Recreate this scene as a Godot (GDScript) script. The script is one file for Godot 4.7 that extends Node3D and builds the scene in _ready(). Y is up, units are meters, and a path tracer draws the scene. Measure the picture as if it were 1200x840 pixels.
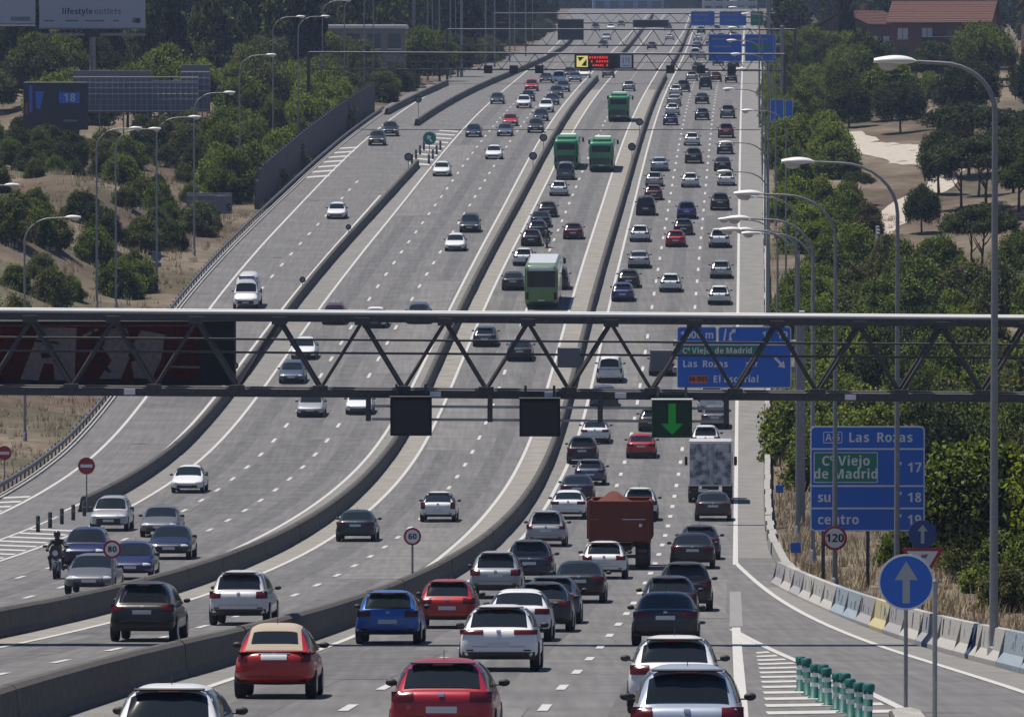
extends Node3D
# A motorway climbing out of a dip, seen from a bridge through a long lens. Metres; z runs away from the camera (negative).

const ROAD_HEIGHT := [3.81,2.89,1.98,1.07,0.04,-1.08,-2.2,-3.24,-4.21,-5.1,-5.92,-6.67,-7.35,-7.93,-8.42,-8.79,-9.02,-9.07,-8.88,-8.36,-7.54,-6.5,-5.35,-4.18,-3.03,-1.93,-0.87,0.17,1.18,2.19,3.22,4.26,5.3,6.31,7.28,8.21,9.09,9.92,10.71,11.46,12.16,12.83,13.47,14.08,14.68,15.25,15.82,16.37,16.91,17.46,17.99,18.52,19.05,19.57,20.08,20.6,21.11,21.62,22.13,22.63,23.13,23.63,24.13,24.63,25.12,25.62,26.11,26.6,27.1,27.59,28.07,28.56,29.05,29.53,30.01,30.49,30.97,31.45,31.92,32.4,32.88,33.36,33.85,34.34,34.83,35.33,35.83,36.33,36.83,37.34,37.85,38.35,38.86,39.36,39.85,40.34,40.82,41.28,41.73,42.17,42.59,42.98,43.36,43.72,44.06,44.38,44.68,44.96,45.23,45.48,45.72,45.95,46.17,46.38,46.58,46.77,46.96,47.14]   # every 20 m from z = -60 southwards into the picture
const LINES := {   # x of each long line every 20 m from z = -60; first and last z
	"r_edge": [-80, -90, -1950, [2.82,3.45,4.07,4.7,5.33,5.96,6.59,7.24,7.88,8.53,9.19,9.85,10.51,11.17,11.83,12.5,13.17,13.84,14.51,15.19,15.86,16.54,17.22,17.9,18.58,19.26,19.94,20.62,21.31,21.99,22.68,23.36,24.04,24.73,25.42,26.1,26.79,27.47,28.16,28.85,29.54,30.22,30.91,31.6,32.29,32.98,33.67,34.36,35.05,35.74,36.43,37.12,37.81,38.5,39.19,39.88,40.57,41.26,41.95,42.65,43.34,44.03,44.72,45.41,46.11,46.8,47.49,48.18,48.88,49.57,50.26,50.96,51.65,52.34,53.04,53.73,54.42,55.11,55.81,56.5,57.19,57.89,58.58,59.27,59.97,60.66,61.35,62.05,62.74,63.43,64.13,64.82,65.51,66.2,66.9]],
	"r_left": [-80, -90, -1950, [-8.99,-8.19,-7.39,-6.59,-5.8,-5,-4.21,-3.33,-2.46,-1.62,-0.83,-0.1,0.58,1.23,1.85,2.44,3.12,3.79,4.46,5.13,5.8,6.46,7.13,7.8,8.47,9.15,9.82,10.49,11.17,11.84,12.52,13.19,13.87,14.54,15.21,15.88,16.55,17.22,17.88,18.55,19.21,19.88,20.56,21.24,21.92,22.6,23.29,23.98,24.67,25.36,26.05,26.74,27.43,28.12,28.8,29.48,30.15,30.81,31.47,32.12,32.76,33.4,34.03,34.66,35.28,35.9,36.51,37.12,37.73,38.34,38.96,39.61,40.26,40.91,41.56,42.21,42.86,43.51,44.16,44.81,45.46,46.12,46.77,47.42,48.07,48.72,49.37,50.02,50.67,51.32,51.97,52.62,53.27,53.92,54.57]],
	"bar3": [-80, -90, -1900, [-10.44,-9.54,-8.63,-7.73,-6.82,-5.9,-4.98,-4.08,-3.21,-2.37,-1.58,-0.85,-0.17,0.48,1.1,1.69,2.29,2.88,3.49,4.11,4.75,5.4,6.07,6.75,7.45,8.14,8.84,9.55,10.26,10.96,11.66,12.36,13.05,13.74,14.42,15.09,15.77,16.44,17.11,17.79,18.46,19.13,19.81,20.49,21.17,21.85,22.54,23.23,23.92,24.61,25.3,25.99,26.68,27.37,28.05,28.73,29.4,30.06,30.72,31.37,32.01,32.65,33.28,33.91,34.53,35.15,35.76,36.37,36.98,37.59,38.19,38.8,39.4,40,40.6,41.2,41.81,42.41,43.01,43.61,44.21,44.81,45.41,46.02,46.62,47.22,47.82,48.42,49.02,49.63,50.23,50.83]],
	"h_right": [-100, -100, -1950, [-10.79,-9.88,-8.98,-8.07,-7.15,-6.23,-5.33,-4.59,-3.99,-3.39,-2.8,-2.19,-1.59,-0.99,-0.37,0.24,0.86,1.49,2.13,2.77,3.42,4.07,4.74,5.4,6.07,6.75,7.43,8.11,8.8,9.48,10.17,10.86,11.55,12.24,12.92,13.61,14.3,14.99,15.68,16.36,17.05,17.74,18.42,19.11,19.8,20.48,21.17,21.86,22.54,23.23,23.92,24.6,25.29,25.97,26.66,27.34,28.02,28.7,29.38,30.06,30.74,31.42,32.09,32.77,33.44,34.11,34.79,35.46,36.13,36.8,37.47,38.14,38.75,39.35,39.95,40.56,41.16,41.76,42.36,42.96,43.56,44.16,44.77,45.37,45.97,46.57,47.17,47.77,48.38,48.98,49.58,50.18,50.78,51.38]],
	"h_left": [-100, -100, -1950, [-17.42,-16.48,-15.54,-14.6,-13.67,-12.73,-11.82,-10.99,-10.22,-9.53,-8.9,-8.32,-7.76,-7.23,-6.7,-6.17,-5.63,-5.08,-4.5,-3.9,-3.26,-2.6,-1.92,-1.22,-0.51,0.22,0.95,1.68,2.41,3.14,3.86,4.57,5.28,5.98,6.67,7.35,8.03,8.7,9.37,10.03,10.69,11.36,12.02,12.69,13.36,14.03,14.71,15.38,16.06,16.74,17.42,18.09,18.77,19.44,20.11,20.78,21.44,22.1,22.75,23.4,24.04,24.68,25.31,25.94,26.56,27.18,27.8,28.42,29.03,29.65,30.26,30.87,31.48,32.09,32.7,33.3,33.91,34.52,35.13,35.74,36.35,36.96,37.57,38.18,38.79,39.4,40.01,40.62,41.23,41.84,42.45,43.06,43.67,44.27]],
	"bar2": [-100, -100, -1900, [-18.56,-17.64,-16.71,-15.79,-14.87,-13.94,-13.03,-12.18,-11.4,-10.71,-10.08,-9.51,-8.98,-8.47,-7.97,-7.47,-6.94,-6.4,-5.83,-5.23,-4.59,-3.94,-3.25,-2.55,-1.84,-1.12,-0.4,0.32,1.05,1.76,2.47,3.18,3.87,4.56,5.24,5.92,6.59,7.26,7.93,8.6,9.26,9.94,10.61,11.29,11.97,12.66,13.36,14.05,14.75,15.44,16.13,16.82,17.5,18.17,18.83,19.48,20.12,20.75,21.37,21.99,22.6,23.2,23.79,24.38,24.96,25.55,26.12,26.7,27.27,27.84,28.41,28.97,29.54,30.11,30.68,31.25,31.82,32.38,32.95,33.52,34.09,34.66,35.23,35.79,36.36,36.93,37.5,38.07,38.64,39.2,39.77]],
	"l_right": [-100, -100, -1950, [-19.66,-18.74,-17.81,-16.89,-16.16,-15.53,-14.89,-14.26,-13.63,-13,-12.37,-11.73,-11.1,-10.47,-9.84,-9.2,-8.56,-7.91,-7.26,-6.6,-5.94,-5.28,-4.61,-3.94,-3.27,-2.6,-1.93,-1.25,-0.58,0.09,0.76,1.42,2.09,2.75,3.41,4.07,4.72,5.37,6.02,6.67,7.32,7.96,8.6,9.24,9.88,10.52,11.16,11.79,12.43,13.06,13.69,14.32,14.95,15.57,16.2,16.82,17.44,18.06,18.67,19.29,19.9,20.51,21.12,21.72,22.33,22.93,23.54,24.14,24.74,25.34,25.94,26.54,27.14,27.74,28.34,28.94,29.54,30.14,30.74,31.34,31.94,32.54,33.14,33.74,34.34,34.94,35.54,36.14,36.74,37.34,37.94,38.54,39.14,39.74]],
	"l_left": [-100, -100, -1950, [-25.19,-24.79,-24.4,-24,-23.61,-23.21,-22.82,-22.42,-22.02,-21.63,-21.23,-20.83,-20.42,-19.99,-19.54,-19.06,-18.55,-18,-17.42,-16.8,-16.16,-15.49,-14.81,-14.11,-13.4,-12.69,-11.96,-11.24,-10.51,-9.79,-9.08,-8.37,-7.68,-7,-6.33,-5.67,-5.03,-4.39,-3.77,-3.15,-2.54,-1.94,-1.35,-0.76,-0.18,0.39,0.95,1.51,2.05,2.59,3.12,3.64,4.15,4.64,5.14,5.62,6.09,6.56,7.02,7.47,7.92,8.36,8.79,9.22,9.65,10.07,10.49,10.91,11.32,11.73,12.14,12.55,12.96,13.37,13.78,14.19,14.6,15.01,15.42,15.82,16.23,16.64,17.05,17.46,17.87,18.28,18.69,19.1,19.5,19.91,20.32,20.73,21.14,21.55]],
	"bar1": [-340, -351, -716, [-22.04,-21.57,-21.09,-20.61,-20.12,-19.61,-19.07,-18.51,-17.91,-17.28,-16.61,-15.9,-15.16,-14.39,-13.6,-12.79,-11.97,-11.15,-10.32,-9.49]],
	"bar1b": [-800, -807, -1544, [-11.37,-10.47,-9.57,-8.66,-7.74,-6.8,-5.84,-4.86,-3.85,-2.82,-1.78,-0.73,0.3,1.31,2.3,3.26,4.18,5.05,5.88,6.66,7.4,8.09,8.74,9.35,9.92,10.45,10.95,11.41,11.84,12.25,12.63,13,13.34,13.67,13.99,14.29,14.59,14.89,15.19]],
	"c_right": [-360, -362, -679, [-22.96,-22.44,-21.92,-21.39,-20.84,-20.27,-19.67,-19.04,-18.39,-17.7,-16.99,-16.27,-15.54,-14.79,-14.05,-13.3,-12.55]],
	"c_left": [-340, -348, -945, [-26.31,-26.09,-25.88,-25.65,-25.42,-25.16,-24.89,-24.59,-24.26,-23.89,-23.49,-23.04,-22.55,-22.03,-21.47,-20.88,-20.27,-19.63,-18.99,-18.33,-17.67,-17,-16.33,-15.65,-14.97,-14.28,-13.6,-12.9,-12.21,-11.51,-10.81,-10.11]],
	"c_mid": [-500, -509, -688, [-23.34,-22.51,-21.68,-20.85,-20.02,-19.19,-18.36,-17.53,-16.7,-15.87,-15.03]],
	"rail": [-360, -367, -855, [-28,-27.89,-27.78,-27.64,-27.49,-27.31,-27.09,-26.83,-26.52,-26.15,-25.72,-25.23,-24.69,-24.1,-23.47,-22.8,-22.1,-21.4,-20.68,-19.96,-19.25,-18.54,-17.83,-17.13,-16.43,-15.73]],
	"bar0": [-840, -843, -984, [-15.26,-14.33,-13.4,-12.48,-11.55,-10.62,-9.7,-8.77,-7.85]],
	"ramp_right": [-120, -140, -286, [10.89,10.57,10.25,9.92,9.61,9.4,9.29,9.28,9.31,9.36]],
	"jersey": [-140, -144, -257, [12.18,11.7,11.21,10.76,10.36,10.01,9.68]],
	"rwall": [-240, -254, -588, [9.55,10.23,10.9,11.58,12.25,12.93,13.61,14.29,14.97,15.66,16.34,17.04,17.73,18.43,19.13,19.83,20.53,21.23,21.93]],
	"gore_right": [-120, -127, -201, [7.64,7.35,7.07,6.79,6.51,6.23]],
	"edge_l": [-300, -306, -1737, [-30.15,-29.42,-28.76,-28.23,-27.86,-27.61,-27.44,-27.32,-27.22,-27.11,-26.97,-26.76,-26.46,-26.04,-25.53,-24.94,-24.26,-23.53,-22.76,-21.98,-21.22,-20.49,-19.82,-19.19,-18.62,-18.08,-17.57,-17.07,-16.55,-15.99,-15.37,-14.69,-13.92,-13.08,-12.17,-11.19,-10.17,-9.13,-8.08,-7.03,-5.98,-4.96,-3.97,-3,-2.07,-1.17,-0.3,0.52,1.31,2.07,2.79,3.47,4.12,4.74,5.33,5.89,6.43,6.93,7.41,7.87,8.31,8.73,9.13,9.51,9.87,10.23,10.57,10.9,11.22,11.54,11.85,12.16,12.46]],
	"edge_r": [-140, -140, -1645, [12,11.5,11.03,10.66,10.42,10.38,10.54,10.88,11.37,11.97,12.63,13.34,14.08,14.82,15.57,16.32,17.07,17.81,18.54,19.27,20,20.72,21.44,22.15,22.87,23.58,24.29,25,25.7,26.41,27.12,27.83,28.53,29.24,29.95,30.66,31.36,32.07,32.78,33.48,34.19,34.9,35.6,36.31,37.01,37.72,38.43,39.13,39.84,40.54,41.25,41.95,42.66,43.37,44.07,44.78,45.49,46.19,46.9,47.61,48.32,49.03,49.74,50.45,51.15,51.86,52.57,53.28,53.99,54.7,55.41,56.12,56.83,57.55,58.26,58.97,59.68]],
}
# kind, paint, x, z, turn in degrees, coming towards the camera, name, label, category
const VEHICLES := [
	["suv","ice",2.78,-107.5,-1.80,0,"sport_utility_car","pale silver-blue sport utility car, first vehicle up the right lane of the right carriageway","car"],
	["hatch","white",3.11,-129.8,-1.80,0,"hatchback_car","white hatchback, second vehicle up the right lane of the right carriageway","car"],
	["sedan","navyblack",4.19,-184.9,-1.82,0,"saloon_car","navy-black saloon car, third vehicle up the right lane of the right carriageway","car"],
	["hatch","darkblue",4.85,-209.2,-1.84,0,"hatchback_car","dark blue hatchback, fourth vehicle up the right lane of the right carriageway","car"],
	["mpv","black",5.69,-223.7,-1.85,0,"people_carrier","black people carrier, fifth vehicle up the right lane of the right carriageway","car"],
	["sedan","black",7.37,-277.5,-1.88,0,"saloon_car","black saloon car, sixth vehicle up the right lane of the right carriageway","car"],
	["hatch","darkblue",7.98,-289.6,-1.88,0,"hatchback_car","dark blue hatchback, seventh vehicle up the right lane of the right carriageway","car"],
	["sedan","graphite",10.08,-341.2,-1.90,0,"saloon_car","dark grey saloon car, eighth vehicle up the right lane of the right carriageway","car"],
	["boxtruck","print",10.65,-365.3,-1.91,0,"box_lorry","box lorry with grey printed rear doors in the right lane","lorry"],
	["suv","white",11.91,-419.1,-1.92,0,"sport_utility_car","white sport utility car, tenth vehicle up the right lane of the right carriageway","car"],
	["sedan","grey",13.11,-440.1,-1.93,0,"saloon_car","grey saloon car, eleventh vehicle up the right lane of the right carriageway","car"],
	["smallvan","white",13.27,-453.2,-1.93,0,"small_van","white small van, twelfth vehicle up the right lane of the right carriageway","van"],
	["hatch","white",16.35,-538.0,-1.95,0,"hatchback_car","white hatchback, thirteenth vehicle up the right lane of the right carriageway","car"],
	["hatch","silver",17.27,-563.9,-1.95,0,"hatchback_car","silver hatchback, fourteenth vehicle up the right lane of the right carriageway","car"],
	["suv","white",18.20,-599.0,-1.95,0,"sport_utility_car","white sport utility car, fifteenth vehicle up the right lane of the right carriageway","car"],
	["suv","black",19.80,-649.2,-1.96,0,"sport_utility_car","black sport utility car, sixteenth vehicle up the right lane of the right carriageway","car"],
	["hatch","white",21.53,-686.2,-1.96,0,"hatchback_car","white hatchback, seventeenth vehicle up the right lane of the right carriageway","car"],
	["sedan","black",21.93,-710.7,-1.96,0,"saloon_car","black saloon car, eighteenth vehicle up the right lane of the right carriageway","car"],
	["hatch","darkblue",23.18,-742.2,-1.96,0,"hatchback_car","dark blue hatchback, nineteenth vehicle up the right lane of the right carriageway","car"],
	["suv","darkred",24.40,-778.0,-1.96,0,"sport_utility_car","dark red sport utility car, twentieth vehicle up the right lane of the right carriageway","car"],
	["suv","grey",26.29,-831.8,-1.97,0,"sport_utility_car","grey sport utility car, twenty first vehicle up the right lane of the right carriageway","car"],
	["hatch","graphite",31.82,-991.4,-1.97,0,"hatchback_car","dark grey hatchback, twenty second vehicle up the right lane of the right carriageway","car"],
	["sedan","black",35.50,-1093.2,-1.98,0,"saloon_car","black saloon car, twenty third vehicle up the right lane of the right carriageway","car"],
	["seat","crimson",-1.12,-116.2,-1.80,0,"hatchback_car","crimson red hatchback cut off by the bottom edge, left of the white crossover","car"],
	["cuv","white",-0.24,-158.5,-1.80,0,"crossover_car","white crossover car with sloping rear glass behind the crimson hatchback","car"],
	["sedan","white",0.24,-189.3,-1.82,0,"saloon_car","white saloon car, third vehicle up the middle lane of the right carriageway","car"],
	["hatch","navyblack",0.93,-199.6,-1.83,0,"hatchback_car","navy-black hatchback, fourth vehicle up the middle lane of the right carriageway","car"],
	["hatch","slateblue",1.26,-209.2,-1.84,0,"hatchback_car","slate blue hatchback, fifth vehicle up the middle lane of the right carriageway","car"],
	["sedan","black",2.34,-233.9,-1.85,0,"saloon_car","black saloon car, sixth vehicle up the middle lane of the right carriageway","car"],
	["hatch","white",3.60,-263.9,-1.87,0,"hatchback_car","white hatchback, seventh vehicle up the middle lane of the right carriageway","car"],
	["dumptruck","rust",4.45,-277.9,-1.88,0,"tipper_lorry","rusty red tipper lorry with heaped load in the middle lane","lorry"],
	["suv","white",6.41,-341.1,-1.90,0,"sport_utility_car","white sport utility car, ninth vehicle up the middle lane of the right carriageway","car"],
	["sedan","red",7.88,-414.1,-1.92,0,"saloon_car","red saloon car, tenth vehicle up the middle lane of the right carriageway","car"],
	["hatch","graphite",9.03,-437.6,-1.93,0,"hatchback_car","dark grey hatchback, eleventh vehicle up the middle lane of the right carriageway","car"],
	["sedan","grey",10.58,-480.6,-1.94,0,"saloon_car","grey saloon car, twelfth vehicle up the middle lane of the right carriageway","car"],
	["hatch","white",12.79,-550.1,-1.95,0,"hatchback_car","white hatchback, thirteenth vehicle up the middle lane of the right carriageway","car"],
	["hatch","red",14.40,-599.8,-1.95,0,"hatchback_car","red hatchback, fourteenth vehicle up the middle lane of the right carriageway","car"],
	["hatch","navyblack",15.45,-615.0,-1.95,0,"hatchback_car","navy-black hatchback, fifteenth vehicle up the middle lane of the right carriageway","car"],
	["mpv","violetblue",16.32,-637.1,-1.96,0,"people_carrier","violet-blue people carrier, sixteenth vehicle up the middle lane of the right carriageway","car"],
	["hatch","white",17.85,-683.5,-1.96,0,"hatchback_car","white hatchback, seventeenth vehicle up the middle lane of the right carriageway","car"],
	["suv","black",19.28,-724.3,-1.96,0,"sport_utility_car","black sport utility car, eighteenth vehicle up the middle lane of the right carriageway","car"],
	["hatch","white",20.04,-760.1,-1.96,0,"hatchback_car","white hatchback, nineteenth vehicle up the middle lane of the right carriageway","car"],
	["hatch","darkgreen",23.02,-826.2,-1.97,0,"hatchback_car","dark green hatchback, twentieth vehicle up the middle lane of the right carriageway","car"],
	["sedan","black",24.62,-884.0,-1.97,0,"saloon_car","black saloon car, twenty first vehicle up the middle lane of the right carriageway","car"],
	["smallvan","black",27.00,-952.2,-1.97,0,"small_van","black small van, twenty second vehicle up the middle lane of the right carriageway","van"],
	["hatch","darkred",29.75,-996.7,-1.97,0,"hatchback_car","dark red hatchback, twenty third vehicle up the middle lane of the right carriageway","car"],
	["hatch","silver",28.91,-1024.3,-1.97,0,"hatchback_car","silver hatchback, twenty fourth vehicle up the middle lane of the right carriageway","car"],
	["suv","graphite",33.67,-1114.0,-1.98,0,"sport_utility_car","dark grey sport utility car, twenty fifth vehicle up the middle lane of the right carriageway","car"],
	["fiat","red",-4.71,-137.8,-1.80,0,"soft_top_car","small red car with a tan soft top beside the concrete barrier","car"],
	["hatch","white",-5.16,-104.8,-1.80,0,"hatchback_car","white hatchback, first vehicle up the left lane of the right carriageway","car"],
	["hatch","blue",-3.31,-186.3,-1.82,0,"hatchback_car","bright blue hatchback, third vehicle up the left lane of the right carriageway","car"],
	["hatch","red",-1.86,-203.5,-1.83,0,"hatchback_car","red hatchback, fourth vehicle up the left lane of the right carriageway","car"],
	["suv","silver",-0.51,-239.1,-1.86,0,"sport_utility_car","silver sport utility car, fifth vehicle up the left lane of the right carriageway","car"],
	["mpv","darkblue",0.72,-259.6,-1.87,0,"people_carrier","dark blue people carrier, sixth vehicle up the left lane of the right carriageway","car"],
	["mpv","silver",1.58,-307.1,-1.89,0,"people_carrier","silver people carrier, seventh vehicle up the left lane of the right carriageway","car"],
	["sedan","white",2.88,-343.4,-1.90,0,"saloon_car","white saloon car, eighth vehicle up the left lane of the right carriageway","car"],
	["sedan","darkblue",3.52,-364.9,-1.91,0,"saloon_car","dark blue saloon car, ninth vehicle up the left lane of the right carriageway","car"],
	["hatch","slateblue",4.43,-385.0,-1.91,0,"hatchback_car","slate blue hatchback, tenth vehicle up the left lane of the right carriageway","car"],
	["suv","navyblack",4.24,-408.1,-1.92,0,"sport_utility_car","navy-black sport utility car, eleventh vehicle up the left lane of the right carriageway","car"],
	["sedan","white",5.24,-427.6,-1.93,0,"saloon_car","white saloon car, twelfth vehicle up the left lane of the right carriageway","car"],
	["sedan","slateblue",6.16,-456.1,-1.93,0,"saloon_car","slate blue saloon car, thirteenth vehicle up the left lane of the right carriageway","car"],
	["smallvan","white",6.84,-475.2,-1.94,0,"small_van","white small van, fourteenth vehicle up the left lane of the right carriageway","van"],
	["hatch","blueviolet",8.80,-541.1,-1.95,0,"hatchback_car","medium blue hatchback, fifteenth vehicle up the left lane of the right carriageway","car"],
	["hatch","black",9.50,-554.4,-1.95,0,"hatchback_car","black hatchback, sixteenth vehicle up the left lane of the right carriageway","car"],
	["sedan","silver",10.72,-575.3,-1.95,0,"saloon_car","silver saloon car, seventeenth vehicle up the left lane of the right carriageway","car"],
	["hatch","white",11.37,-606.2,-1.95,0,"hatchback_car","white hatchback, eighteenth vehicle up the left lane of the right carriageway","car"],
	["smallvan","black",12.60,-641.9,-1.96,0,"small_van","black small van, nineteenth vehicle up the left lane of the right carriageway","van"],
	["hatch","darkred",13.77,-664.0,-1.96,0,"hatchback_car","dark red hatchback, twentieth vehicle up the left lane of the right carriageway","car"],
	["hatch","silver",14.29,-684.9,-1.96,0,"hatchback_car","silver hatchback, twenty first vehicle up the left lane of the right carriageway","car"],
	["sedan","ice",15.36,-710.7,-1.96,0,"saloon_car","pale silver-blue saloon car, twenty second vehicle up the left lane of the right carriageway","car"],
	["hatch","violetblue",18.85,-811.1,-1.97,0,"hatchback_car","violet-blue hatchback, twenty third vehicle up the left lane of the right carriageway","car"],
	["hatch","white",19.79,-842.5,-1.97,0,"hatchback_car","white hatchback, twenty fourth vehicle up the left lane of the right carriageway","car"],
	["sedan","silver",20.82,-877.1,-1.97,0,"saloon_car","silver saloon car, twenty fifth vehicle up the left lane of the right carriageway","car"],
	["hatch","white",22.10,-921.6,-1.97,0,"hatchback_car","white hatchback, twenty sixth vehicle up the left lane of the right carriageway","car"],
	["suv","black",23.57,-938.8,-1.97,0,"sport_utility_car","black sport utility car, twenty seventh vehicle up the left lane of the right carriageway","car"],
	["hatch","silver",26.41,-1002.0,-1.97,0,"hatchback_car","silver hatchback, twenty eighth vehicle up the left lane of the right carriageway","car"],
	["sedan","black",29.05,-1066.9,-1.98,0,"saloon_car","black saloon car, twenty ninth vehicle up the left lane of the right carriageway","car"],
	["hatch","silver",32.35,-1166.9,-1.98,0,"hatchback_car","silver hatchback, thirtieth vehicle up the left lane of the right carriageway","car"],
	["smallvan","white",31.77,-1183.4,-1.98,0,"small_van","white small van, thirty first vehicle up the left lane of the right carriageway","van"],
	["suv","black",35.68,-1200.3,-1.98,0,"sport_utility_car","black sport utility car, twenty sixth vehicle up the middle lane of the right carriageway","car"],
	["hatch","darkred",39.35,-1235.6,-1.98,0,"hatchback_car","dark red hatchback, twenty fourth vehicle up the right lane of the right carriageway","car"],
	["sedan","slateblue",34.53,-1274.1,-1.98,0,"saloon_car","slate blue saloon car, thirty second vehicle up the left lane of the right carriageway","car"],
	["hatch","graphite",38.58,-1325.8,-1.98,0,"hatchback_car","dark grey hatchback, twenty seventh vehicle up the middle lane of the right carriageway","car"],
	["sedan","white",37.65,-1383.1,-1.98,0,"saloon_car","white saloon car, thirty third vehicle up the left lane of the right carriageway","car"],
	["hatch","black",42.67,-1394.9,-1.98,0,"hatchback_car","black hatchback, twenty eighth vehicle up the middle lane of the right carriageway","car"],
	["hatch","silver",46.09,-1419.7,-1.98,0,"hatchback_car","silver hatchback, twenty fifth vehicle up the right lane of the right carriageway","car"],
	["suv","black",41.22,-1486.9,-1.98,0,"sport_utility_car","black sport utility car, thirty fourth vehicle up the left lane of the right carriageway","car"],
	["hatch","black",45.88,-1531.0,-1.98,0,"hatchback_car","black hatchback, twenty ninth vehicle up the middle lane of the right carriageway","car"],
	["sedan","graphite",50.60,-1546.8,-1.98,0,"saloon_car","dark grey saloon car, twenty sixth vehicle up the right lane of the right carriageway","car"],
	["hatch","white",46.80,-1629.7,-1.98,0,"hatchback_car","white hatchback, thirty fifth vehicle up the left lane of the right carriageway","car"],
	["hatch","black",51.98,-1665.4,-1.98,0,"hatchback_car","black hatchback, thirtieth vehicle up the middle lane of the right carriageway","car"],
	["suv","darkolive",-10.07,-189.2,-2.64,0,"sport_utility_car","dark olive-black sport utility car, first vehicle up the left lane of the central bus lanes","car"],
	["suv","pearl",-8.16,-207.5,-2.58,0,"sport_utility_car","pearl white sport utility car, first vehicle up the right lane of the central bus lanes","car"],
	["sedan","darkteal",-7.11,-314.0,-1.69,0,"saloon_car","dark teal saloon car, second vehicle up the left lane of the central bus lanes","car"],
	["liftback","white",-3.62,-339.9,-1.64,0,"liftback_car","white liftback car in the bus lanes left of the silver people carrier","car"],
	["sedan","graphite",0.61,-491.5,-1.84,0,"saloon_car","dark grey saloon car, third vehicle up the right lane of the central bus lanes","car"],
	["hatch","slateblue",-1.95,-502.5,-1.86,0,"hatchback_car","slate blue hatchback, third vehicle up the left lane of the central bus lanes","car"],
	["coach","coachgreen",2.49,-538.3,-1.94,0,"coach_bus","green and white coach just above the near gantry","bus"],
	["sedan","graphite",0.14,-552.1,-1.96,0,"saloon_car","dark grey saloon car, fourth vehicle up the left lane of the central bus lanes","car"],
	["smallvan","graphite",3.73,-552.8,-1.96,0,"small_van","dark grey small van, fifth vehicle up the right lane of the central bus lanes","van"],
	["hatch","white",1.01,-577.8,-1.99,0,"hatchback_car","white hatchback, fifth vehicle up the left lane of the central bus lanes","car"],
	["hatch","navyblack",1.73,-600.9,-2.01,0,"hatchback_car","navy-black hatchback, seventh vehicle up the left lane of the central bus lanes","car"],
	["hatch","darkblue",2.30,-612.8,-2.02,0,"hatchback_car","dark blue hatchback, eighth vehicle up the left lane of the central bus lanes","car"],
	["sedan","navyblack",2.66,-625.5,-2.02,0,"saloon_car","navy-black saloon car, ninth vehicle up the left lane of the central bus lanes","car"],
	["hatch","black",3.36,-639.3,-2.02,0,"hatchback_car","black hatchback, tenth vehicle up the left lane of the central bus lanes","car"],
	["hatch","darkred",5.49,-609.5,-2.02,0,"hatchback_car","dark red hatchback, sixth vehicle up the right lane of the central bus lanes","car"],
	["hatch","white",4.61,-670.3,-2.02,0,"hatchback_car","white hatchback, eleventh vehicle up the left lane of the central bus lanes","car"],
	["smallvan","grey",5.48,-696.0,-2.01,0,"small_van","grey small van, twelfth vehicle up the left lane of the central bus lanes","van"],
	["bus","busgreen",5.83,-717.3,-2.00,0,"city_bus","green single-deck bus, thirteenth vehicle up the left lane of the central bus lanes","bus"],
	["bus","busgreen",9.44,-712.8,-2.01,0,"city_bus","green single-deck bus, seventh vehicle up the right lane of the central bus lanes","bus"],
	["bus","busgreen",12.98,-824.9,-1.95,0,"city_bus","green single-deck bus, eighth vehicle up the right lane of the central bus lanes","bus"],
	["hatch","silver",16.14,-942.9,-1.94,0,"hatchback_car","silver hatchback, ninth vehicle up the right lane of the central bus lanes","car"],
	["sedan","grey",14.46,-1024.6,-1.95,0,"saloon_car","grey saloon car, fourteenth vehicle up the left lane of the central bus lanes","car"],
	["sedan","white",32.23,-1395.2,-1.85,0,"saloon_car","white saloon car, tenth vehicle up the right lane of the central bus lanes","car"],
	["hatch","graphite",26.09,-1273.8,-1.90,0,"hatchback_car","dark grey hatchback, fifteenth vehicle up the left lane of the central bus lanes","car"],
	["suv","grey",35.34,-1546.7,-1.74,0,"sport_utility_car","grey sport utility car, eleventh vehicle up the right lane of the central bus lanes","car"],
	["moto","black",3.06,-597.8,-2.01,0,"motorcycle","rider on a motorcycle amid dark cars beyond the coach","motorcycle"],
	["sedan","grey",-15.01,-244.6,-1.47,1,"saloon_car","grey saloon car, first vehicle up the right lane of the oncoming left carriageway","car"],
	["suv","royalblue",-17.30,-277.4,-1.47,1,"sport_utility_car","deep blue sport utility car, second vehicle up the middle lane of the oncoming left carriageway","car"],
	["hatch","royalblue",-14.61,-262.8,-1.47,1,"hatchback_car","deep blue hatchback, second vehicle up the right lane of the oncoming left carriageway","car"],
	["suv","silver",-19.23,-327.5,-1.49,1,"sport_utility_car","silver sport utility car, first vehicle up the left lane of the oncoming left carriageway","car"],
	["sedan","grey",-16.42,-319.8,-1.49,1,"saloon_car","grey saloon car, third vehicle up the middle lane of the oncoming left carriageway","car"],
	["sedan","darkblue",-14.45,-289.9,-1.47,1,"saloon_car","dark blue saloon car, third vehicle up the right lane of the oncoming left carriageway","car"],
	["liftback","white",-17.79,-376.1,-1.57,1,"liftback_car","white liftback car, second vehicle up the left lane of the oncoming left carriageway","car"],
	["hatch","silver",-13.21,-449.1,-1.76,1,"hatchback_car","silver hatchback, fourth vehicle up the middle lane of the oncoming left carriageway","car"],
	["hatch","slateblue",-15.25,-474.4,-1.83,1,"hatchback_car","slate blue hatchback, third vehicle up the left lane of the oncoming left carriageway","car"],
	["hatch","white",-14.97,-492.5,-1.87,1,"hatchback_car","white hatchback, fourth vehicle up the left lane of the oncoming left carriageway","car"],
	["hatch","darkred",-13.54,-520.6,-1.92,1,"hatchback_car","dark red hatchback, fifth vehicle up the left lane of the oncoming left carriageway","car"],
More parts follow.
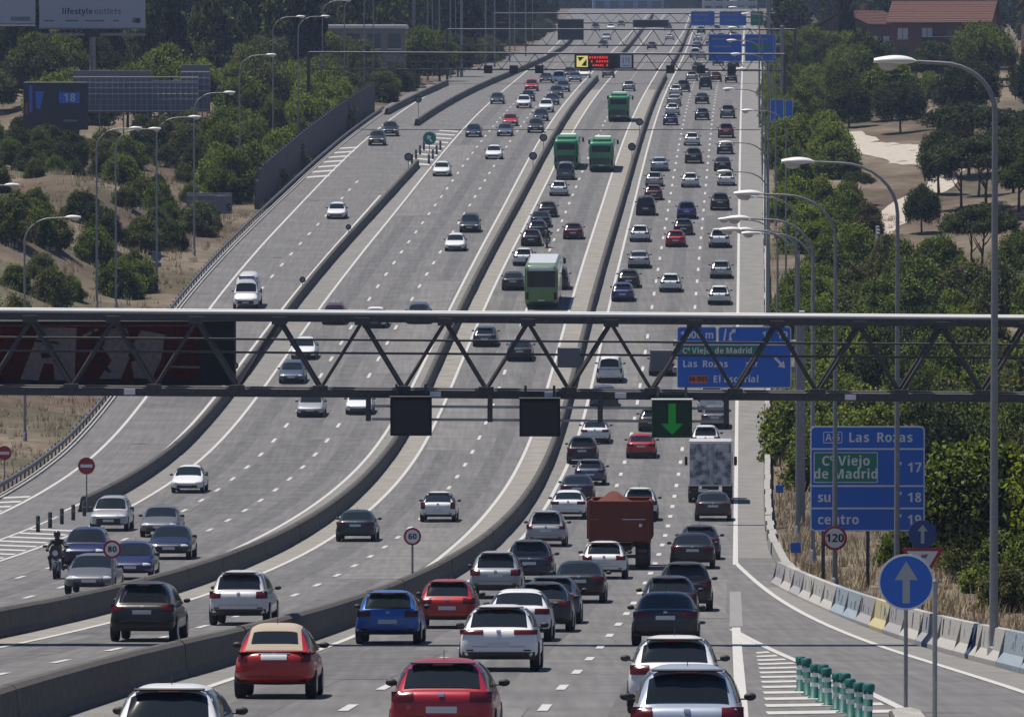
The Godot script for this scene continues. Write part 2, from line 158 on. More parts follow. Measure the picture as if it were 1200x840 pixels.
	["hatch","white",-10.05,-451.1,-1.77,1,"hatchback_car","white hatchback, fourth vehicle up the right lane of the oncoming left carriageway","car"],
	["sedan","white",-10.37,-518.0,-1.92,1,"saloon_car","white saloon car, fifth vehicle up the middle lane of the oncoming left carriageway","car"],
	["hatch","slateblue",-7.11,-521.3,-1.92,1,"hatchback_car","slate blue hatchback, fifth vehicle up the right lane of the oncoming left carriageway","car"],
	["hatch","white",-4.91,-594.7,-1.99,1,"hatchback_car","white hatchback, sixth vehicle up the right lane of the oncoming left carriageway","car"],
	["mpv","graphite",-3.79,-618.6,-2.00,1,"people_carrier","dark grey people carrier, seventh vehicle up the right lane of the oncoming left carriageway","car"],
	["hatch","white",-7.19,-701.5,-1.97,1,"hatchback_car","white hatchback, sixth vehicle up the left lane of the oncoming left carriageway","car"],
	["hatch","white",-1.92,-732.2,-1.94,1,"hatchback_car","white hatchback, sixth vehicle up the middle lane of the oncoming left carriageway","car"],
	["hatch","darkblue",-4.38,-779.8,-1.89,1,"hatchback_car","dark blue hatchback, seventh vehicle up the left lane of the oncoming left carriageway","car"],
	["hatch","slateblue",-0.78,-781.8,-1.89,1,"hatchback_car","slate blue hatchback, seventh vehicle up the middle lane of the oncoming left carriageway","car"],
	["hatch","red",-0.20,-808.7,-1.86,1,"hatchback_car","red hatchback, eighth vehicle up the middle lane of the oncoming left carriageway","car"],
	["suv","graphite",2.77,-790.7,-1.88,1,"sport_utility_car","dark grey sport utility car, eighth vehicle up the right lane of the oncoming left carriageway","car"],
	["hatch","navyblack",3.50,-823.5,-1.85,1,"hatchback_car","navy-black hatchback, ninth vehicle up the right lane of the oncoming left carriageway","car"],
	["suv","white",4.26,-851.6,-1.82,1,"sport_utility_car","white sport utility car, tenth vehicle up the right lane of the oncoming left carriageway","car"],
	["suv","white",1.52,-867.1,-1.81,1,"sport_utility_car","white sport utility car, ninth vehicle up the middle lane of the oncoming left carriageway","car"],
	["hatch","graphite",-1.88,-883.7,-1.80,1,"hatchback_car","dark grey hatchback, eighth vehicle up the left lane of the oncoming left carriageway","car"],
	["sedan","navyblack",5.17,-880.5,-1.80,1,"saloon_car","navy-black saloon car, eleventh vehicle up the right lane of the oncoming left carriageway","car"],
	["hatch","black",2.12,-894.5,-1.79,1,"hatchback_car","black hatchback, tenth vehicle up the middle lane of the oncoming left carriageway","car"],
	["suv","graphite",5.91,-909.8,-1.78,1,"sport_utility_car","dark grey sport utility car, twelfth vehicle up the right lane of the oncoming left carriageway","car"],
	["suv","red",2.71,-943.1,-1.76,1,"sport_utility_car","red sport utility car, eleventh vehicle up the middle lane of the oncoming left carriageway","car"],
	["mpv","slateblue",7.04,-938.8,-1.76,1,"people_carrier","slate blue people carrier, thirteenth vehicle up the right lane of the oncoming left carriageway","car"],
	["sedan","black",4.95,-991.7,-1.73,1,"saloon_car","black saloon car, twelfth vehicle up the middle lane of the oncoming left carriageway","car"],
	["smallvan","white",6.78,-986.3,-1.73,1,"small_van","white small van, fourteenth vehicle up the right lane of the oncoming left carriageway","van"],
	["sedan","slateblue",9.21,-997.0,-1.73,1,"saloon_car","slate blue saloon car, fifteenth vehicle up the right lane of the oncoming left carriageway","car"],
	["hatch","white",10.87,-1024.3,-1.71,1,"hatchback_car","white hatchback, sixteenth vehicle up the right lane of the oncoming left carriageway","car"],
	["hatch","graphite",8.75,-1030.1,-1.70,1,"hatchback_car","dark grey hatchback, seventeenth vehicle up the right lane of the oncoming left carriageway","car"],
	["hatch","graphite",17.29,-1294.0,-1.51,1,"hatchback_car","dark grey hatchback, eighteenth vehicle up the right lane of the oncoming left carriageway","car"],
	["sedan","silver",19.34,-1395.2,-1.47,1,"saloon_car","silver saloon car, nineteenth vehicle up the right lane of the oncoming left carriageway","car"],
	["hatch","white",22.63,-1562.4,-1.44,1,"hatchback_car","white hatchback, fourteenth vehicle up the middle lane of the oncoming left carriageway","car"],
	["suv","graphite",18.93,-1546.7,-1.44,1,"sport_utility_car","dark grey sport utility car, thirteenth vehicle up the middle lane of the oncoming left carriageway","car"],
	["hatch","black",26.05,-1629.7,-1.44,1,"hatchback_car","black hatchback, twentieth vehicle up the right lane of the oncoming left carriageway","car"],
	["moto","black",-17.58,-262.9,-1.47,1,"motorcycle","rider in black on a motorcycle beside the deep blue cars","motorcycle"],
	["van","white",-20.74,-534.9,-1.20,1,"delivery_van","tall white delivery van coming down the far-left slip road","van"],
	["hatch","white",-16.32,-636.9,-1.71,1,"hatchback_car","white hatchback, second vehicle up the far-left slip road","car"],
	["suv","graphite",-15.01,-760.3,-1.92,1,"sport_utility_car","dark grey sport utility car, third vehicle up the far-left slip road","car"],
	["suv","navyblack",-13.97,-782.0,-1.93,1,"sport_utility_car","navy-black sport utility car, fourth vehicle up the far-left slip road","car"],
]

var M := {}
var used := {}
var rng := RandomNumberGenerator.new()
var hills := FastNoiseLite.new()
var font_bold: SystemFont

# ------------------------------------------------------------------ survey
func road_y(z: float) -> float:
	var k := clampf((-60.0 - z) / 20.0, 0.0, ROAD_HEIGHT.size() - 1.001)
	var i := int(k)
	var t := k - i
	var p1: float = ROAD_HEIGHT[i]
	var p2: float = ROAD_HEIGHT[i + 1]
	var p0: float = ROAD_HEIGHT[i - 1] if i > 0 else 2.0 * p1 - p2
	var p3: float = ROAD_HEIGHT[i + 2] if i + 2 < ROAD_HEIGHT.size() else 2.0 * p2 - p1
	return cubic_interpolate(p1, p2, p0, p3, t)

func line_x(n: String, z: float) -> float:
	var d: Array = LINES[n]
	var xs: Array = d[3]
	var k: float = (float(d[0]) - z) / 20.0
	var i := int(clampf(floor(k), 0, xs.size() - 2))
	var t := k - i
	var a: float = xs[i]
	var b: float = xs[i + 1]
	if t < 0.0 or t > 1.0: return a + (b - a) * t
	var p: float = xs[i - 1] if i > 0 else 2.0 * a - b
	var q: float = xs[i + 2] if i + 2 < xs.size() else 2.0 * b - a
	return cubic_interpolate(a, b, p, q, t)

func ground_y(x: float, z: float) -> float:
	var base := road_y(z)
	var l := line_x("edge_l", z) - x
	var r := x - line_x("edge_r", z)
	if l <= 0.0 and r <= 0.0: return base - 0.22
	var bump := hills.get_noise_2d(x * 1.0, z * 1.0)
	if l > 0.0:
		var bank := 3.6 * smoothstep(-430.0, -530.0, z) * (1.0 - smoothstep(-600.0, -710.0, z)) + 0.8
		var far := 3.0 * smoothstep(-760.0, -900.0, z) * smoothstep(20.0, 70.0, l)
		return base - 0.22 * (1.0 - smoothstep(0.0, 1.2, l)) + (bank + bump * 2.4) * smoothstep(4.0, 17.0, l) + far + bump * 0.6 * smoothstep(1.5, 6.0, l)
	var up := (1.2 + bump * 2.0) * smoothstep(7.0, 30.0, r) + bump * 0.35 * smoothstep(1.5, 6.0, r)
	return base - 0.22 * (1.0 - smoothstep(0.0, 1.2, r)) + up

func on_ground(x: float, z: float) -> Vector3:
	return Vector3(x, ground_y(x, z), z)

func on_road(x: float, z: float) -> Vector3:
	return Vector3(x, road_y(z), z)

# ------------------------------------------------------------------ helpers
func numbered(called: String) -> String:
	if not used.has(called):
		used[called] = 0
		return called
	used[called] += 1
	return "%s_%03d" % [called, used[called]]

func tag(o: Node, label: String, category: String, group := "") -> Node:
	o.set_meta("label", label)
	o.set_meta("category", category)
	if group != "": o.set_meta("group", group)
	return o

func thing(called: String, at: Vector3, turn: float, label: String, category: String, group := "") -> Node3D:
	var o := Node3D.new()
	o.name = numbered(called)
	add_child(o)
	o.position = at
	o.rotation.y = turn
	tag(o, label, category, group)
	return o

func part(called: String, mesh: Mesh, m: Material, parent: Node, at := Vector3.ZERO, rot := Vector3.ZERO) -> MeshInstance3D:
	var o := MeshInstance3D.new()
	o.name = called
	o.mesh = mesh
	o.material_override = m
	parent.add_child(o, true)
	o.position = at
	o.rotation = rot
	return o

func structure(called: String, mesh: Mesh, m: Material) -> MeshInstance3D:
	var o := MeshInstance3D.new()
	o.name = numbered(called)
	o.mesh = mesh
	o.material_override = m
	add_child(o)
	o.set_meta("kind", "structure")
	return o

func st_new() -> SurfaceTool:
	var st := SurfaceTool.new()
	st.begin(Mesh.PRIMITIVE_TRIANGLES)
	return st

func quad(st: SurfaceTool, a: Vector3, b: Vector3, c: Vector3, d: Vector3) -> void:
	for p in [a, b, c, a, c, d]: st.add_vertex(p)

func done(st: SurfaceTool) -> ArrayMesh:
	st.generate_normals()
	return st.commit()

# a box whose long edges are chamfered
var box_cache := {}
func box(sx: float, sy: float, sz: float, b := -1.0) -> ArrayMesh:
	var key := "%.3f %.3f %.3f %.3f" % [sx, sy, sz, b]
	if box_cache.has(key): return box_cache[key]
	var st := st_new()
	add_box(st, Vector3.ZERO, Vector3(sx, sy, sz), b)
	box_cache[key] = done(st)
	return box_cache[key]

func add_box(st: SurfaceTool, at: Vector3, size: Vector3, b := -1.0) -> void:
	var h := size * 0.5
	if b < 0.0: b = minf(minf(h.x, h.y), h.z) * 0.18
	st.set_smooth_group(-1)
	var f := []
	for ax in 3:
		for s in [-1.0, 1.0]:
			var u := (ax + 1) % 3
			var w := (ax + 2) % 3
			var cs := []
			for k in [[-1, -1], [1, -1], [1, 1], [-1, 1]]:
				var p := Vector3.ZERO
				p[ax] = s * h[ax]
				p[u] = k[0] * (h[u] - b)
				p[w] = k[1] * (h[w] - b)
				cs.append(at + p)
			if s > 0: cs.reverse()
			quad(st, cs[0], cs[1], cs[2], cs[3])
	for ax in 3:
		var u := (ax + 1) % 3
		var w := (ax + 2) % 3
		for k in [[-1, -1], [1, -1], [1, 1], [-1, 1]]:
			var q := []
			for e in [-1.0, 1.0]:
				var p := Vector3.ZERO
				p[ax] = e * (h[ax] - b)
				p[u] = k[0] * h[u]
				p[w] = k[1] * (h[w] - b)
				var r := Vector3.ZERO
				r[ax] = e * (h[ax] - b)
				r[u] = k[0] * (h[u] - b)
				r[w] = k[1] * h[w]
				q.append(at + p)
				q.append(at + r)
			if k[0] * k[1] > 0: quad(st, q[0], q[1], q[3], q[2])
			else: quad(st, q[2], q[3], q[1], q[0])

func tube_mesh(pts: Array, radii: Array, sides := 10) -> ArrayMesh:
	var st := st_new()
	add_tube(st, pts, radii, sides)
	return done(st)

func add_tube(st: SurfaceTool, pts: Array, radii: Array, sides := 10, caps := true) -> void:
	st.set_smooth_group(0)
	var rings := []
	for i in pts.size():
		var d: Vector3
		if i == 0: d = pts[1] - pts[0]
		elif i == pts.size() - 1: d = pts[i] - pts[i - 1]
		else: d = pts[i + 1] - pts[i - 1]
		d = d.normalized()
		var a := d.cross(Vector3.RIGHT if absf(d.x) < 0.8 else Vector3.UP).normalized()
		var b := d.cross(a)
		var ring := []
		for k in sides:
			var t := TAU * k / sides
			ring.append(pts[i] + (a * cos(t) + b * sin(t)) * float(radii[i]))
		rings.append(ring)
	for i in pts.size() - 1:
		for k in sides:
			var j := (k + 1) % sides
			quad(st, rings[i][k], rings[i][j], rings[i + 1][j], rings[i + 1][k])
	if caps:
		st.set_smooth_group(-1)
		for k in range(1, sides - 1):
			for p in [rings[0][0], rings[0][k + 1], rings[0][k]]: st.add_vertex(p)
			var e: Array = rings[-1]
			for p in [e[0], e[k], e[k + 1]]: st.add_vertex(p)

func bar(st: SurfaceTool, a: Vector3, b: Vector3, r: float, sides := 6) -> void:
	add_tube(st, [a, b], [r, r], sides)

func disc(r: float, depth: float, sides := 32) -> ArrayMesh:
	return tube_mesh([Vector3(0, 0, -depth * 0.5), Vector3(0, 0, depth * 0.5)], [r, r], sides)

func ring_mesh(r0: float, r1: float, depth: float, sides := 36) -> ArrayMesh:
	var st := st_new()
	st.set_smooth_group(-1)
	for k in sides:
		var a := TAU * k / sides
		var b := TAU * (k + 1) / sides
		var p := Vector3(cos(a), sin(a), 0)
		var q := Vector3(cos(b), sin(b), 0)
		var z := Vector3(0, 0, depth * 0.5)
		quad(st, p * r0 + z, p * r1 + z, q * r1 + z, q * r0 + z)
		quad(st, q * r0 - z, q * r1 - z, p * r1 - z, p * r0 - z)
		quad(st, p * r1 + z, p * r1 - z, q * r1 - z, q * r1 + z)
		quad(st, q * r0 + z, q * r0 - z, p * r0 - z, p * r0 + z)
	return done(st)

# a flat outline in x, y given a thickness
func plate(points: Array, depth: float) -> ArrayMesh:
	var poly := PackedVector2Array(points)
	if not Geometry2D.is_polygon_clockwise(poly): poly.reverse()
	var ids := Geometry2D.triangulate_polygon(poly)
	var st := st_new()
	st.set_smooth_group(-1)
	var h := depth * 0.5
	for i in range(0, ids.size(), 3):
		var a := poly[ids[i]]
		var b := poly[ids[i + 1]]
		var c := poly[ids[i + 2]]
		if (b - a).cross(c - a) > 0: 
			var t := b
			b = c
			c = t
		for p in [a, b, c]: st.add_vertex(Vector3(p.x, p.y, h))
		for p in [a, c, b]: st.add_vertex(Vector3(p.x, p.y, -h))
	for i in poly.size():
		var p := poly[i]
		var q := poly[(i + 1) % poly.size()]
		quad(st, Vector3(p.x, p.y, h), Vector3(p.x, p.y, -h), Vector3(q.x, q.y, -h), Vector3(q.x, q.y, h))
	return done(st)

func round_rect(w: float, h: float, r: float) -> Array:
	var out := []
	for c in [[w / 2 - r, h / 2 - r, 0.0], [-w / 2 + r, h / 2 - r, 90.0], [-w / 2 + r, -h / 2 + r, 180.0], [w / 2 - r, -h / 2 + r, 270.0]]:
		for k in 5:
			var a := deg_to_rad(c[2] + k * 22.5)
			out.append(Vector2(c[0] + cos(a) * r, c[1] + sin(a) * r))
	return out

func arrow_points(w: float, h: float, shaft: float, head: float) -> Array:
	return [Vector2(0, h / 2), Vector2(w / 2, h / 2 - head), Vector2(shaft / 2, h / 2 - head), Vector2(shaft / 2, -h / 2), Vector2(-shaft / 2, -h / 2), Vector2(-shaft / 2, h / 2 - head), Vector2(-w / 2, h / 2 - head)]

# lettering: left edge at "at" unless centred
func letters(txt: String, height: float, m: Material, parent: Node, at: Vector3, called := "lettering", centred := false, stretch := 1.0) -> MeshInstance3D:
	var t := TextMesh.new()
	t.text = txt
	t.font = font_bold
	t.font_size = 32
	t.pixel_size = height / 23.5
	t.depth = 0.012
	t.curve_step = 2.0
	t.horizontal_alignment = HORIZONTAL_ALIGNMENT_CENTER if centred else HORIZONTAL_ALIGNMENT_LEFT
	var o := part(called, t, m, parent, at)
	o.scale.x = stretch
	return o

# ------------------------------------------------------------------ materials
func noise_image(size: int, freq: float, seed_: int, lo: Color, hi: Color, octaves := 4, mid = null, kind := FastNoiseLite.TYPE_SIMPLEX_SMOOTH) -> ImageTexture:
	var n := FastNoiseLite.new()
	n.seed = seed_
	n.frequency = freq
	n.noise_type = kind
	n.fractal_octaves = octaves
	var g := n.get_seamless_image(size, size)
	g.convert(Image.FORMAT_L8)
	var src := g.get_data()
	var lut := PackedByteArray()
	lut.resize(256 * 3)
	for i in 256:
		var t := i / 255.0
		var c: Color
		if mid == null: c = lo.lerp(hi, t)
		else: c = lo.lerp(mid, t * 2.0) if t < 0.5 else (mid as Color).lerp(hi, t * 2.0 - 1.0)
		lut[i * 3] = c.r8
		lut[i * 3 + 1] = c.g8
		lut[i * 3 + 2] = c.b8
	var out := PackedByteArray()
	out.resize(size * size * 3)
	for i in size * size:
		var k := src[i] * 3
		out[i * 3] = lut[k]
		out[i * 3 + 1] = lut[k + 1]
		out[i * 3 + 2] = lut[k + 2]
	var im := Image.create_from_data(size, size, false, Image.FORMAT_RGB8, out)
	im.generate_mipmaps()
	return ImageTexture.create_from_image(im)

func lin(r: float, g: float, b: float) -> Color:
	return Color(r, g, b).linear_to_srgb()

func plain(called: String, c: Color, rough := 0.6, metal := 0.0) -> StandardMaterial3D:
	var m := StandardMaterial3D.new()
	m.albedo_color = c
	m.roughness = rough
	m.metallic = metal
	M[called] = m
	return m

# a surface whose colour wanders between a and b in two sizes of patch
func rough_mat(called: String, a: Color, b: Color, metres: float, rough := 0.85, detail_metres := 0.0, detail_amount := 0.3, mid = null) -> StandardMaterial3D:
	var m := plain(called, Color.WHITE, rough)
	m.albedo_texture = noise_image(512, 0.012, hash(called) % 9999, a, b, 5, mid)
	m.uv1_triplanar = true
	m.uv1_world_triplanar = true
	m.uv1_scale = Vector3.ONE / metres
	if detail_metres > 0.0:
		m.detail_enabled = true
		m.detail_blend_mode = BaseMaterial3D.BLEND_MODE_MUL
		m.detail_uv_layer = BaseMaterial3D.DETAIL_UV_2
		m.detail_albedo = noise_image(512, 0.03, hash(called) % 999 + 7, Color.WHITE * (1.0 - detail_amount), Color.WHITE, 4)
		m.uv2_triplanar = true
		m.uv2_world_triplanar = true
		m.uv2_scale = Vector3.ONE / detail_metres
	return m

func make_materials() -> void:
	rough_mat("asphalt", lin(.118, .117, .118), lin(.172, .17, .169), 34.0, 0.9, 1.7, 0.17)
	M.asphalt.uv2_scale = Vector3(0.16, 0.16, 0.005)          # wheel tracks and oil run along the lanes
	rough_mat("asphalt_worn", lin(.142, .14, .137), lin(.207, .204, .199), 21.0, 0.9, 1.7, 0.17)
	rough_mat("asphalt_dark", lin(.092, .092, .094), lin(.145, .144, .145), 17.0, 0.9, 1.7, 0.17)
	for k in ["asphalt_worn", "asphalt_dark"]: M[k].uv2_scale = M.asphalt.uv2_scale
	rough_mat("shoulder", lin(.22, .212, .192), lin(.34, .326, .295), 12.0, 0.92, 1.1, 0.2)
	rough_mat("shoulder_grey", lin(.18, .178, .172), lin(.265, .26, .248), 14.0, 0.92, 1.3, 0.2)
	rough_mat("road_paint", lin(.55, .55, .53), lin(.76, .755, .735), 2.2, 0.7, 0.5, 0.3)
	rough_mat("concrete", lin(.29, .28, .265), lin(.47, .46, .435), 3.5, 0.9, 0.7, 0.25)
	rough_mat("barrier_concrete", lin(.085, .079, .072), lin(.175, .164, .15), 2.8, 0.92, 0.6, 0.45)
	rough_mat("soil", lin(.16, .12, .085), lin(.34, .275, .195), 19.0, 1.0, 2.3, 0.4, lin(.235, .185, .13))
	M.soil.vertex_color_use_as_albedo = true
	rough_mat("pale_dirt", lin(.4, .36, .3), lin(.58, .53, .46), 7.0, 1.0, 1.0, 0.2)
	rough_mat("graffiti_white", lin(.42, .41, .39), lin(.62, .61, .58), 1.4, 0.9, 0.35, 0.3)
	rough_mat("graffiti_blue", lin(.2, .28, .36), lin(.5, .56, .6), 0.9, 0.9, 0.3, 0.3)
	rough_mat("graffiti_grey", lin(.3, .3, .33), lin(.56, .55, .56), 0.8, 0.9, 0.3, 0.35)
	rough_mat("graffiti_yellow", lin(.52, .46, .2), lin(.66, .62, .42), 0.9, 0.9, 0.3, 0.3)
	plain("paint_navy", lin(.02, .05, .13), 0.6)
	rough_mat("steel", lin(.26, .27, .285), lin(.37, .38, .395), 1.5, 0.5)
	M.steel.metallic = 0.55
	rough_mat("old_steel", lin(.05, .05, .055), lin(.095, .093, .098), 1.1, 0.65)
	M.old_steel.metallic = 0.3
	rough_mat("faded_paint", lin(.2, .2, .2), lin(.42, .42, .41), 1.6, 0.8, 0.5, 0.3)
	rough_mat("rail_steel", lin(.12, .118, .118), lin(.2, .2, .2), 1.2, 0.55)
	rough_mat("gantry_grey", lin(.15, .148, .142), lin(.235, .23, .222), 1.3, 0.7)
	plain("chord_top", lin(.42, .41, .39), 0.55, 0.3)
	rough_mat("lamp_metal", lin(.2, .205, .215), lin(.29, .295, .305), 1.2, 0.5)
	M.lamp_metal.metallic = 0.5
	plain("lamp_shell", lin(.72, .72, .7), 0.4)
	plain("lamp_glass", lin(.5, .5, .47), 0.25)
	plain("sign_blue", lin(.01, .125, .55), 0.45)
	plain("signal_green", lin(.008, .035, .02), 0.6)
	rough_mat("beige_wall", lin(.2, .185, .165), lin(.27, .25, .225), 4.0, 0.9)
	plain("sign_blue_dark", lin(.01, .045, .2), 0.45)
	plain("sign_white", lin(.68, .7, .72), 0.5)
	plain("sign_grey_arrow", lin(.34, .38, .39), 0.5)
	plain("sign_green", lin(.01, .2, .12), 0.45)
	plain("sign_red", lin(.33, .02, .025), 0.5)
	plain("sign_orange", lin(.62, .15, .02), 0.5)
	plain("sign_black", lin(.012, .012, .014), 0.6)
	plain("sign_back", lin(.17, .18, .215), 0.6, 0.3)
	plain("box_black", lin(.011, .011, .011), 0.7)
	plain("noise_wall", lin(.024, .024, .034), 0.7)
	plain("bollard_teal", lin(.01, .11, .095), 0.5)
	plain("bollard_white", lin(.62, .64, .62), 0.45)
	plain("bollard_dark", lin(.03, .035, .04), 0.6)
	plain("billboard_white", lin(.43, .44, .5), 0.6)
	plain("print_grey", lin(.16, .165, .19), 0.6)
	plain("screen_dark", lin(.008, .009, .022), 0.4)
	plain("lattice", lin(.23, .25, .31), 0.6)
	rough_mat("roof_tile", lin(.11, .048, .038), lin(.18, .075, .055), 2.4, 0.9, 0.5, 0.25)
	rough_mat("brick_wall", lin(.115, .06, .05), lin(.19, .11, .09), 3.0, 0.95)
	rough_mat("pale_wall", lin(.42, .4, .37), lin(.52, .5, .47), 5.0, 0.9)
	rough_mat("blue_wall", lin(.16, .24, .36), lin(.22, .31, .44), 8.0, 0.8)
	plain("window_glass", lin(.05, .06, .075), 0.12)
	plain("window_pale", lin(.5, .52, .55), 0.3)
	plain("bark", lin(.09, .065, .045), 0.95)
	var glow := plain("green_light", lin(.0, .1, .02), 0.5)
	glow.emission_enabled = true
	glow.emission = Color(0.05, 0.62, 0.16)
	glow.emission_energy_multiplier = 0.16
	glow = plain("amber_text", lin(.1, .02, .01), 0.5)
	glow.emission_enabled = true
	glow.emission = Color(1.0, 0.2, 0.05)
	glow.emission_energy_multiplier = 0.7
	glow = plain("yellow_light", lin(.5, .47, .2), 0.5)
	glow.emission_enabled = true
	glow.emission = Color(1.0, 0.93, 0.5)
	glow.emission_energy_multiplier = 0.5
	glow = plain("screen_blue", lin(.02, .06, .2), 0.4)
	glow.emission_enabled = true
	glow.emission = Color(0.12, 0.35, 0.85)
	glow.emission_energy_multiplier = 0.1
	# vehicles
	plain("glass", lin(.014, .018, .022), 0.06)
	M.glass.metallic_specular = 0.45
	plain("tyre", lin(.014, .014, .015), 0.85)
	plain("rim", lin(.3, .31, .32), 0.35, 0.8)
	plain("trim", lin(.02, .02, .022), 0.6)
	plain("tail_red", lin(.085, .006, .008), 0.2)
	plain("head_clear", lin(.6, .62, .64), 0.15)
	plain("plate_white", lin(.6, .61, .6), 0.5)
	plain("chrome", lin(.6, .6, .6), 0.15, 0.9)
	plain("soft_top", lin(.36, .3, .235), 0.9)
	var paints := {"ice": [.36, .42, .52, .5], "white": [.7, .71, .72, 0], "pearl": [.6, .6, .62, .2], "navyblack": [.008, .011, .02, .3], "darkblue": [.008, .014, .042, .3], "black": [.008, .008, .009, .2], "graphite": [.028, .029, .032, .4], "silver": [.36, .37, .39, .6], "grey": [.13, .135, .145, .5], "darkred": [.11, .012, .018, .3], "crimson": [.34, .008, .022, .2], "slateblue": [.06, .085, .13, .5], "rust": [.15, .032, .018, 0], "red": [.38, .012, .012, .1], "violetblue": [.025, .025, .16, .4], "darkgreen": [.01, .03, .02, .3], "blue": [.025, .12, .42, .4], "blueviolet": [.035, .06, .2, .4], "darkolive": [.014, .015, .013, .3], "darkteal": [.01, .026, .036, .4], "coachgreen": [.1, .23, .06, 0], "busgreen": [.03, .22, .1, 0], "royalblue": [.009, .014, .075, .3], "print": [.3, .3, .33, 0]}
	for k in paints:
		var p: Array = paints[k]
		var m := plain("paint_" + k, lin(p[0], p[1], p[2]), 0.34, p[3] * 0.45)
		m.clearcoat_enabled = true
		m.clearcoat = 0.5
		m.clearcoat_roughness = 0.08
	M.paint_rust.roughness = 0.8
	M.paint_rust.clearcoat_enabled = false

func leaf_mat(called: String, a: float, b: float, c: float) -> void:
	var m := plain(called, lin(a, b, c), 0.75)
	m.vertex_color_use_as_albedo = true
	m.backlight_enabled = true
	m.backlight = Color(0.9, 0.95, 0.42)
	m.cull_mode = BaseMaterial3D.CULL_DISABLED

func _ready() -> void:
	# camera: long lens on a bridge
	var cam := Camera3D.new()
	cam.name = "camera"
	add_child(cam)
	cam.position = Vector3(0, 12, 0)
	cam.rotation.x = -atan(290.0 / 8000.0)
	cam.fov = rad_to_deg(2.0 * atan(420.0 / 8000.0))
	cam.near = 1.0
	cam.far = 8000.0
	cam.current = true
	# sky and haze
	var env := Environment.new()
	env.background_mode = Environment.BG_SKY
	var sky := Sky.new()
	var sm := ProceduralSkyMaterial.new()
	sm.sky_top_color = Color(0.27, 0.4, 0.6)
	sm.sky_horizon_color = Color(0.66, 0.73, 0.8)
	sm.ground_horizon_color = Color(0.5, 0.5, 0.48)
	sm.ground_bottom_color = Color(0.3, 0.28, 0.25)
	sm.sky_curve = 0.12
	sky.sky_material = sm
	env.sky = sky
	env.tonemap_mode = Environment.TONE_MAPPER_LINEAR
	env.background_energy_multiplier = 0.72
	env.tonemap_exposure = 1.14
	env.fog_enabled = true
	env.fog_density = 0.00009
	env.fog_light_color = Color(0.62, 0.7, 0.82)
	env.sdfgi_enabled = true
	env.ssao_enabled = true
	env.ssil_enabled = true
	var we := WorldEnvironment.new()
	we.name = "world"
	we.environment = env
	add_child(we)
	# high summer sun, ahead and to the left
	var sun := DirectionalLight3D.new()
	sun.name = "sun"
	add_child(sun)
	sun.light_energy = 1.6
	sun.light_angular_distance = 0.5
	sun.light_color = Color(1.0, 0.965, 0.92)
	sun.shadow_enabled = true
	sun.look_at_from_position(Vector3.ZERO, Vector3(0.3, -1.0, 0.16), Vector3.FORWARD)
	rng.seed = 20240
	hills.seed = 3
	hills.frequency = 0.02
	hills.fractal_octaves = 4
	font_bold = SystemFont.new()
	font_bold.font_names = PackedStringArray(["Droid Sans"])
	font_bold.font_weight = 700
	make_materials()
	build_ground()
	build_markings()
	build_barriers()
	build_buildings()
	build_gantries()
	build_lamps()
	build_signs()
	build_billboards()
	build_vehicles()
	build_trees()

# ------------------------------------------------------------------ the setting
func strip(za: float, zb: float, left: Callable, right: Callable, lift: float, step := 5.0, across := 1) -> ArrayMesh:
	var st := st_new()
	st.set_smooth_group(0)
	var n := maxi(1, int(ceil((za - zb) / step)))
	var prev := []
	for i in n + 1:
		var z := lerpf(za, zb, float(i) / n)
		var row := []
		var xl: float = left.call(z)
		var xr: float = right.call(z)
		for k in across + 1: row.append(Vector3(lerpf(xl, xr, float(k) / across), road_y(z) + lift, z))
		if i > 0:
			for k in across: quad(st, prev[k], row[k], row[k + 1], prev[k + 1])
		prev = row
	return done(st)

func along(n: String, off := 0.0) -> Callable:
	return func(z: float) -> float: return line_x(n, z) + off

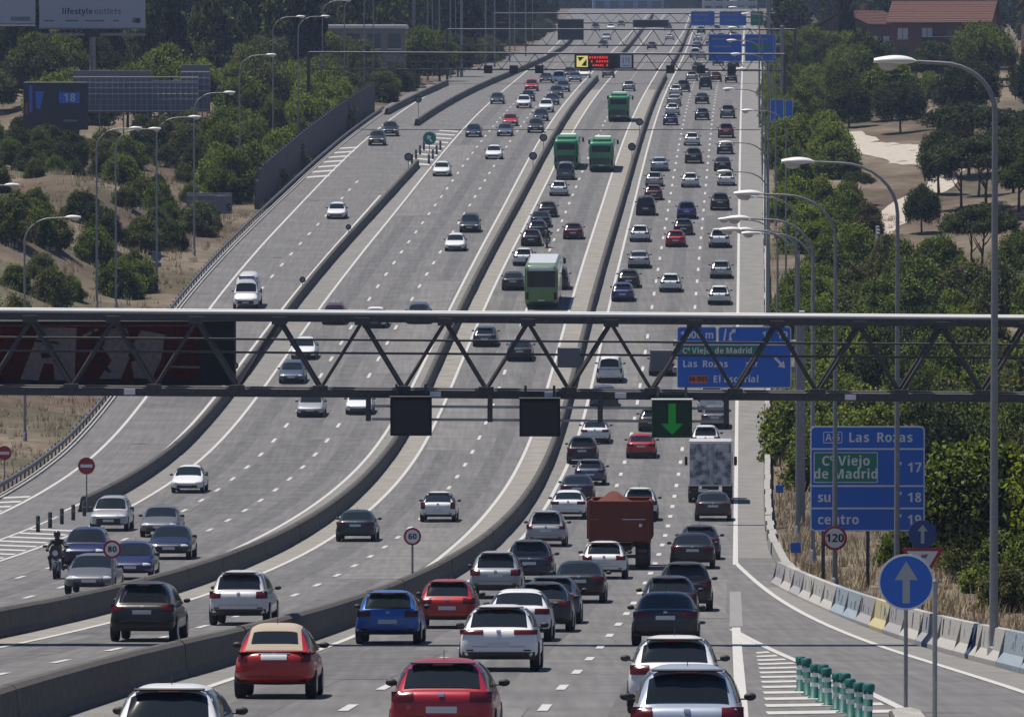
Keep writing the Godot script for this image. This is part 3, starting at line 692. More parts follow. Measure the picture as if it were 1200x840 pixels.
func build_ground() -> void:
	var st := st_new()
	st.set_smooth_group(0)
	var xs := []
	var x := -620.0
	while x <= 620.0:
		xs.append(x)
		var ax := absf(x)
		x += 40.0 if ax > 160.0 else (10.0 if ax > 90.0 else 2.5)
	var zs := []
	var z := -40.0
	while z > -4600.0:
		zs.append(z)
		z -= 6.0 if z > -1000.0 else (15.0 if z > -2300.0 else 200.0)
	var tint := FastNoiseLite.new()
	tint.seed = 5
	tint.frequency = 0.035
	var rows := []
	var cols := []
	for zz in zs:
		var row := PackedVector3Array()
		var cr := PackedColorArray()
		for xx in xs:
			row.append(Vector3(xx, ground_y(xx, zz), zz))
			# bare dry earth with patches of dry and of green grass
			var g := smoothstep(0.0, 0.45, tint.get_noise_2d(xx, zz))
			var br := smoothstep(-0.1, 0.35, tint.get_noise_2d(zz * 0.8 + 300.0, xx * 1.3))
			cr.append(Color(1, 1, 1).lerp(Color(0.5, 0.4, 0.36), br).lerp(Color(0.42, 0.5, 0.34), g * 0.85))
		rows.append(row)
		cols.append(cr)
	for i in zs.size() - 1:
		for k in xs.size() - 1:
			for q in [[i, k], [i + 1, k], [i + 1, k + 1], [i, k], [i + 1, k + 1], [i, k + 1]]:
				st.set_color(cols[q[0]][q[1]])
				st.add_vertex(rows[q[0]][q[1]])
	structure("ground", done(st), M.soil)
	structure("motorway", strip(-62.0, -2150.0, along("edge_l"), along("edge_r"), 0.0, 5.0, 16), M.asphalt)
	# lighter paved shoulders and reserves
	structure("shoulder", strip(-70.0, -950.0, along("h_right", 0.12), along("bar3", -0.55), 0.004), M.shoulder)
	structure("shoulder", strip(-70.0, -950.0, along("bar2", 0.05), along("h_left", -0.12), 0.004), M.shoulder)
	structure("shoulder", strip(-70.0, -950.0, along("bar3", 0.05), along("r_left", -0.12), 0.004), M.shoulder_grey)
	structure("shoulder", strip(-230.0, -950.0, along("l_right", 0.12), along("bar2", -0.6), 0.004), M.shoulder_grey)
	structure("shoulder", strip(-352.0, -716.0, along("bar1", 0.05), along("l_left", -0.12), 0.004), M.shoulder_grey)
	structure("shoulder", strip(-290.0, -1900.0, along("r_edge", 0.12), along("edge_r", -0.05), 0.004), M.shoulder_grey)
	structure("shoulder", strip(-140.0, -252.0, along("ramp_right", 0.12), along("edge_r", -0.05), 0.004), M.shoulder_grey)

func patch_asphalt(a: String, b: String, f0: float, f1: float, za: float, zb: float, m: String, lift := 0.008, called := "road_patch") -> void:
	structure(called, strip(za, zb, func(q: float) -> float: return lerpf(line_x(a, q), line_x(b, q), f0), func(q: float) -> float: return lerpf(line_x(a, q), line_x(b, q), f1), lift), M[m])

func solid_line(n: String, za: float, zb: float, w := 0.2, off := 0.0) -> void:
	structure("edge_line", strip(za, zb, along(n, off - w / 2), along(n, off + w / 2), 0.014), M.road_paint)

func dashes(a: String, b: String, f: float, za: float, zb: float, phase := 0.0) -> void:
	var o := Node3D.new()
	o.name = numbered("lane_line")
	add_child(o)
	o.set_meta("kind", "structure")
	var z := za - phase
	while z > zb:
		var mid := func(q: float) -> float: return lerpf(line_x(a, q), line_x(b, q), f)
		part("dash", strip(z, z - 3.5, func(q: float) -> float: return mid.call(q) - 0.1, func(q: float) -> float: return mid.call(q) + 0.1, 0.014), M.road_paint, o)
		z -= 12.6

func build_markings() -> void:
	for q in [["r_left", "r_edge", 0.36, 0.64, -104.0, -131.0, "asphalt_worn"], ["r_left", "r_edge", 0.03, 0.31, -150.0, -178.0, "asphalt_dark"], ["r_left", "r_edge", 0.69, 0.97, -214.0, -262.0, "asphalt_worn"], ["r_left", "r_edge", 0.36, 0.64, -330.0, -352.0, "asphalt_dark"], ["r_left", "r_edge", 0.69, 0.97, -560.0, -640.0, "asphalt_dark"], ["r_left", "r_edge", 0.03, 0.31, -470.0, -520.0, "asphalt_worn"], ["h_left", "h_right", 0.04, 0.47, -196.0, -236.0, "asphalt_dark"], ["h_left", "h_right", 0.53, 0.97, -262.0, -330.0, "asphalt_worn"], ["h_left", "h_right", 0.04, 0.47, -420.0, -470.0, "asphalt_worn"], ["l_left", "l_right", 0.03, 0.31, -240.0, -300.0, "asphalt_worn"], ["l_left", "l_right", 0.36, 0.64, -350.0, -430.0, "asphalt_dark"], ["l_left", "l_right", 0.69, 0.97, -480.0, -560.0, "asphalt_worn"], ["l_left", "l_right", 0.03, 0.31, -640.0, -760.0, "asphalt_worn"], ["c_left", "c_right", 0.06, 0.94, -455.0, -490.0, "asphalt_dark"]]:
		patch_asphalt(q[0], q[1], q[2], q[3], q[4], q[5], q[6])
	# oil-darkened middle of every lane
	for q in [["r_left", "r_edge", 3, -70.0], ["h_left", "h_right", 2, -70.0], ["l_left", "l_right", 3, -85.0]]:
		for k in q[2]:
			var c: float = (k + 0.5) / q[2]
			var hw: float = 0.16 / q[2]
			patch_asphalt(q[0], q[1], c - hw, c + hw, q[3], -900.0, "asphalt_dark", 0.004, "oil_track")
	solid_line("r_left", -70, -1900)
	solid_line("r_edge", -281, -1900, 0.22)
	solid_line("r_edge", -70, -203, 0.25)
	solid_line("h_right", -70, -1900)
	solid_line("h_left", -70, -1900)
	solid_line("l_right", -80, -1900)
	solid_line("l_left", -80, -1900)
	solid_line("c_right", -352, -670)
	solid_line("c_left", -300, -950)
	solid_line("ramp_right", -120, -284)
	solid_line("gore_right", -100, -201)
	for f in [1.0 / 3, 2.0 / 3]: dashes("r_left", "r_edge", f, -75, -1500, 4.0)
	dashes("h_left", "h_right", 0.5, -80, -1400, 9.0)
	for f in [1.0 / 3, 2.0 / 3]: dashes("l_left", "l_right", f, -85, -1400, 1.5)
	dashes("c_left", "c_right", 0.5, -500, -690, 0.0)
	# broad broken line where the slip road joins
	structure("merge_line", strip(-204, -246, along("r_edge", -0.2), along("r_edge", 0.2), 0.014), M.faded_paint)
	# painted tip of the hatching
	structure("gore_tip", strip(-183, -200, along("r_edge", 0.1), along("gore_right", -0.08), 0.009), M.road_paint)
	# hatching between the carriageway and the slip road
	hatch(-112, -181, "r_edge", 0.5, "gore_right", -0.2, 3.9, 1.5, -1.0)
	hatch(-255, -330, "l_left", -2.6, "l_left", -0.2, 5.2, 1.7, 2.4)
	solid_line("l_left", -255, -345, 0.16, -2.7)
	hatch(-330, -372, "c_left", -3.0, "c_left", -0.2, 6.0, 2.0, -3.0)
	hatch(-700, -760, "c_left", 0.2, "c_left", -2.0, 9.0, 2.6, 3.0)
	hatch(-722, -800, "l_left", -2.6, "l_left", -0.3, 9.0, 2.6, 3.0)

func hatch(za: float, zb: float, a: String, oa: float, b: String, ob: float, every: float, wide: float, lean: float) -> void:
	var o := Node3D.new()
	o.name = numbered("hatching")
	add_child(o)
	o.set_meta("kind", "structure")
	var z := za
	while z > zb:
		var st := st_new()
		var xl := line_x(a, z) + oa
		var xr := line_x(b, z + lean) + ob
		if xr - xl > 0.3 or oa == 0.2:
			var p := []
			for k in 5:
				var t := k / 4.0
				var zz := z + lean * t
				p.append([Vector3(lerpf(xl, xr, t), road_y(zz) + 0.012, zz), Vector3(lerpf(xl, xr, t), road_y(zz - wide) + 0.012, zz - wide)])
			for k in 4: quad(st, p[k][0], p[k][1], p[k + 1][1], p[k + 1][0])
			part("stripe", done(st), M.road_paint, o)
		z -= every

# ------------------------------------------------------------------ barriers
func wall_segment(n: String, za: float, zb: float, prof: Array, off := 0.0) -> ArrayMesh:
	var st := st_new()
	st.set_smooth_group(-1)
	var cnt := maxi(1, int(ceil((za - zb) / 4.0)))
	var prev := []
	for i in cnt + 1:
		var z := lerpf(za, zb, float(i) / cnt)
		var dx := (line_x(n, z - 2) - line_x(n, z + 2)) / 4.0
		var side := Vector3(1, 0, dx).normalized()
		var c := Vector3(line_x(n, z) + off, road_y(z), z)
		var ring := []
		for p in prof: ring.append(c + side * float(p[0]) + Vector3.UP * float(p[1]))
		if i > 0:
			for k in prof.size() - 1: quad(st, prev[k], prev[k + 1], ring[k + 1], ring[k])
		if i == 0 or i == cnt:
			for k in range(1, prof.size() - 1):
				if i == 0:
					for p in [ring[0], ring[k + 1], ring[k]]: st.add_vertex(p)
				else:
					for p in [ring[0], ring[k], ring[k + 1]]: st.add_vertex(p)
		prev = ring
	return done(st)

func cast_barrier(n: String, za: float, zb: float, label: String, piece := 6.0, top := 0.82) -> void:
	# concrete wall in cast lengths; the right foot of the wall runs on the surveyed line
	var o := thing("concrete_barrier", Vector3.ZERO, 0, label, "barrier", "concrete barriers between the carriageways")
	var prof := [[-0.6, -0.05], [-0.6, 0.1], [-0.47, 0.2], [-0.44, top - 0.08], [-0.37, top], [-0.2, top], [-0.12, top - 0.08], [-0.08, 0.2], [-0.01, 0.1], [0.0, -0.05]]
	var z := za
	var count := 0
	while z > zb and count < 150:
		var e := maxf(z - piece, zb)
		var sag := rng.randf_range(-0.012, 0.012)
		var pr := []
		for p in prof: pr.append([p[0] + sag, p[1] + (sag if p[1] > 0.5 else 0.0)])
		part("wall_length", wall_segment(n, z - 0.012, e + 0.012, pr), M.barrier_concrete, o)
		z = e
		count += 1

func build_barriers() -> void:
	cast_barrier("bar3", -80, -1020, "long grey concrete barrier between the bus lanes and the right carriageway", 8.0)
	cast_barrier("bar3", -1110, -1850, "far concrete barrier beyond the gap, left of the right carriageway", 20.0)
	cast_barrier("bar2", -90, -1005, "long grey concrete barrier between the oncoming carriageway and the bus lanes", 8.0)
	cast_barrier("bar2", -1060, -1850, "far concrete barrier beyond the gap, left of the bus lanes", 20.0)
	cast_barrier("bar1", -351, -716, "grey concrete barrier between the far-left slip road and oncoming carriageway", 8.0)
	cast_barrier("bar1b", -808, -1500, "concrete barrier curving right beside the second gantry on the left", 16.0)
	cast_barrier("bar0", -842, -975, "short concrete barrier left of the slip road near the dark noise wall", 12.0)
	# precast blocks along the slip road, painted over
	var paints := ["graffiti_white", "graffiti_grey", "graffiti_blue", "graffiti_white", "graffiti_yellow", "graffiti_grey", "graffiti_white", "graffiti_grey", "graffiti_white", "graffiti_blue"]
	var words := {"graffiti_white": "dirty white", "graffiti_grey": "grey scrawled", "graffiti_blue": "pale blue painted", "graffiti_yellow": "yellow painted"}
	var prof := [[-0.02, -0.05], [-0.02, 0.08], [0.16, 0.3], [0.22, 0.84], [0.42, 0.84], [0.48, 0.3], [0.64, 0.08], [0.64, -0.05]]
	var ord := ["first", "second", "third", "fourth", "fifth", "sixth", "seventh", "eighth", "ninth", "tenth", "eleventh", "twelfth", "thirteenth", "fourteenth", "fifteenth", "sixteenth", "seventeenth", "eighteenth", "nineteenth", "twentieth"]
	var z := -256.0
	for i in 19:
		var m: String = paints[(i * 3 + 1) % paints.size()]
		if i == 9: m = "graffiti_yellow"
		elif m == "graffiti_yellow": m = "graffiti_white"
		var o := thing("barrier_block", Vector3.ZERO, 0, "%s precast concrete barrier block, %s from the far end along the slip road" % [words[m], ord[i]], "barrier", "precast blocks along the slip road")
		part("block", wall_segment("jersey", z + 5.75, z, prof), M[m], o)
		if i == 14:
			part("painted_stripe", wall_segment("jersey", z + 4.4, z + 3.5, [[-0.03, 0.0], [-0.03, 0.09], [0.15, 0.31], [0.21, 0.848], [0.43, 0.848], [0.5, 0.3]]), M.paint_navy, o)
		# scrawled strokes, each a shade of its own
		for k in 4:
			var zz := z + rng.randf_range(0.6, 5.2)
			var mm: StandardMaterial3D = M[["paint_navy", "graffiti_grey", "graffiti_blue", "print_grey", "trim"][rng.randi() % 5]]
			var lo := rng.randf_range(0.32, 0.45)
			var hi := rng.randf_range(0.5, 0.8)
			part("scrawl", wall_segment("jersey", zz, zz - rng.randf_range(0.08, 0.3), [[0.155 + (lo - 0.3) * 0.11, lo], [0.155 + (hi - 0.3) * 0.11, hi], [0.2, hi], [0.2, lo]]), mm, o)
		z += 5.8
	# low wall and steel rail beside the right shoulder
	var w := thing("low_wall", Vector3.ZERO, 0, "low pale concrete wall along the right shoulder below the green shrubs", "wall")
	z = -254.0
	while z > -1500.0:
		var e := z - (6.0 if z > -600 else 24.0)
		var j := rng.randf_range(-0.05, 0.05)
		part("wall_length", wall_segment("edge_r", z - 0.02, e + 0.02, [[0.0 + j, -0.1], [0.02 + j, 0.5], [0.34 + j, 0.52], [0.36 + j, -0.1]]), M.concrete, w)
		z = e
	# steel rail on the far left
	var g := thing("guard_rail", Vector3.ZERO, 0, "steel guard rail with motorcyclist skirt along the far-left slip road", "guard rail")
	var wave := [[0.0, 0.45], [0.05, 0.5], [0.0, 0.58], [0.0, 0.62], [0.05, 0.7], [0.0, 0.76], [-0.03, 0.76], [-0.03, 0.45]]
	part("rail", wall_segment("rail", -362, -852, wave, 0.05), M.rail_steel, g)
	part("kerb", wall_segment("rail", -362, -852, [[0.0, -0.05], [0.02, 0.1], [0.3, 0.12], [0.42, 0.1], [0.44, -0.05]], -0.02), M.concrete, g)
	var post := box(0.09, 1.0, 0.12)
	z = -363.0
	while z > -850.0:
		part("post", post, M.old_steel, g, Vector3(line_x("rail", z) - 0.06, road_y(z) + 0.3, z))
		z -= 3.0
	# dark noise wall behind that rail
	var nw := thing("noise_wall", Vector3.ZERO, 0, "tall dark noise wall beside the far-left slip road below bright shrubs", "wall")
	z = -650.0
	while z > -852.0:
		var e := z - 4.0
		var a := Vector3(line_x("rail", z) - 1.3, 0, z)
		var b := Vector3(line_x("rail", e) - 1.3, 0, e)
		var top := 3.4 * smoothstep(-640, -656, z) + 0.2
		var st := st_new()
		st.set_smooth_group(-1)
		var side := (b - a).cross(Vector3.UP).normalized() * 0.08
		var ga := a + Vector3.UP * (road_y(z) - 0.3)
		var gb := b + Vector3.UP * (road_y(e) - 0.3)
		var up := Vector3.UP * (top + 0.3)
		var gap := (b - a).normalized() * 0.06
		ga += gap
		gb -= gap
		quad(st, ga + side, ga + side + up, gb + side + up, gb + side)
		quad(st, gb - side, gb - side + up, ga - side + up, ga - side)
		quad(st, ga + side + up, ga - side + up, gb - side + up, gb + side + up)
		quad(st, ga - side, ga - side + up, ga + side + up, ga + side)
		quad(st, gb + side, gb + side + up, gb - side + up, gb - side)
		part("panel", done(st), M.noise_wall, nw)
		part("post", box(0.2, top + 0.5, 0.2), M.old_steel, nw, Vector3(a.x, road_y(z) + top * 0.5, z))
		z = e

# ------------------------------------------------------------------ lamps
func lamp_proto(height: float, arm: float, side: float, thick: float) -> Node3D:
	var o := Node3D.new()
	var pts := []
	var rad := []
	for i in 5:
		pts.append(Vector3(0, (height - arm * 0.62) * i / 4.0, 0))
		rad.append(lerpf(thick, thick * 0.62, i / 4.0))
	for i in range(1, 9):
		var t := i / 8.0 * PI * 0.5
		pts.append(Vector3(side * arm * 0.7 * (1.0 - cos(t)), height - arm * 0.62 + arm * 0.62 * sin(t), 0))
		rad.append(lerpf(thick * 0.6, thick * 0.4, i / 8.0))
	pts.append(Vector3(side * arm, height + 0.03, 0))
	rad.append(thick * 0.38)
	part("pole", tube_mesh(pts, rad, 10), M.lamp_metal, o)
	part("base", tube_mesh([Vector3(0, -0.6, 0), Vector3(0, 0.5, 0), Vector3(0, 0.55, 0)], [thick * 1.5, thick * 1.4, thick], 10), M.lamp_metal, o)
	# lantern: a long drop-shaped shell with a bowl beneath
	var st := st_new()
	st.set_smooth_group(0)
	var rings := []
	for i in 9:
		var t := i / 8.0
		var w := 0.03 + 0.21 * sin(pow(t, 0.75) * PI * 0.86)
		var ring := []
		for k in 12:
			var a := TAU * k / 12.0
			ring.append(Vector3(side * (arm + t * 1.05), height + 0.04 + sin(a) * w * (0.62 if sin(a) > 0 else 0.3), cos(a) * w))
		rings.append(ring)
	for i in 8:
		for k in 12:
			var j := (k + 1) % 12
			if side > 0: quad(st, rings[i][k], rings[i][j], rings[i + 1][j], rings[i + 1][k])
			else: quad(st, rings[i][j], rings[i][k], rings[i + 1][k], rings[i + 1][j])
	var head := part("lantern", done(st), M.lamp_shell, o)
	st = st_new()
	st.set_smooth_group(0)
	for i in 8:
		for k in 6:
			var p := []
			for q in [[i, k], [i + 1, k], [i + 1, k + 1], [i, k + 1]]:
				var u: float = q[0] / 8.0
				var t: float = PI + PI * q[1] / 6.0
				var w := 0.17 * sqrt(maxf(0.0, 1.0 - pow(u * 2 - 1, 2)))
				p.append(Vector3(side * (arm + 0.42 + u * 0.55), height + 0.0 + sin(t) * w * 1.1, cos(t) * w))
			quad(st, p[0], p[1], p[2], p[3])
	part("bowl", done(st), M.lamp_glass, head)
	return o

func put_lamp(proto: Node3D, at: Vector3, label: String, group: String) -> void:
	var o: Node3D = proto.duplicate()
	o.name = numbered("street_lamp")
	add_child(o)
	o.position = at
	tag(o, label, "street lamp", group)

func build_lamps() -> void:
	var ord := ["first", "second", "third", "fourth", "fifth", "sixth", "seventh", "eighth", "ninth", "tenth", "eleventh", "twelfth", "thirteenth", "fourteenth", "fifteenth", "sixteenth", "seventeenth", "eighteenth", "nineteenth", "twentieth", "twenty first", "twenty second"]
	var pr := lamp_proto(14.3, 2.6, -1.0, 0.1)
	var near := lamp_proto(14.75, 1.9, -1.0, 0.115)
	var right := [[11.75, -166.0], [12.1, -214.0], [11.62, -245.0], [12.55, -284.0]]
	var z := -318.0
	while z > -930.0:
		right.append([line_x("r_edge", z) + 3.1 + sin(z * 1.7) * 0.9, z])
		z -= 35.5 + cos(z) * 4.0
	for i in right.size():
		put_lamp(near if i == 0 else pr, on_ground(right[i][0], right[i][1]), "grey street lamp on a tall pole, %s up the right verge from near end" % ord[i], "lamps along the right verge")
	var pl := lamp_proto(14.0, 2.5, 1.0, 0.1)
	var left := [[-36.2, -452.0], [-30.6, -428.0], [-32.4, -532.0], [-31.0, -533.5], [-28.6, -549.0], [-27.4, -588.0], [-26.5, -664.0], [-26.4, -754.0], [-24.3, -776.0], [-23.6, -850.0], [-21.4, -872.0], [-19.5, -900.0], [-18.8, -925.0], [-14.0, -985.0], [-12.0, -1030.0], [-9.0, -1090.0], [-7.0, -1140.0], [-3.0, -1200.0], [0.5, -1260.0], [4.0, -1330.0]]
	for i in left.size():
		put_lamp(pl, on_ground(left[i][0], left[i][1]), "grey street lamp on a tall pole, %s up the left verge from near end" % ord[i], "lamps along the left verge")
	for i in 9:
		var q: Array = [[-11.5, -1000.0], [-9.4, -1004.0], [-7.8, -1015.0], [-6.2, -1020.0], [-4.6, -1028.0], [-1.2, -1085.0], [0.2, -1100.0], [2.6, -1150.0], [5.4, -1200.0]][i]
		var o := thing("utility_pole", on_ground(q[0] - 3.0, q[1]), 0, "slender tall grey pole among the far left trees, %s from the left" % ord[i], "pole", "tall poles by the far left trees")
		part("pole", tube_mesh([Vector3(0, -0.5, 0), Vector3(0, 19.0, 0)], [0.16 if i != 4 else 0.26, 0.08 if i != 4 else 0.2], 10), M.lamp_metal, o)
		part("crossarm", box(1.6, 0.1, 0.1, 0.02), M.lamp_metal, o, Vector3(0, 18.4, 0))
	pr.free()
	near.free()
	pl.free()

# ------------------------------------------------------------------ gantries
func gantry(z: float, xa: float, xb: float, y_low: float, y_high: float, node: float, panel: float, tilt: float, label: String, thick: float, depth: float, rails: Array) -> Node3D:
	var o := thing("sign_gantry", Vector3(0, 0, z), 0, label, "gantry")
	o.rotation.z = tilt
	var len := xb - xa
	var mid := (xa + xb) / 2
	for s in [0.0, -depth]:
		part("top_chord", box(len, thick * 0.8, thick * 0.8, 0.02), M.old_steel, o, Vector3(mid, y_high - thick * 0.05, s))
		part("top_pipe", tube_mesh([Vector3(xa - 0.3, 0, 0), Vector3(xb + 0.3, 0, 0)], [thick * 0.17, thick * 0.17], 14), M.lamp_shell, o, Vector3(0, y_high + thick * 0.46, s + 0.05))
		part("bottom_chord", box(len, thick * 0.85, thick * 0.85, 0.02), M.old_steel, o, Vector3(mid, y_low, s))
		var x: float = node - ceil((node - xa) / panel) * panel
		while x < xb:
			if x > xa:
				if s == 0.0:
					part("gusset_plate", box(thick * 1.5, thick * 0.75, 0.03, 0.005), M.old_steel, o, Vector3(x, y_high - thick * 0.35, thick * 0.42))
					part("gusset_plate", box(thick * 1.5, thick * 0.75, 0.03, 0.005), M.old_steel, o, Vector3(x + panel * 0.5, y_low + thick * 0.4, thick * 0.44))
				for e in [-0.5, 0.5]:
					var x2: float = x + e * panel
					if x2 < xa or x2 > xb: continue
					var st := st_new()
					bar(st, Vector3(x, y_high - thick * 0.4, s), Vector3(x2, y_low + thick * 0.4, s), thick * 0.2)
					part("diagonal", done(st), M.old_steel, o)
			x += panel
	part("walkway", box(len, 0.05, depth - thick - 0.02, 0.01), M.old_steel, o, Vector3(mid, y_low - thick * 0.3, -depth / 2))
	for r in rails: part("hand_rail", box(len, 0.06, 0.06, 0.01), M.old_steel, o, Vector3(mid, r, -depth * 0.5))
	# legs at both ends
	for x in [xa, xb]:
		var foot := ground_y(x, z) - 0.5
		for s in [0.0, -depth]:
			part("leg", box(0.35, y_high - foot + 0.2, 0.35, 0.03), M.old_steel, o, Vector3(x + (0.36 if x > 0 else -0.36), (y_high + foot) / 2, s))
	return o

func signal_box(at: Vector3, w: float, h: float, label: String, lit: bool) -> void:
	var o := thing("lane_signal", at, 0, label, "signal", "lane signals under the near gantry")
	part("housing", box(w, h, 0.3, 0.02), M.signal_green if lit else M.box_black, o)
	part("visor", box(w * 1.04, 0.04, 0.5, 0.008), M.old_steel if not lit else M.bollard_white, o, Vector3(0, h / 2 + 0.03, 0.08))
	part("screen", box(w * 0.88, h * 0.88, 0.02, 0.003), M.signal_green if lit else M.screen_dark, o, Vector3(0, 0, 0.157))
	for s in [-1, 1]: part("hanger", box(0.07, 0.45, 0.07, 0.01), M.old_steel, o, Vector3(s * w * 0.35, h / 2 + 0.14, -0.1))
	if lit:
		var d := part("arrow", plate([Vector2(-0.1, 0.42), Vector2(0.1, 0.42), Vector2(0.1, -0.12), Vector2(0.3, -0.12), Vector2(0.0, -0.42), Vector2(-0.3, -0.12), Vector2(-0.1, -0.12)], 0.02), M.green_light, o, Vector3(0, 0, 0.18))
		d.set_meta("label", "green lit arrow pointing down")

func px_x(px: float, s: float) -> float: return (px - 600.0) / s

func build_gantries() -> void:
	var g := gantry(-184.0, -37.0, 16.2, 4.36, 6.4, -13.05, 2.24, -0.0072, "near steel truss gantry spanning every carriageway, carrying three lane signals", 0.27, 1.3, [5.42, 5.78])
	# signal carrier bars below the truss
	for y in [4.03, 3.68]: part("carrier_bar", box(9.6, 0.07, 0.07, 0.01), M.steel, g, Vector3(1.0, y, 0.3))
	for x in [-3.9, -0.62, 2.35, 5.75]: part("carrier_post", box(0.14, 0.75, 0.14, 0.015), M.old_steel, g, Vector3(x, 4.0, 0.3))
	for a in [[1.5, 5.35, 0.62, 0.55], [4.0, 5.3, 0.6, 0.55], [2.6, 4.15, 0.5, 0.35]]: part("equipment_box", box(a[2], a[3], 0.3, 0.02), M.sign_back, g, Vector3(a[0], a[1], -0.65))
	for x in [-10.35, 1.0, 2.9, 9.1, -2.1]: part("number_plate", box(0.3, 0.15, 0.02, 0.004), M.sign_white, g, Vector3(x, 4.36, 0.15))
	signal_box(Vector3(-2.72, 3.78, -183.55), 1.12, 1.02, "black unlit lane signal, leftmost under the near gantry", false)
	signal_box(Vector3(0.75, 3.75, -183.55), 1.1, 1.0, "black unlit lane signal between the unlit one and the green arrow", false)
	signal_box(Vector3(4.31, 3.72, -183.55), 1.08, 1.0, "lane signal showing a green arrow under the near gantry", true)
	# message sign seen from behind, sprayed over
	var s := thing("message_sign", Vector3(-12.4, 5.42, -186.1), 0, "back of a wide message sign sprayed with red and grey graffiti", "sign")
	part("cabinet", box(9.7, 1.78, 0.9, 0.03), M.noise_wall, s)
	rough_mat("spray_red", lin(.05, .008, .009), lin(.11, .016, .016), 1.2, 0.8)
	rough_mat("spray_grey", lin(.17, .14, .135), lin(.28, .235, .225), 1.0, 0.8)
	part("red_field", box(7.6, 1.5, 0.02, 0.004), M.spray_red, s, Vector3(0.1, 0, 0.462))
	var shapes := [
		[Vector2(-3.6, -.7), Vector2(-3.4, .1), Vector2(-3.75, .62), Vector2(-3.2, .68), Vector2(-3.0, .2), Vector2(-2.75, .68), Vector2(-2.25, .62), Vector2(-2.7, 0), Vector2(-2.2, -.68), Vector2(-2.7, -.7), Vector2(-3.0, -.2), Vector2(-3.2, -.72)],
		[Vector2(-1.0, -.72), Vector2(-.62, .25), Vector2(-.5, .7), Vector2(.55, .68), Vector2(.5, -.2), Vector2(.5, -.74), Vector2(-.05, -.74), Vector2(-.1, -.3), Vector2(-.35, -.28), Vector2(-.5, -.74)],
		[Vector2(1.15, -.7), Vector2(1.5, -.2), Vector2(1.25, .15), Vector2(1.45, .66), Vector2(1.9, .68), Vector2(2.05, .2), Vector2(2.3, .62), Vector2(2.95, .5), Vector2(2.85, -.15), Vector2(2.6, -.7), Vector2(2.1, -.68), Vector2(2.0, -.1), Vector2(1.75, -.7)]]
	for p in shapes: part("painted_letter", plate(p, 0.012), M.spray_grey, s, Vector3(0, 0, 0.48))
	for p in [[Vector2(-.45, .0), Vector2(-.1, .02), Vector2(-.05, -.12), Vector2(-.4, -.14)], [Vector2(-.95, .4), Vector2(.05, .3), Vector2(.08, .24), Vector2(-.95, .34)], [Vector2(-1.75, .7), Vector2(-1.65, .7), Vector2(-1.85, -.1), Vector2(-1.55, -.66), Vector2(-1.68, -.68), Vector2(-2.0, -.1)], [Vector2(.95, .6), Vector2(1.02, .62), Vector2(1.1, -.1), Vector2(1.5, -.5), Vector2(1.42, -.56), Vector2(1.0, -.12)], [Vector2(1.95, -.02), Vector2(2.25, .1), Vector2(2.2, -.2), Vector2(2.0, -.24)]]: part("painted_stroke", plate(p, 0.012), M.sign_black, s, Vector3(0, 0, 0.495))
	for p in [[Vector2(3.1, -.4), Vector2(3.9, -.42), Vector2(3.9, -.36), Vector2(3.1, -.34)], [Vector2(.75, .42), Vector2(1.15, .62), Vector2(1.1, .68), Vector2(.7, .48)], [Vector2(-4.2, .45), Vector2(-3.9, -.6), Vector2(-3.84, -.58), Vector2(-4.1, .46)]]: part("painted_stroke", plate(p, 0.012), M.spray_grey, s, Vector3(0, 0, 0.495))
	# second gantry with the lit message sign, far up the hill
	var z2 := -798.0
	var sc := 10.05
	var b2 := road_y(z2)
	gantry(z2, -23.5, 31.5, b2 + 7.0, b2 + 8.9, 0.0, 2.6, -0.004, "second truss gantry carrying the lit message sign over the hill", 0.2, 1.3, [b2 + 7.9])
	var v := thing("message_sign", Vector3(10.75, b2 + 7.95, z2 + 0.5), 0, "black message sign with yellow arrow and red lettering on second gantry", "sign")
	part("cabinet", box(6.9, 1.75, 0.5, 0.03), M.box_black, v)
	part("arrow_panel", box(1.3, 1.3, 0.02, 0.004), M.yellow_light, v, Vector3(-2.55, 0, 0.262))
	for p in [[Vector2(-.55, .5), Vector2(.25, .5), Vector2(-.3, .0)], [Vector2(.52, .3), Vector2(.52, -.55), Vector2(-.1, -.5)]]: part("arrow_shade", plate(p, 0.012), M.sign_black, v, Vector3(-2.55, 0, 0.28))
	for row in 3:
		var x: float = -1.75 + row * 0.22
		for k in 9 - row:
			var w := rng.randf_range(0.12, 0.22)
			if rng.randf() > 0.16: part("lit_segment", box(w, rng.randf_range(0.22, 0.3), 0.012, 0.002), M.amber_text, v, Vector3(x + w / 2, 0.46 - row * 0.46, 0.262))
			x += w + 0.11
	part("white_panel", box(1.35, 1.45, 0.02, 0.004), M.sign_white, v, Vector3(2.55, 0, 0.262))
	for a in [[-0.3, 0.1, 0.1, 0.7], [0.05, 0.2, 0.08, 0.5], [0.35, 0.1, 0.1, 0.7], [0, -0.5, 0.8, 0.1]]: part("panel_print", box(a[2], a[3], 0.012, 0.002), M.lattice, v, Vector3(2.55 + a[0], a[1], 0.275))
	for i in 6:
		var px: float = [572.0, 602.0, 632.0, 786.0, 822.0, 858.0][i]
		var o := thing("lane_signal", Vector3(px_x(px, sc), b2 + 7.0, z2 + 0.4), 0, "small black lane signal, %s from the left on the second gantry" % ["first", "second", "third", "fourth", "fifth", "sixth"][i], "signal", "lane signals on the second gantry")
		part("housing", box(1.0, 0.9, 0.3, 0.02), M.box_black, o)
		part("visor", box(1.04, 0.05, 0.5, 0.01), M.old_steel, o, Vector3(0, 0.47, 0.08))
	var z3 := -985.0
	var b3 := road_y(z3)
	gantry(z3, -9.0, 40.5, b3 + 5.5, b3 + 7.8, 12.0, 2.8, 0.0, "third truss gantry just beyond the lit message sign", 0.2, 1.3, [])
	var z4 := -1210.0
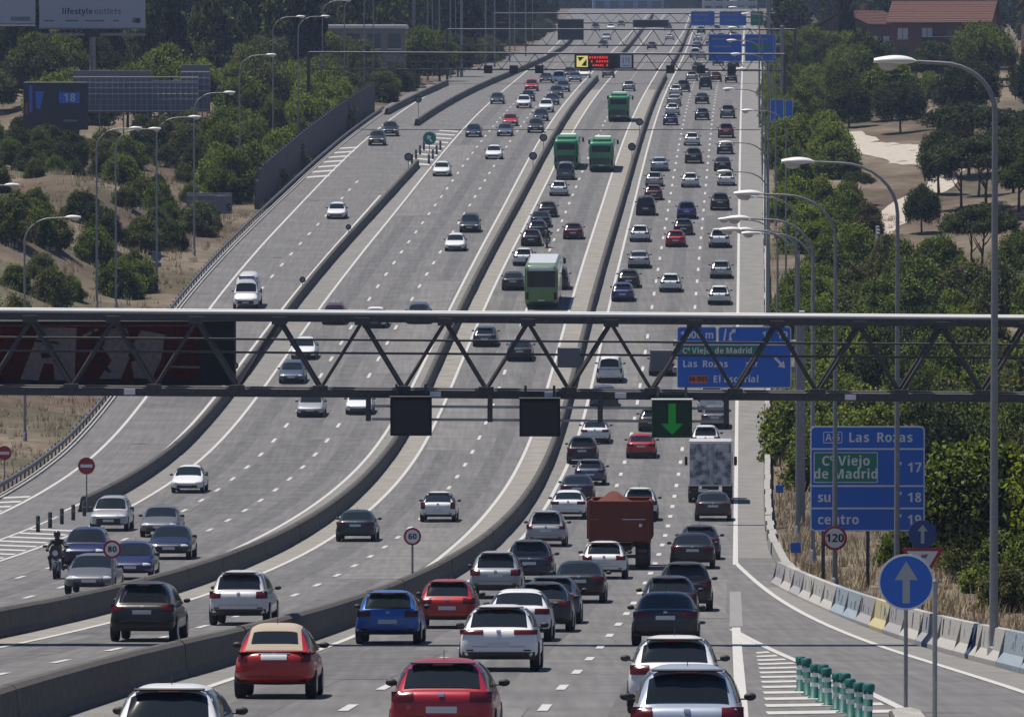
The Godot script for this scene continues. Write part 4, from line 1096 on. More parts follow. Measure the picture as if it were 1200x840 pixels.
	var b4 := road_y(z4)
	gantry(z4, -3.0, 46.5, b4 + 5.7, b4 + 7.4, 10.0, 3.0, 0.0, "fourth and farthest truss gantry near the top of the hill", 0.2, 1.2, [])
	var q := thing("message_sign", Vector3(24.6, b4 + 5.6, z4 + 0.5), 0, "dull purple-grey unlit message sign on the farthest gantry", "sign")
	part("cabinet", box(6.4, 1.4, 0.5, 0.03), M.sign_back, q)
	part("screen", box(6.0, 1.1, 0.02, 0.004), M.screen_dark, q, Vector3(0, 0, 0.262))
	var q2 := thing("message_sign", Vector3(10.4, b4 + 4.5, z4 + 0.5), 0, "tall dark message sign left of the dull one on farthest gantry", "sign")
	part("cabinet", box(4.6, 3.6, 0.5, 0.03), M.noise_wall, q2)
	part("frame", box(4.8, 0.12, 0.6, 0.01), M.steel, q2, Vector3(0, 1.88, 0))

# ------------------------------------------------------------------ signs
func post(parent: Node, x: float, y0: float, y1: float, r := 0.05, z := -0.06, m: Material = null) -> void:
	part("post", tube_mesh([Vector3(x, y0, z), Vector3(x, y1, z)], [r, r], 10), m if m else M.lamp_metal, parent)

func board(parent: Node, w: float, h: float, at: Vector3, face: Material, edge: Material, r := 0.12, called := "board") -> Node3D:
	var b := part(called, plate(round_rect(w, h, r), 0.05), edge, parent, at)
	part("face", plate(round_rect(w - 0.09, h - 0.09, r * 0.8), 0.012), face, b, Vector3(0, 0, 0.028))
	return b

func round_sign(at: Vector3, r: float, height: float, face: String, rim: String, rim_w: float, label: String, base_y: float, pole := true) -> Node3D:
	var o := thing("road_sign", at, 0, label, "sign")
	part("disc", disc(r, 0.03), M.sign_back, o, Vector3(0, height, 0))
	part("face", disc(r - 0.01, 0.012), M[face], o, Vector3(0, height, 0.02))
	if rim != "": part("rim", ring_mesh(r - rim_w, r, 0.02), M[rim], o, Vector3(0, height, 0.024))
	if pole: post(o, 0.0, base_y, height + r * 0.5, 0.04)
	return o

func build_signs() -> void:
	# large direction sign beside the slip road
	var at := on_ground(13.05, -250.0)
	var o := thing("direction_sign", Vector3(at.x, road_y(-250.0), at.z), 0, "large blue direction sign with four panels headed Las Rozas on right verge", "sign")
	var w := 4.2
	var y0 := 2.12
	for x in [-1.62, 0.02, 1.72]: post(o, x, -0.6, 5.8, 0.07, -0.1, M.old_steel)
	var rows := [[0.0, 0.84], [0.84, 0.84], [1.68, 1.32], [3.0, 0.84]]
	board(o, w, 3.85, Vector3(0, y0 + 1.925, 0), M.sign_blue, M.sign_white, 0.16)
	for y in [0.84, 1.66, 3.02]: part("divider", box(w - 0.1, 0.06, 0.014, 0.003), M.sign_white, o, Vector3(0, y0 + y, 0.042))
	var bd := part("road_badge", plate(round_rect(0.7, 0.42, 0.04), 0.012), M.sign_white, o, Vector3(-1.28, y0 + 3.44, 0.042))
	part("badge_face", plate(round_rect(0.64, 0.36, 0.03), 0.012), M.sign_blue, bd, Vector3(0, 0, 0.008))
	letters("A-6", 0.26, M.sign_white, o, Vector3(-1.28, y0 + 3.44, 0.056), "lettering", true)
	letters("Las  Rozas", 0.36, M.sign_white, o, Vector3(-0.72, y0 + 3.44, 0.045))
	var gp := part("green_panel", plate(round_rect(2.35, 1.12, 0.04), 0.012), M.sign_white, o, Vector3(-0.8, y0 + 2.34, 0.04))
	part("green_face", plate(round_rect(2.29, 1.06, 0.03), 0.012), M.sign_green, gp, Vector3(0, 0, 0.008))
	letters("Cº Viejo", 0.36, M.sign_white, o, Vector3(-0.8, y0 + 2.58, 0.056), "lettering", true)
	letters("de Madrid", 0.36, M.sign_white, o, Vector3(-0.8, y0 + 2.1, 0.056), "lettering", true)
	letters("sur", 0.36, M.sign_white, o, Vector3(-1.85, y0 + 1.24, 0.045))
	letters("centro", 0.36, M.sign_white, o, Vector3(-1.85, y0 + 0.42, 0.045))
	for r in [[2.34, "17"], [1.24, "18"], [0.42, "19"]]:
		letters(r[1], 0.36, M.sign_white, o, Vector3(1.45, y0 + r[0], 0.045))
		part("exit_symbol", plate([Vector2(-.06, -.17), Vector2(.02, -.17), Vector2(.02, .04), Vector2(.12, .12), Vector2(.16, .06), Vector2(.2, .2), Vector2(.05, .2), Vector2(.09, .15), Vector2(-.03, .08), Vector2(-.06, .03)], 0.012), M.sign_white, o, Vector3(1.06, y0 + float(r[0]), 0.045))
	# cantilevered lane sign behind the gantry
	at = on_ground(14.25, -335.0)
	o = thing("overhead_sign", Vector3(10.92, road_y(-335.0), -335.0), 0, "blue overhead sign reading Las Rozas, El Escorial seen through the near gantry", "sign")
	part("mast", box(0.38, 11.2, 0.38, 0.05), M.lamp_metal, o, Vector3(3.33, 4.9, -0.5))
	for y in [7.6, 8.9]: part("boom", box(6.4, 0.3, 0.3, 0.03), M.lamp_metal, o, Vector3(0.2, y, -0.5))
	for x in [-2.2, 0.0, 2.2]: part("bracket", box(0.12, 3.0, 0.14, 0.02), M.lamp_metal, o, Vector3(x, 8.3, -0.2))
	board(o, 5.62, 2.14, Vector3(0, 7.78, 0), M.sign_blue, M.sign_white, 0.1)
	board(o, 1.95, 0.82, Vector3(-1.83, 9.32, 0), M.sign_blue, M.sign_white, 0.14)
	board(o, 3.6, 0.82, Vector3(1.0, 9.32, 0), M.sign_blue, M.sign_white, 0.14)
	letters("1000 m", 0.36, M.sign_white, o, Vector3(-1.83, 9.32, 0.045), "lettering", true)
	letters("17", 0.36, M.sign_white, o, Vector3(1.35, 9.32, 0.045))
	letters("19", 0.36, M.sign_white, o, Vector3(2.1, 9.32, 0.045))
	part("exit_symbol", plate([Vector2(-.3, -.28), Vector2(-.2, -.28), Vector2(-.12, .3), Vector2(-.2, .3)], 0.012), M.sign_white, o, Vector3(-0.25, 9.32, 0.045))
	part("exit_symbol", plate([Vector2(-.02, -.28), Vector2(.16, -.28), Vector2(.08, .0), Vector2(.24, .14), Vector2(.3, .08), Vector2(.32, .3), Vector2(.1, .28), Vector2(.16, .22), Vector2(.02, .1)], 0.012), M.sign_white, o, Vector3(-0.25, 9.32, 0.045))
	var gs := part("green_panel", plate(round_rect(4.1, 0.46, 0.04), 0.012), M.sign_green, o, Vector3(-0.6, 8.55, 0.042))
	letters("Cº Viejo  de Madrid", 0.28, M.sign_white, o, Vector3(-2.55, 8.55, 0.055))
	letters("Las  Rozas", 0.34, M.sign_white, o, Vector3(-2.55, 7.9, 0.045))
	letters("sur", 0.3, M.sign_white, o, Vector3(0.55, 7.9, 0.045))
	var ob := part("road_badge", plate(round_rect(0.95, 0.38, 0.12), 0.012), M.sign_orange, o, Vector3(-1.75, 7.15, 0.042))
	letters("M-505", 0.24, M.sign_black, o, Vector3(-1.75, 7.15, 0.055), "lettering", true)
	letters("El Escorial", 0.34, M.sign_white, o, Vector3(-1.05, 7.15, 0.045))
	var ar := part("arrow", plate(arrow_points(0.42, 0.72, 0.13, 0.3), 0.012), M.sign_white, o, Vector3(2.25, 7.95, 0.045))
	ar.rotation.z = deg_to_rad(-135)
	# far overhead signs
	for q in [[24.75, 4.2, "left", -860.0], [29.35, 3.9, "right", -860.0], [30.0, 4.0, "left", -1145.0], [34.8, 4.5, "middle", -1145.0], [40.0, 2.2, "right", -1145.0]]:
		var z: float = q[3]
		var near := z > -1000
		var f := thing("overhead_sign", Vector3(q[0] + q[1] / 2, road_y(z) + 6.1, z), 0, ("%s one of two blue overhead signs below the far street lamps" if near else "%s one of three small overhead signs at the hilltop") % q[2], "sign", "far overhead signs")
		var hh := 3.4 if near else 2.4
		board(f, q[1], hh, Vector3(0, hh / 2, 0), M.sign_blue if q[1] > 3 else M.sign_green, M.sign_white, 0.12)
		for r in 3 if near else 2:
			var yy := hh - 0.6 - r * 0.95
			if near and q[2] == "right" and r == 1: part("green_panel", box(2.6, 0.6, 0.012, 0.002), M.sign_green, f, Vector3(0, yy, 0.045))
			else: part("printed_line", box(q[1] * (0.62 - r * 0.1), 0.2, 0.012, 0.002), M.lattice, f, Vector3(-q[1] * 0.08, yy, 0.045))
		for x in [-q[1] * 0.3, q[1] * 0.3]: part("bracket", box(0.14, hh + 0.4, 0.14, 0.02), M.lamp_metal, f, Vector3(x, hh / 2, -0.12))
		part("boom", box(q[1] + 0.9, 0.3, 0.3, 0.03), M.lamp_metal, f, Vector3(0.2, hh * 0.6, -0.36))
		if q[2] == "right": part("mast", box(0.45, 12.0, 0.45, 0.04), M.lamp_metal, f, Vector3(q[1] / 2 + 0.75, -1.5, -0.36))
	# blue arrow discs at the nose of the slip road
	o = round_sign(on_road(7.47, -129.0), 0.53, 2.47, "sign_blue", "sign_white", 0.035, "large blue disc with white arrow on grey post, nearest of the signs", -0.1)
	part("arrow", plate(arrow_points(0.44, 0.8, 0.14, 0.36), 0.012), M.sign_grey_arrow, o, Vector3(0, 2.47, 0.03))
	o = thing("marker_post", on_road(7.62, -122.6), 0, "slim bare steel post right of the nearest blue arrow disc", "post")
	part("post", tube_mesh([Vector3(0, -0.2, 0), Vector3(0, 2.6, 0)], [0.045, 0.045], 10), M.steel, o)
	part("cap", tube_mesh([Vector3(0, 2.6, 0), Vector3(0, 2.64, 0)], [0.05, 0.03], 10), M.steel, o)
	o = round_sign(on_ground(12.0, -199.0), 0.41, 2.85, "sign_blue_dark", "sign_blue_dark", 0.03, "small dark blue arrow disc with give-way triangle beneath it", -0.3)
	part("arrow", plate(arrow_points(0.3, 0.56, 0.1, 0.2), 0.012), M.sign_grey_arrow, o, Vector3(0, 2.85, 0.03))
	var tri := part("triangle", plate([Vector2(-.62, .34), Vector2(.62, .34), Vector2(0, -.72)], 0.03), M.sign_red, o, Vector3(0, 2.1, 0))
	part("triangle_face", plate([Vector2(-.46, .25), Vector2(.46, .25), Vector2(0, -.53)], 0.012), M.sign_white, tri, Vector3(0, 0, 0.022))
	part("print", plate([Vector2(-.1, .1), Vector2(.12, .12), Vector2(.05, .0), Vector2(-.08, .02)], 0.01), M.print_grey, tri, Vector3(0.05, 0.04, 0.03))
	# speed limits
	o = round_sign(Vector3(11.6, road_y(-244.6), -244.6), 0.44, 1.98, "sign_white", "sign_red", 0.09, "round speed limit sign reading 120 on the lamp pole", 0.0, false)
	letters("120", 0.3, M.sign_black, o, Vector3(0, 1.98, 0.04), "lettering", true)
	part("clamp", box(0.3, 0.08, 0.16, 0.01), M.steel, o, Vector3(0, 1.98, -0.06))
	o = round_sign(on_road(line_x("bar2", -224) - 0.3, -224.0), 0.3, 2.0, "sign_white", "sign_red", 0.07, "round speed limit sign before the deep blue oncoming hatchback", 0.6)
	letters("80", 0.2, M.sign_black, o, Vector3(0, 2.0, 0.04), "lettering", true)
	o = round_sign(on_road(line_x("bar3", -240) - 0.3, -240.0), 0.31, 2.13, "sign_white", "sign_red", 0.07, "round speed limit sign on a post above the barrier bend", 0.6)
	letters("60", 0.2, M.sign_black, o, Vector3(0, 2.13, 0.04), "lettering", true)
	# no entry
	for q in [[-21.9, -350.5, 2.4, 0.44, "no entry sign on a thin post beside the barrier's end"], [-28.1, -377.0, 2.1, 0.4, "no entry sign cut by the left edge of the frame"]]:
		o = round_sign(on_road(q[0], q[1]), q[3], q[2], "sign_red", "", 0.0, q[4], -0.3)
		part("white_bar", box(q[3] * 1.4, 0.16, 0.012, 0.002), M.sign_white, o, Vector3(0, q[2], 0.032))
	# small blue markers on the right verge
	for q in [[13.75, -350.0, 1.1, "small blue marker plate by the low wall, farther one"], [11.3, -271.0, 0.9, "small blue marker plate by the low wall, nearer one"]]:
		o = thing("marker_sign", on_ground(q[0], q[1]), 0, q[3], "sign")
		board(o, 0.4, 0.4, Vector3(0, q[2] + 0.2, 0), M.sign_blue, M.sign_blue, 0.03)
		post(o, 0, -0.3, q[2] + 0.1, 0.025)
	# small round signs by the barriers farther up, seen end on to the traffic
	var k := 0
	for q in [["bar2", -700.0, 2.1], ["bar2", -735.0, 2.1], ["bar3", -715.0, 2.2], ["bar3", -766.0, 2.3], ["bar1", -700.0, 2.0], ["bar1b", -812.0, 3.0], ["bar1", -470.0, 1.5], ["bar1", -545.0, 1.3], ["bar1", -605.0, 1.3]]:
		o = thing("road_sign", on_road(line_x(q[0], q[1]) - 0.31, q[1]), 0, "small round sign on the concrete barrier, " + ["upper left of the first green bus", "just above the grey van in the bus lanes", "right of the two green buses", "higher one right of the two green buses", "above the white car on the slip road", "at the far barrier's pointed end", "left of the silver oncoming car", "right of the tall white van", "left of the white oncoming saloon"][k], "sign")
		part("disc", disc(0.42 if q[2] > 1.6 else 0.25, 0.03, 20), M.sign_back, o, Vector3(0, q[2], 0))
		part("rim", ring_mesh(0.3 if q[2] > 1.6 else 0.16, 0.42 if q[2] > 1.6 else 0.25, 0.02, 20), M.sign_black, o, Vector3(0, q[2], 0.02))
		post(o, 0, 0.7, q[2], 0.035)
		k += 1
	# bollards on the hatching
	var n := 0
	for i in 10:
		var t := i / 9.0
		var z := lerpf(-141.0, -122.5, pow(t, 0.95))
		o = thing("traffic_bollard", on_road(lerpf(5.98, 6.4, t) + 0.015 * sin(i * 2.7), z), 0, "teal flexible bollard with white bands, %s in the row from the far end" % ["first", "second", "third", "fourth", "fifth", "sixth", "seventh", "eighth", "ninth", "tenth"][i], "bollard", "teal bollards on the hatching")
		o.scale = Vector3.ONE * (0.86 + 0.04 * sin(i * 2.3))
		o.rotation.z = 0.05 * sin(i * 1.9)
		part("tube", tube_mesh([Vector3(0, 0, 0), Vector3(0, 0.03, 0), Vector3(0, 0.04, 0), Vector3(0, 0.76, 0), Vector3(0, 0.78, 0)], [0.16, 0.16, 0.1, 0.1, 0.08], 14), M.bollard_teal, o)
		for y in [0.3, 0.54]: part("white_band", tube_mesh([Vector3(0, y, 0), Vector3(0, y + 0.1, 0)], [0.104, 0.104], 14), M.bollard_white, o)
		part("cap", tube_mesh([Vector3(0, 0.7, 0), Vector3(0, 0.82, 0), Vector3(0, 0.85, 0)], [0.125, 0.125, 0.1], 14), M.bollard_teal, o)
	for i in 5:
		var z := -325.0 - i * 5.2
		o = thing("traffic_bollard", on_road(line_x("l_left", z) - 1.9 + i * 0.12, z), 0, "dark bollard on the left hatching, %s of five from the near end" % ["first", "second", "third", "fourth", "fifth"][i], "bollard", "dark bollards by the barrier's end")
		part("tube", tube_mesh([Vector3(0, 0, 0), Vector3(0, 0.75, 0), Vector3(0, 0.78, 0)], [0.1, 0.1, 0.08], 12), M.bollard_dark, o)
		part("pale_band", tube_mesh([Vector3(0, 0.42, 0), Vector3(0, 0.52, 0)], [0.104, 0.104], 12), M.sign_back, o)
	for i in 8:
		var z := -722.0 - (i % 4) * 9.0
		var right := i >= 4
		o = thing("traffic_bollard", on_road(line_x("l_left", z) - (0.5 if right else 2.3), z), 0, "thin dark bollard near the round green sign, %s of four in %s row" % [["first", "second", "third", "fourth"][i % 4], "the right" if right else "the left"], "bollard", "bollards around the green round sign")
		part("tube", tube_mesh([Vector3(0, 0, 0), Vector3(0, 1.0, 0), Vector3(0, 1.03, 0)], [0.13, 0.13, 0.1], 10), M.bollard_dark, o)
		part("band", tube_mesh([Vector3(0, 0.5, 0), Vector3(0, 0.62, 0)], [0.134, 0.134], 10), M.sign_back, o)
	o = round_sign(on_road(line_x("l_left", -745) - 1.5, -745.0), 0.75, 1.5, "sign_green", "sign_white", 0.05, "round green sign on the hatching among thin bollards", 0.0)
	var arw := part("arrow", plate(arrow_points(0.6, 0.9, 0.2, 0.4), 0.012), M.sign_white, o, Vector3(0, 1.5, 0.03))
	arw.rotation.z = 0.6
	# kerbed nose of the slip road island
	o = thing("kerb_nose", on_road(7.35, -127.0), 0, "low pale concrete kerb under the nearest arrow disc", "kerb")
	part("slab", plate([Vector2(-.3, -2.5), Vector2(.3, -2.5), Vector2(.26, 0.0), Vector2(.12, .5), Vector2(-.12, .5), Vector2(-.26, 0.0)], 0.2), M.concrete, o, Vector3(0, 0.02, 0), Vector3(-PI / 2, 0, 0))
	part("edge_stone", plate([Vector2(-.36, -2.5), Vector2(.36, -2.5), Vector2(.31, 0.06), Vector2(.14, .58), Vector2(-.14, .58), Vector2(-.31, 0.06)], 0.16), M.barrier_concrete, o, Vector3(0, 0.01, 0), Vector3(-PI / 2, 0, 0))

# ------------------------------------------------------------------ billboards and buildings on the slopes
func build_billboards() -> void:
	var at := on_ground(-51.5, -838.0)
	var s := 9.55
	var top := 26.0
	var o := thing("billboard", at, 0, "big pale billboard reading lifestyle outlets on a single pole", "billboard")
	var h := 25.7 - at.y
	part("column", tube_mesh([Vector3(0, -1.5, 0), Vector3(0, h - 4.3, 0)], [0.42, 0.38], 14), M.concrete, o)
	part("crossbeam", box(12.9, 0.35, 0.6, 0.03), M.lamp_metal, o, Vector3(0, h - 4.3, 0))
	part("collar", box(1.9, 0.8, 0.9, 0.05), M.sign_black, o, Vector3(0, h - 4.25, 0))
	part("panel", box(13.0, 4.4, 0.5, 0.04), M.billboard_white, o, Vector3(0, h - 1.35, 0.2))
	part("frame", box(13.2, 0.16, 0.6, 0.02), M.sign_back, o, Vector3(0, h - 3.6, 0.2))
	letters("lifestyle", 0.72, M.sign_black, o, Vector3(-3.75, h - 1.5, 0.46))
	letters("outlets", 0.72, M.print_grey, o, Vector3(0.2, h - 1.5, 0.46))
	for q in [[-5.4, 1.2], [-2.6, 1.6], [0.2, 2.4], [2.8, 0.7]]: part("small_print", box(q[1], 0.2, 0.012, 0.002), M.print_grey, o, Vector3(q[0] + 0.1, h - 2.65, 0.46))
	for q in [[5.2, "print_grey"], [5.6, "sign_black"]]: part("logo", disc(0.34, 0.012, 20), M[q[1]], o, Vector3(q[0], h - 2.62, 0.46 + (q[0] - 5.2) * 0.03))
	at = on_ground(-61.5, -838.0)
	o = thing("billboard", at, 0, "second pale billboard cut by the top left corner", "billboard")
	part("column", tube_mesh([Vector3(-2, -1.5, 0), Vector3(-2, 26.0 - at.y - 2.5, 0)], [0.42, 0.38], 14), M.concrete, o)
	part("panel", box(6.0, 4.0, 0.5, 0.04), M.billboard_white, o, Vector3(0, 25.9 - at.y - 1.2, 0.2))
	part("lower_rail", box(6.0, 0.2, 0.6, 0.02), M.lamp_shell, o, Vector3(0, 25.9 - at.y - 3.4, 0.2))
	part("small_print", box(2.4, 0.5, 0.012, 0.002), M.print_grey, o, Vector3(1.2, 25.9 - at.y - 2.6, 0.46))
	# dark screen
	at = on_ground(-50.0, -742.0)
	o = thing("screen_billboard", at, 0, "dark electronic billboard with blue figures behind the left bushes", "billboard")
	var c := 13.15 - at.y
	part("cabinet", box(7.0, 5.2, 0.7, 0.05), M.screen_dark, o, Vector3(0.4, c - 0.6, 0))
	part("blue_patch", box(2.3, 1.2, 0.012, 0.002), M.screen_blue, o, Vector3(1.9, c + 0.3, 0.36))
	letters("18", 0.9, M.window_pale, o, Vector3(1.9, c + 0.3, 0.37), "lit_figures", true)
	part("blue_stripe", box(0.35, 2.9, 0.012, 0.002), M.screen_blue, o, Vector3(-2.3, c + 0.2, 0.36))
	part("blue_shape", plate([Vector2(-.3, .9), Vector2(.7, .9), Vector2(.4, -.2), Vector2(.2, -1.1), Vector2(-.2, -.9)], 0.012), M.screen_blue, o, Vector3(-1.5, c + 0.1, 0.36))
	part("red_stripe", box(0.25, 1.3, 0.012, 0.002), M.sign_red, o, Vector3(-2.75, c - 0.9, 0.36))
	part("small_print", box(1.5, 0.22, 0.012, 0.002), M.sign_back, o, Vector3(2.0, c - 2.2, 0.36))
	for x in [-2.5, 2.8]: part("leg", box(0.3, 5.0, 0.3, 0.03), M.old_steel, o, Vector3(x, c - 4.4, 0))
	# the backs of two lattice hoardings
	for q in [[-41.5, 13.8, 4.6, 0.0, "wide lattice back of a hoarding behind the billboard pole"], [-35.0, 3.2, 5.2, 0.4, "narrow lattice back of a hoarding on tall thin legs"]]:
		at = on_ground(q[0], -752.0 - q[3] * 6)
		var base: float = 14.1 + q[3] - at.y
		o = thing("hoarding", at, 0, q[4], "hoarding")
		part("sheet", box(q[1], q[2] * (0.76 if q[1] > 10 else 1.0), 0.08, 0.01), M.sign_back, o, Vector3(0, base - (0.5 if q[1] > 10 else 0.0), -0.3))
		if q[1] > 10: part("sheet", box(8.6, 1.1, 0.08, 0.01), M.sign_back, o, Vector3(-2.6, base + 1.8, -0.3))
		var cnt := int(q[1] / 0.62)
		for i in cnt + 1:
			var x: float = -q[1] / 2 + i * q[1] / cnt
			part("upright", box(0.1, q[2] * 0.8, 0.1, 0.015), M.lattice, o, Vector3(x, base - 0.4, 0))
		for i in 7: part("batten", box(q[1], 0.1, 0.08, 0.012), M.lattice if i % 3 else M.chord_top, o, Vector3(0, base - q[2] / 2 + 0.25 + i * q[2] / 7.5, 0.1))
		for i in 6:
			var x: float = -q[1] / 2 + 0.3 + i * (q[1] - 0.6) / 5
			part("leg", box(0.14, base + 1.0, 0.14, 0.02), M.lattice, o, Vector3(x, (base - 1.0) / 2 - 1.0, -0.1))
	# backs of the signs for oncoming drivers
	at = on_ground(-28.4, -640.0)
	o = thing("direction_sign", Vector3(at.x, road_y(-640.0), at.z), 0, "grey back of a direction sign with dark graffiti letters", "sign")
	part("board", box(4.3, 1.95, 0.08, 0.01), M.sign_back, o, Vector3(0, 1.15, 0))
	for i in 4: part("rib", box(4.2, 0.08, 0.06, 0.01), M.lattice, o, Vector3(0, 0.4 + i * 0.5, 0.07))
	for x in [-1.2, 0.6]: post(o, x, -2.5, 2.0, 0.07, 0.06)
	var gx := 0.0
	for ch in ["R", "P", "S"]:
		letters(ch, 0.7, M.sign_black, o, Vector3(0.55 + gx, 0.75, 0.11), "graffiti_letter")
		gx += 0.52
	o = thing("road_sign", on_ground(-27.0, -632.0), 0, "tall narrow teal-grey board under the graffitied sign back", "sign")
	part("board", box(0.95, 1.4, 0.06, 0.01), M.sign_back, o, Vector3(0, 1.7, 0))
	for x in [-0.3, 0.3]: post(o, x, -0.3, 2.2, 0.05, -0.06)
	o = thing("road_sign", on_ground(-29.0, -556.0), 0, "grey back of a round sign above a small plate on dry earth", "sign")
	part("disc", disc(0.45, 0.04, 24), M.sign_back, o, Vector3(0, 2.3, 0))
	part("small_plate", box(0.8, 0.35, 0.03, 0.01), M.sign_back, o, Vector3(0, 1.6, 0))
	post(o, 0, -0.3, 2.3, 0.04)
	# blue roadside boards on the right, far up
	at = on_ground(30.3, -765.0)
	o = thing("direction_sign", at, 0, "small blue direction sign behind the cluster of lamp poles", "sign")
	board(o, 1.5, 2.6, Vector3(-0.6, 3.6, 0), M.sign_blue, M.sign_white, 0.08)
	board(o, 0.9, 2.0, Vector3(0.75, 3.8, 0), M.sign_blue, M.sign_white, 0.08)
	for x in [-1.0, 0.75]: post(o, x, -0.4, 4.6, 0.06)

func gable_roof(w: float, d: float, rise: float, over: float) -> ArrayMesh:
	var st := st_new()
	st.set_smooth_group(-1)
	var x := w / 2 + over
	var z := d / 2 + over
	var a := [Vector3(-x, 0, z), Vector3(x, 0, z), Vector3(x, 0, -z), Vector3(-x, 0, -z), Vector3(-x, rise, 0), Vector3(x, rise, 0)]
	var t := Vector3(0, 0.25, 0)
	quad(st, a[0] + t, a[4] + t, a[5] + t, a[1] + t)
	quad(st, a[2] + t, a[5] + t, a[4] + t, a[3] + t)
	quad(st, a[0], a[1], a[5], a[4])
	quad(st, a[2], a[3], a[4], a[5])
	quad(st, a[0], a[0] + t, a[1] + t, a[1])
	quad(st, a[2], a[2] + t, a[3] + t, a[3])
	for p in [[0, 4], [4, 3]]: quad(st, a[p[0]], a[p[1]], a[p[1]] + t, a[p[0]] + t)
	for p in [[5, 1], [2, 5]]: quad(st, a[p[0]], a[p[1]], a[p[1]] + t, a[p[0]] + t)
	return done(st)

func house(at: Vector3, turn: float, w: float, d: float, h: float, rise: float, label: String, bays: int) -> void:
	var o := thing("brick_house", at, turn, label, "house", "brick houses on the hill")
	part("wall", box(w, h + 2.0, d, 0.02), M.brick_wall, o, Vector3(0, h / 2 - 1.0, 0))
	var st := st_new()
	st.set_smooth_group(-1)
	for s in [-1.0, 1.0]:
		var p := [Vector3(s * (w / 2 - 0.01), h - 0.02, d / 2), Vector3(s * (w / 2 - 0.01), h + rise, 0), Vector3(s * (w / 2 - 0.01), h - 0.02, -d / 2)]
		for v in (p if s < 0 else [p[0], p[2], p[1]]): st.add_vertex(v)
	part("gable", done(st), M.brick_wall, o)
	var r := part("roof", gable_roof(w, d, rise, 0.6), M.roof_tile, o, Vector3(0, h, 0))
	# rows of tiles
	var slope := Vector2(d / 2 + 0.6, rise).length()
	for s in [-1.0, 1.0]:
		for i in 9:
			var t := (i + 0.5) / 9.0
			part("tile_course", box(w + 1.1, 0.07, 0.16, 0.02), M.roof_tile, r, Vector3(0, rise * (1 - t) + 0.28, s * (d / 2 + 0.6) * t), Vector3(s * atan2(rise, d / 2 + 0.6), 0, 0))
	part("chimney", box(1.0, 2.0, 0.9, 0.04), M.brick_wall, r, Vector3(w * 0.2, rise + 0.2, -d * 0.12))
	for i in bays:
		for f in 2:
			var x := (i + 0.5) / bays * w - w / 2
			var wi := part("window", box(1.5, 1.6, 0.14, 0.02), M.window_pale if (i + f) % 3 else M.window_glass, o, Vector3(x, 1.7 + f * 2.9, d / 2 + 0.02))
			part("frame", box(0.07, 1.6, 0.06, 0.01), M.trim, wi, Vector3(0, 0, 0.09))
			part("sill", box(1.8, 0.1, 0.3, 0.02), M.pale_wall, wi, Vector3(0, -0.86, 0.1))
	part("balcony", box(minf(w * 0.4, 5.0), 1.0, 1.2, 0.03), M.trim, o, Vector3(0, 3.6, d / 2 + 0.6))

func block_building(at: Vector3, w: float, d: float, h: float, wall: String, label: String, bays: int, floors: int, roof := "pale_wall") -> void:
	var o := thing("building", at, 0, label, "building")
	part("wall", box(w, h + 4.0, d, 0.03), M[wall], o, Vector3(0, h / 2 - 2.0, 0))
	part("roof_edge", box(w + 0.8, 0.5, d + 0.8, 0.05), M[roof], o, Vector3(0, h + 0.25, 0))
	for f in floors:
		for i in bays:
			var wi := part("window", box(w / bays * 0.62, h / floors * 0.5, 0.14, 0.02), M.window_glass, o, Vector3((i + 0.5) / bays * w - w / 2, (f + 0.55) * h / floors, d / 2 + 0.02))
			part("sill", box(w / bays * 0.7, 0.12, 0.2, 0.02), M[roof], wi, Vector3(0, -h / floors * 0.28, 0.08))

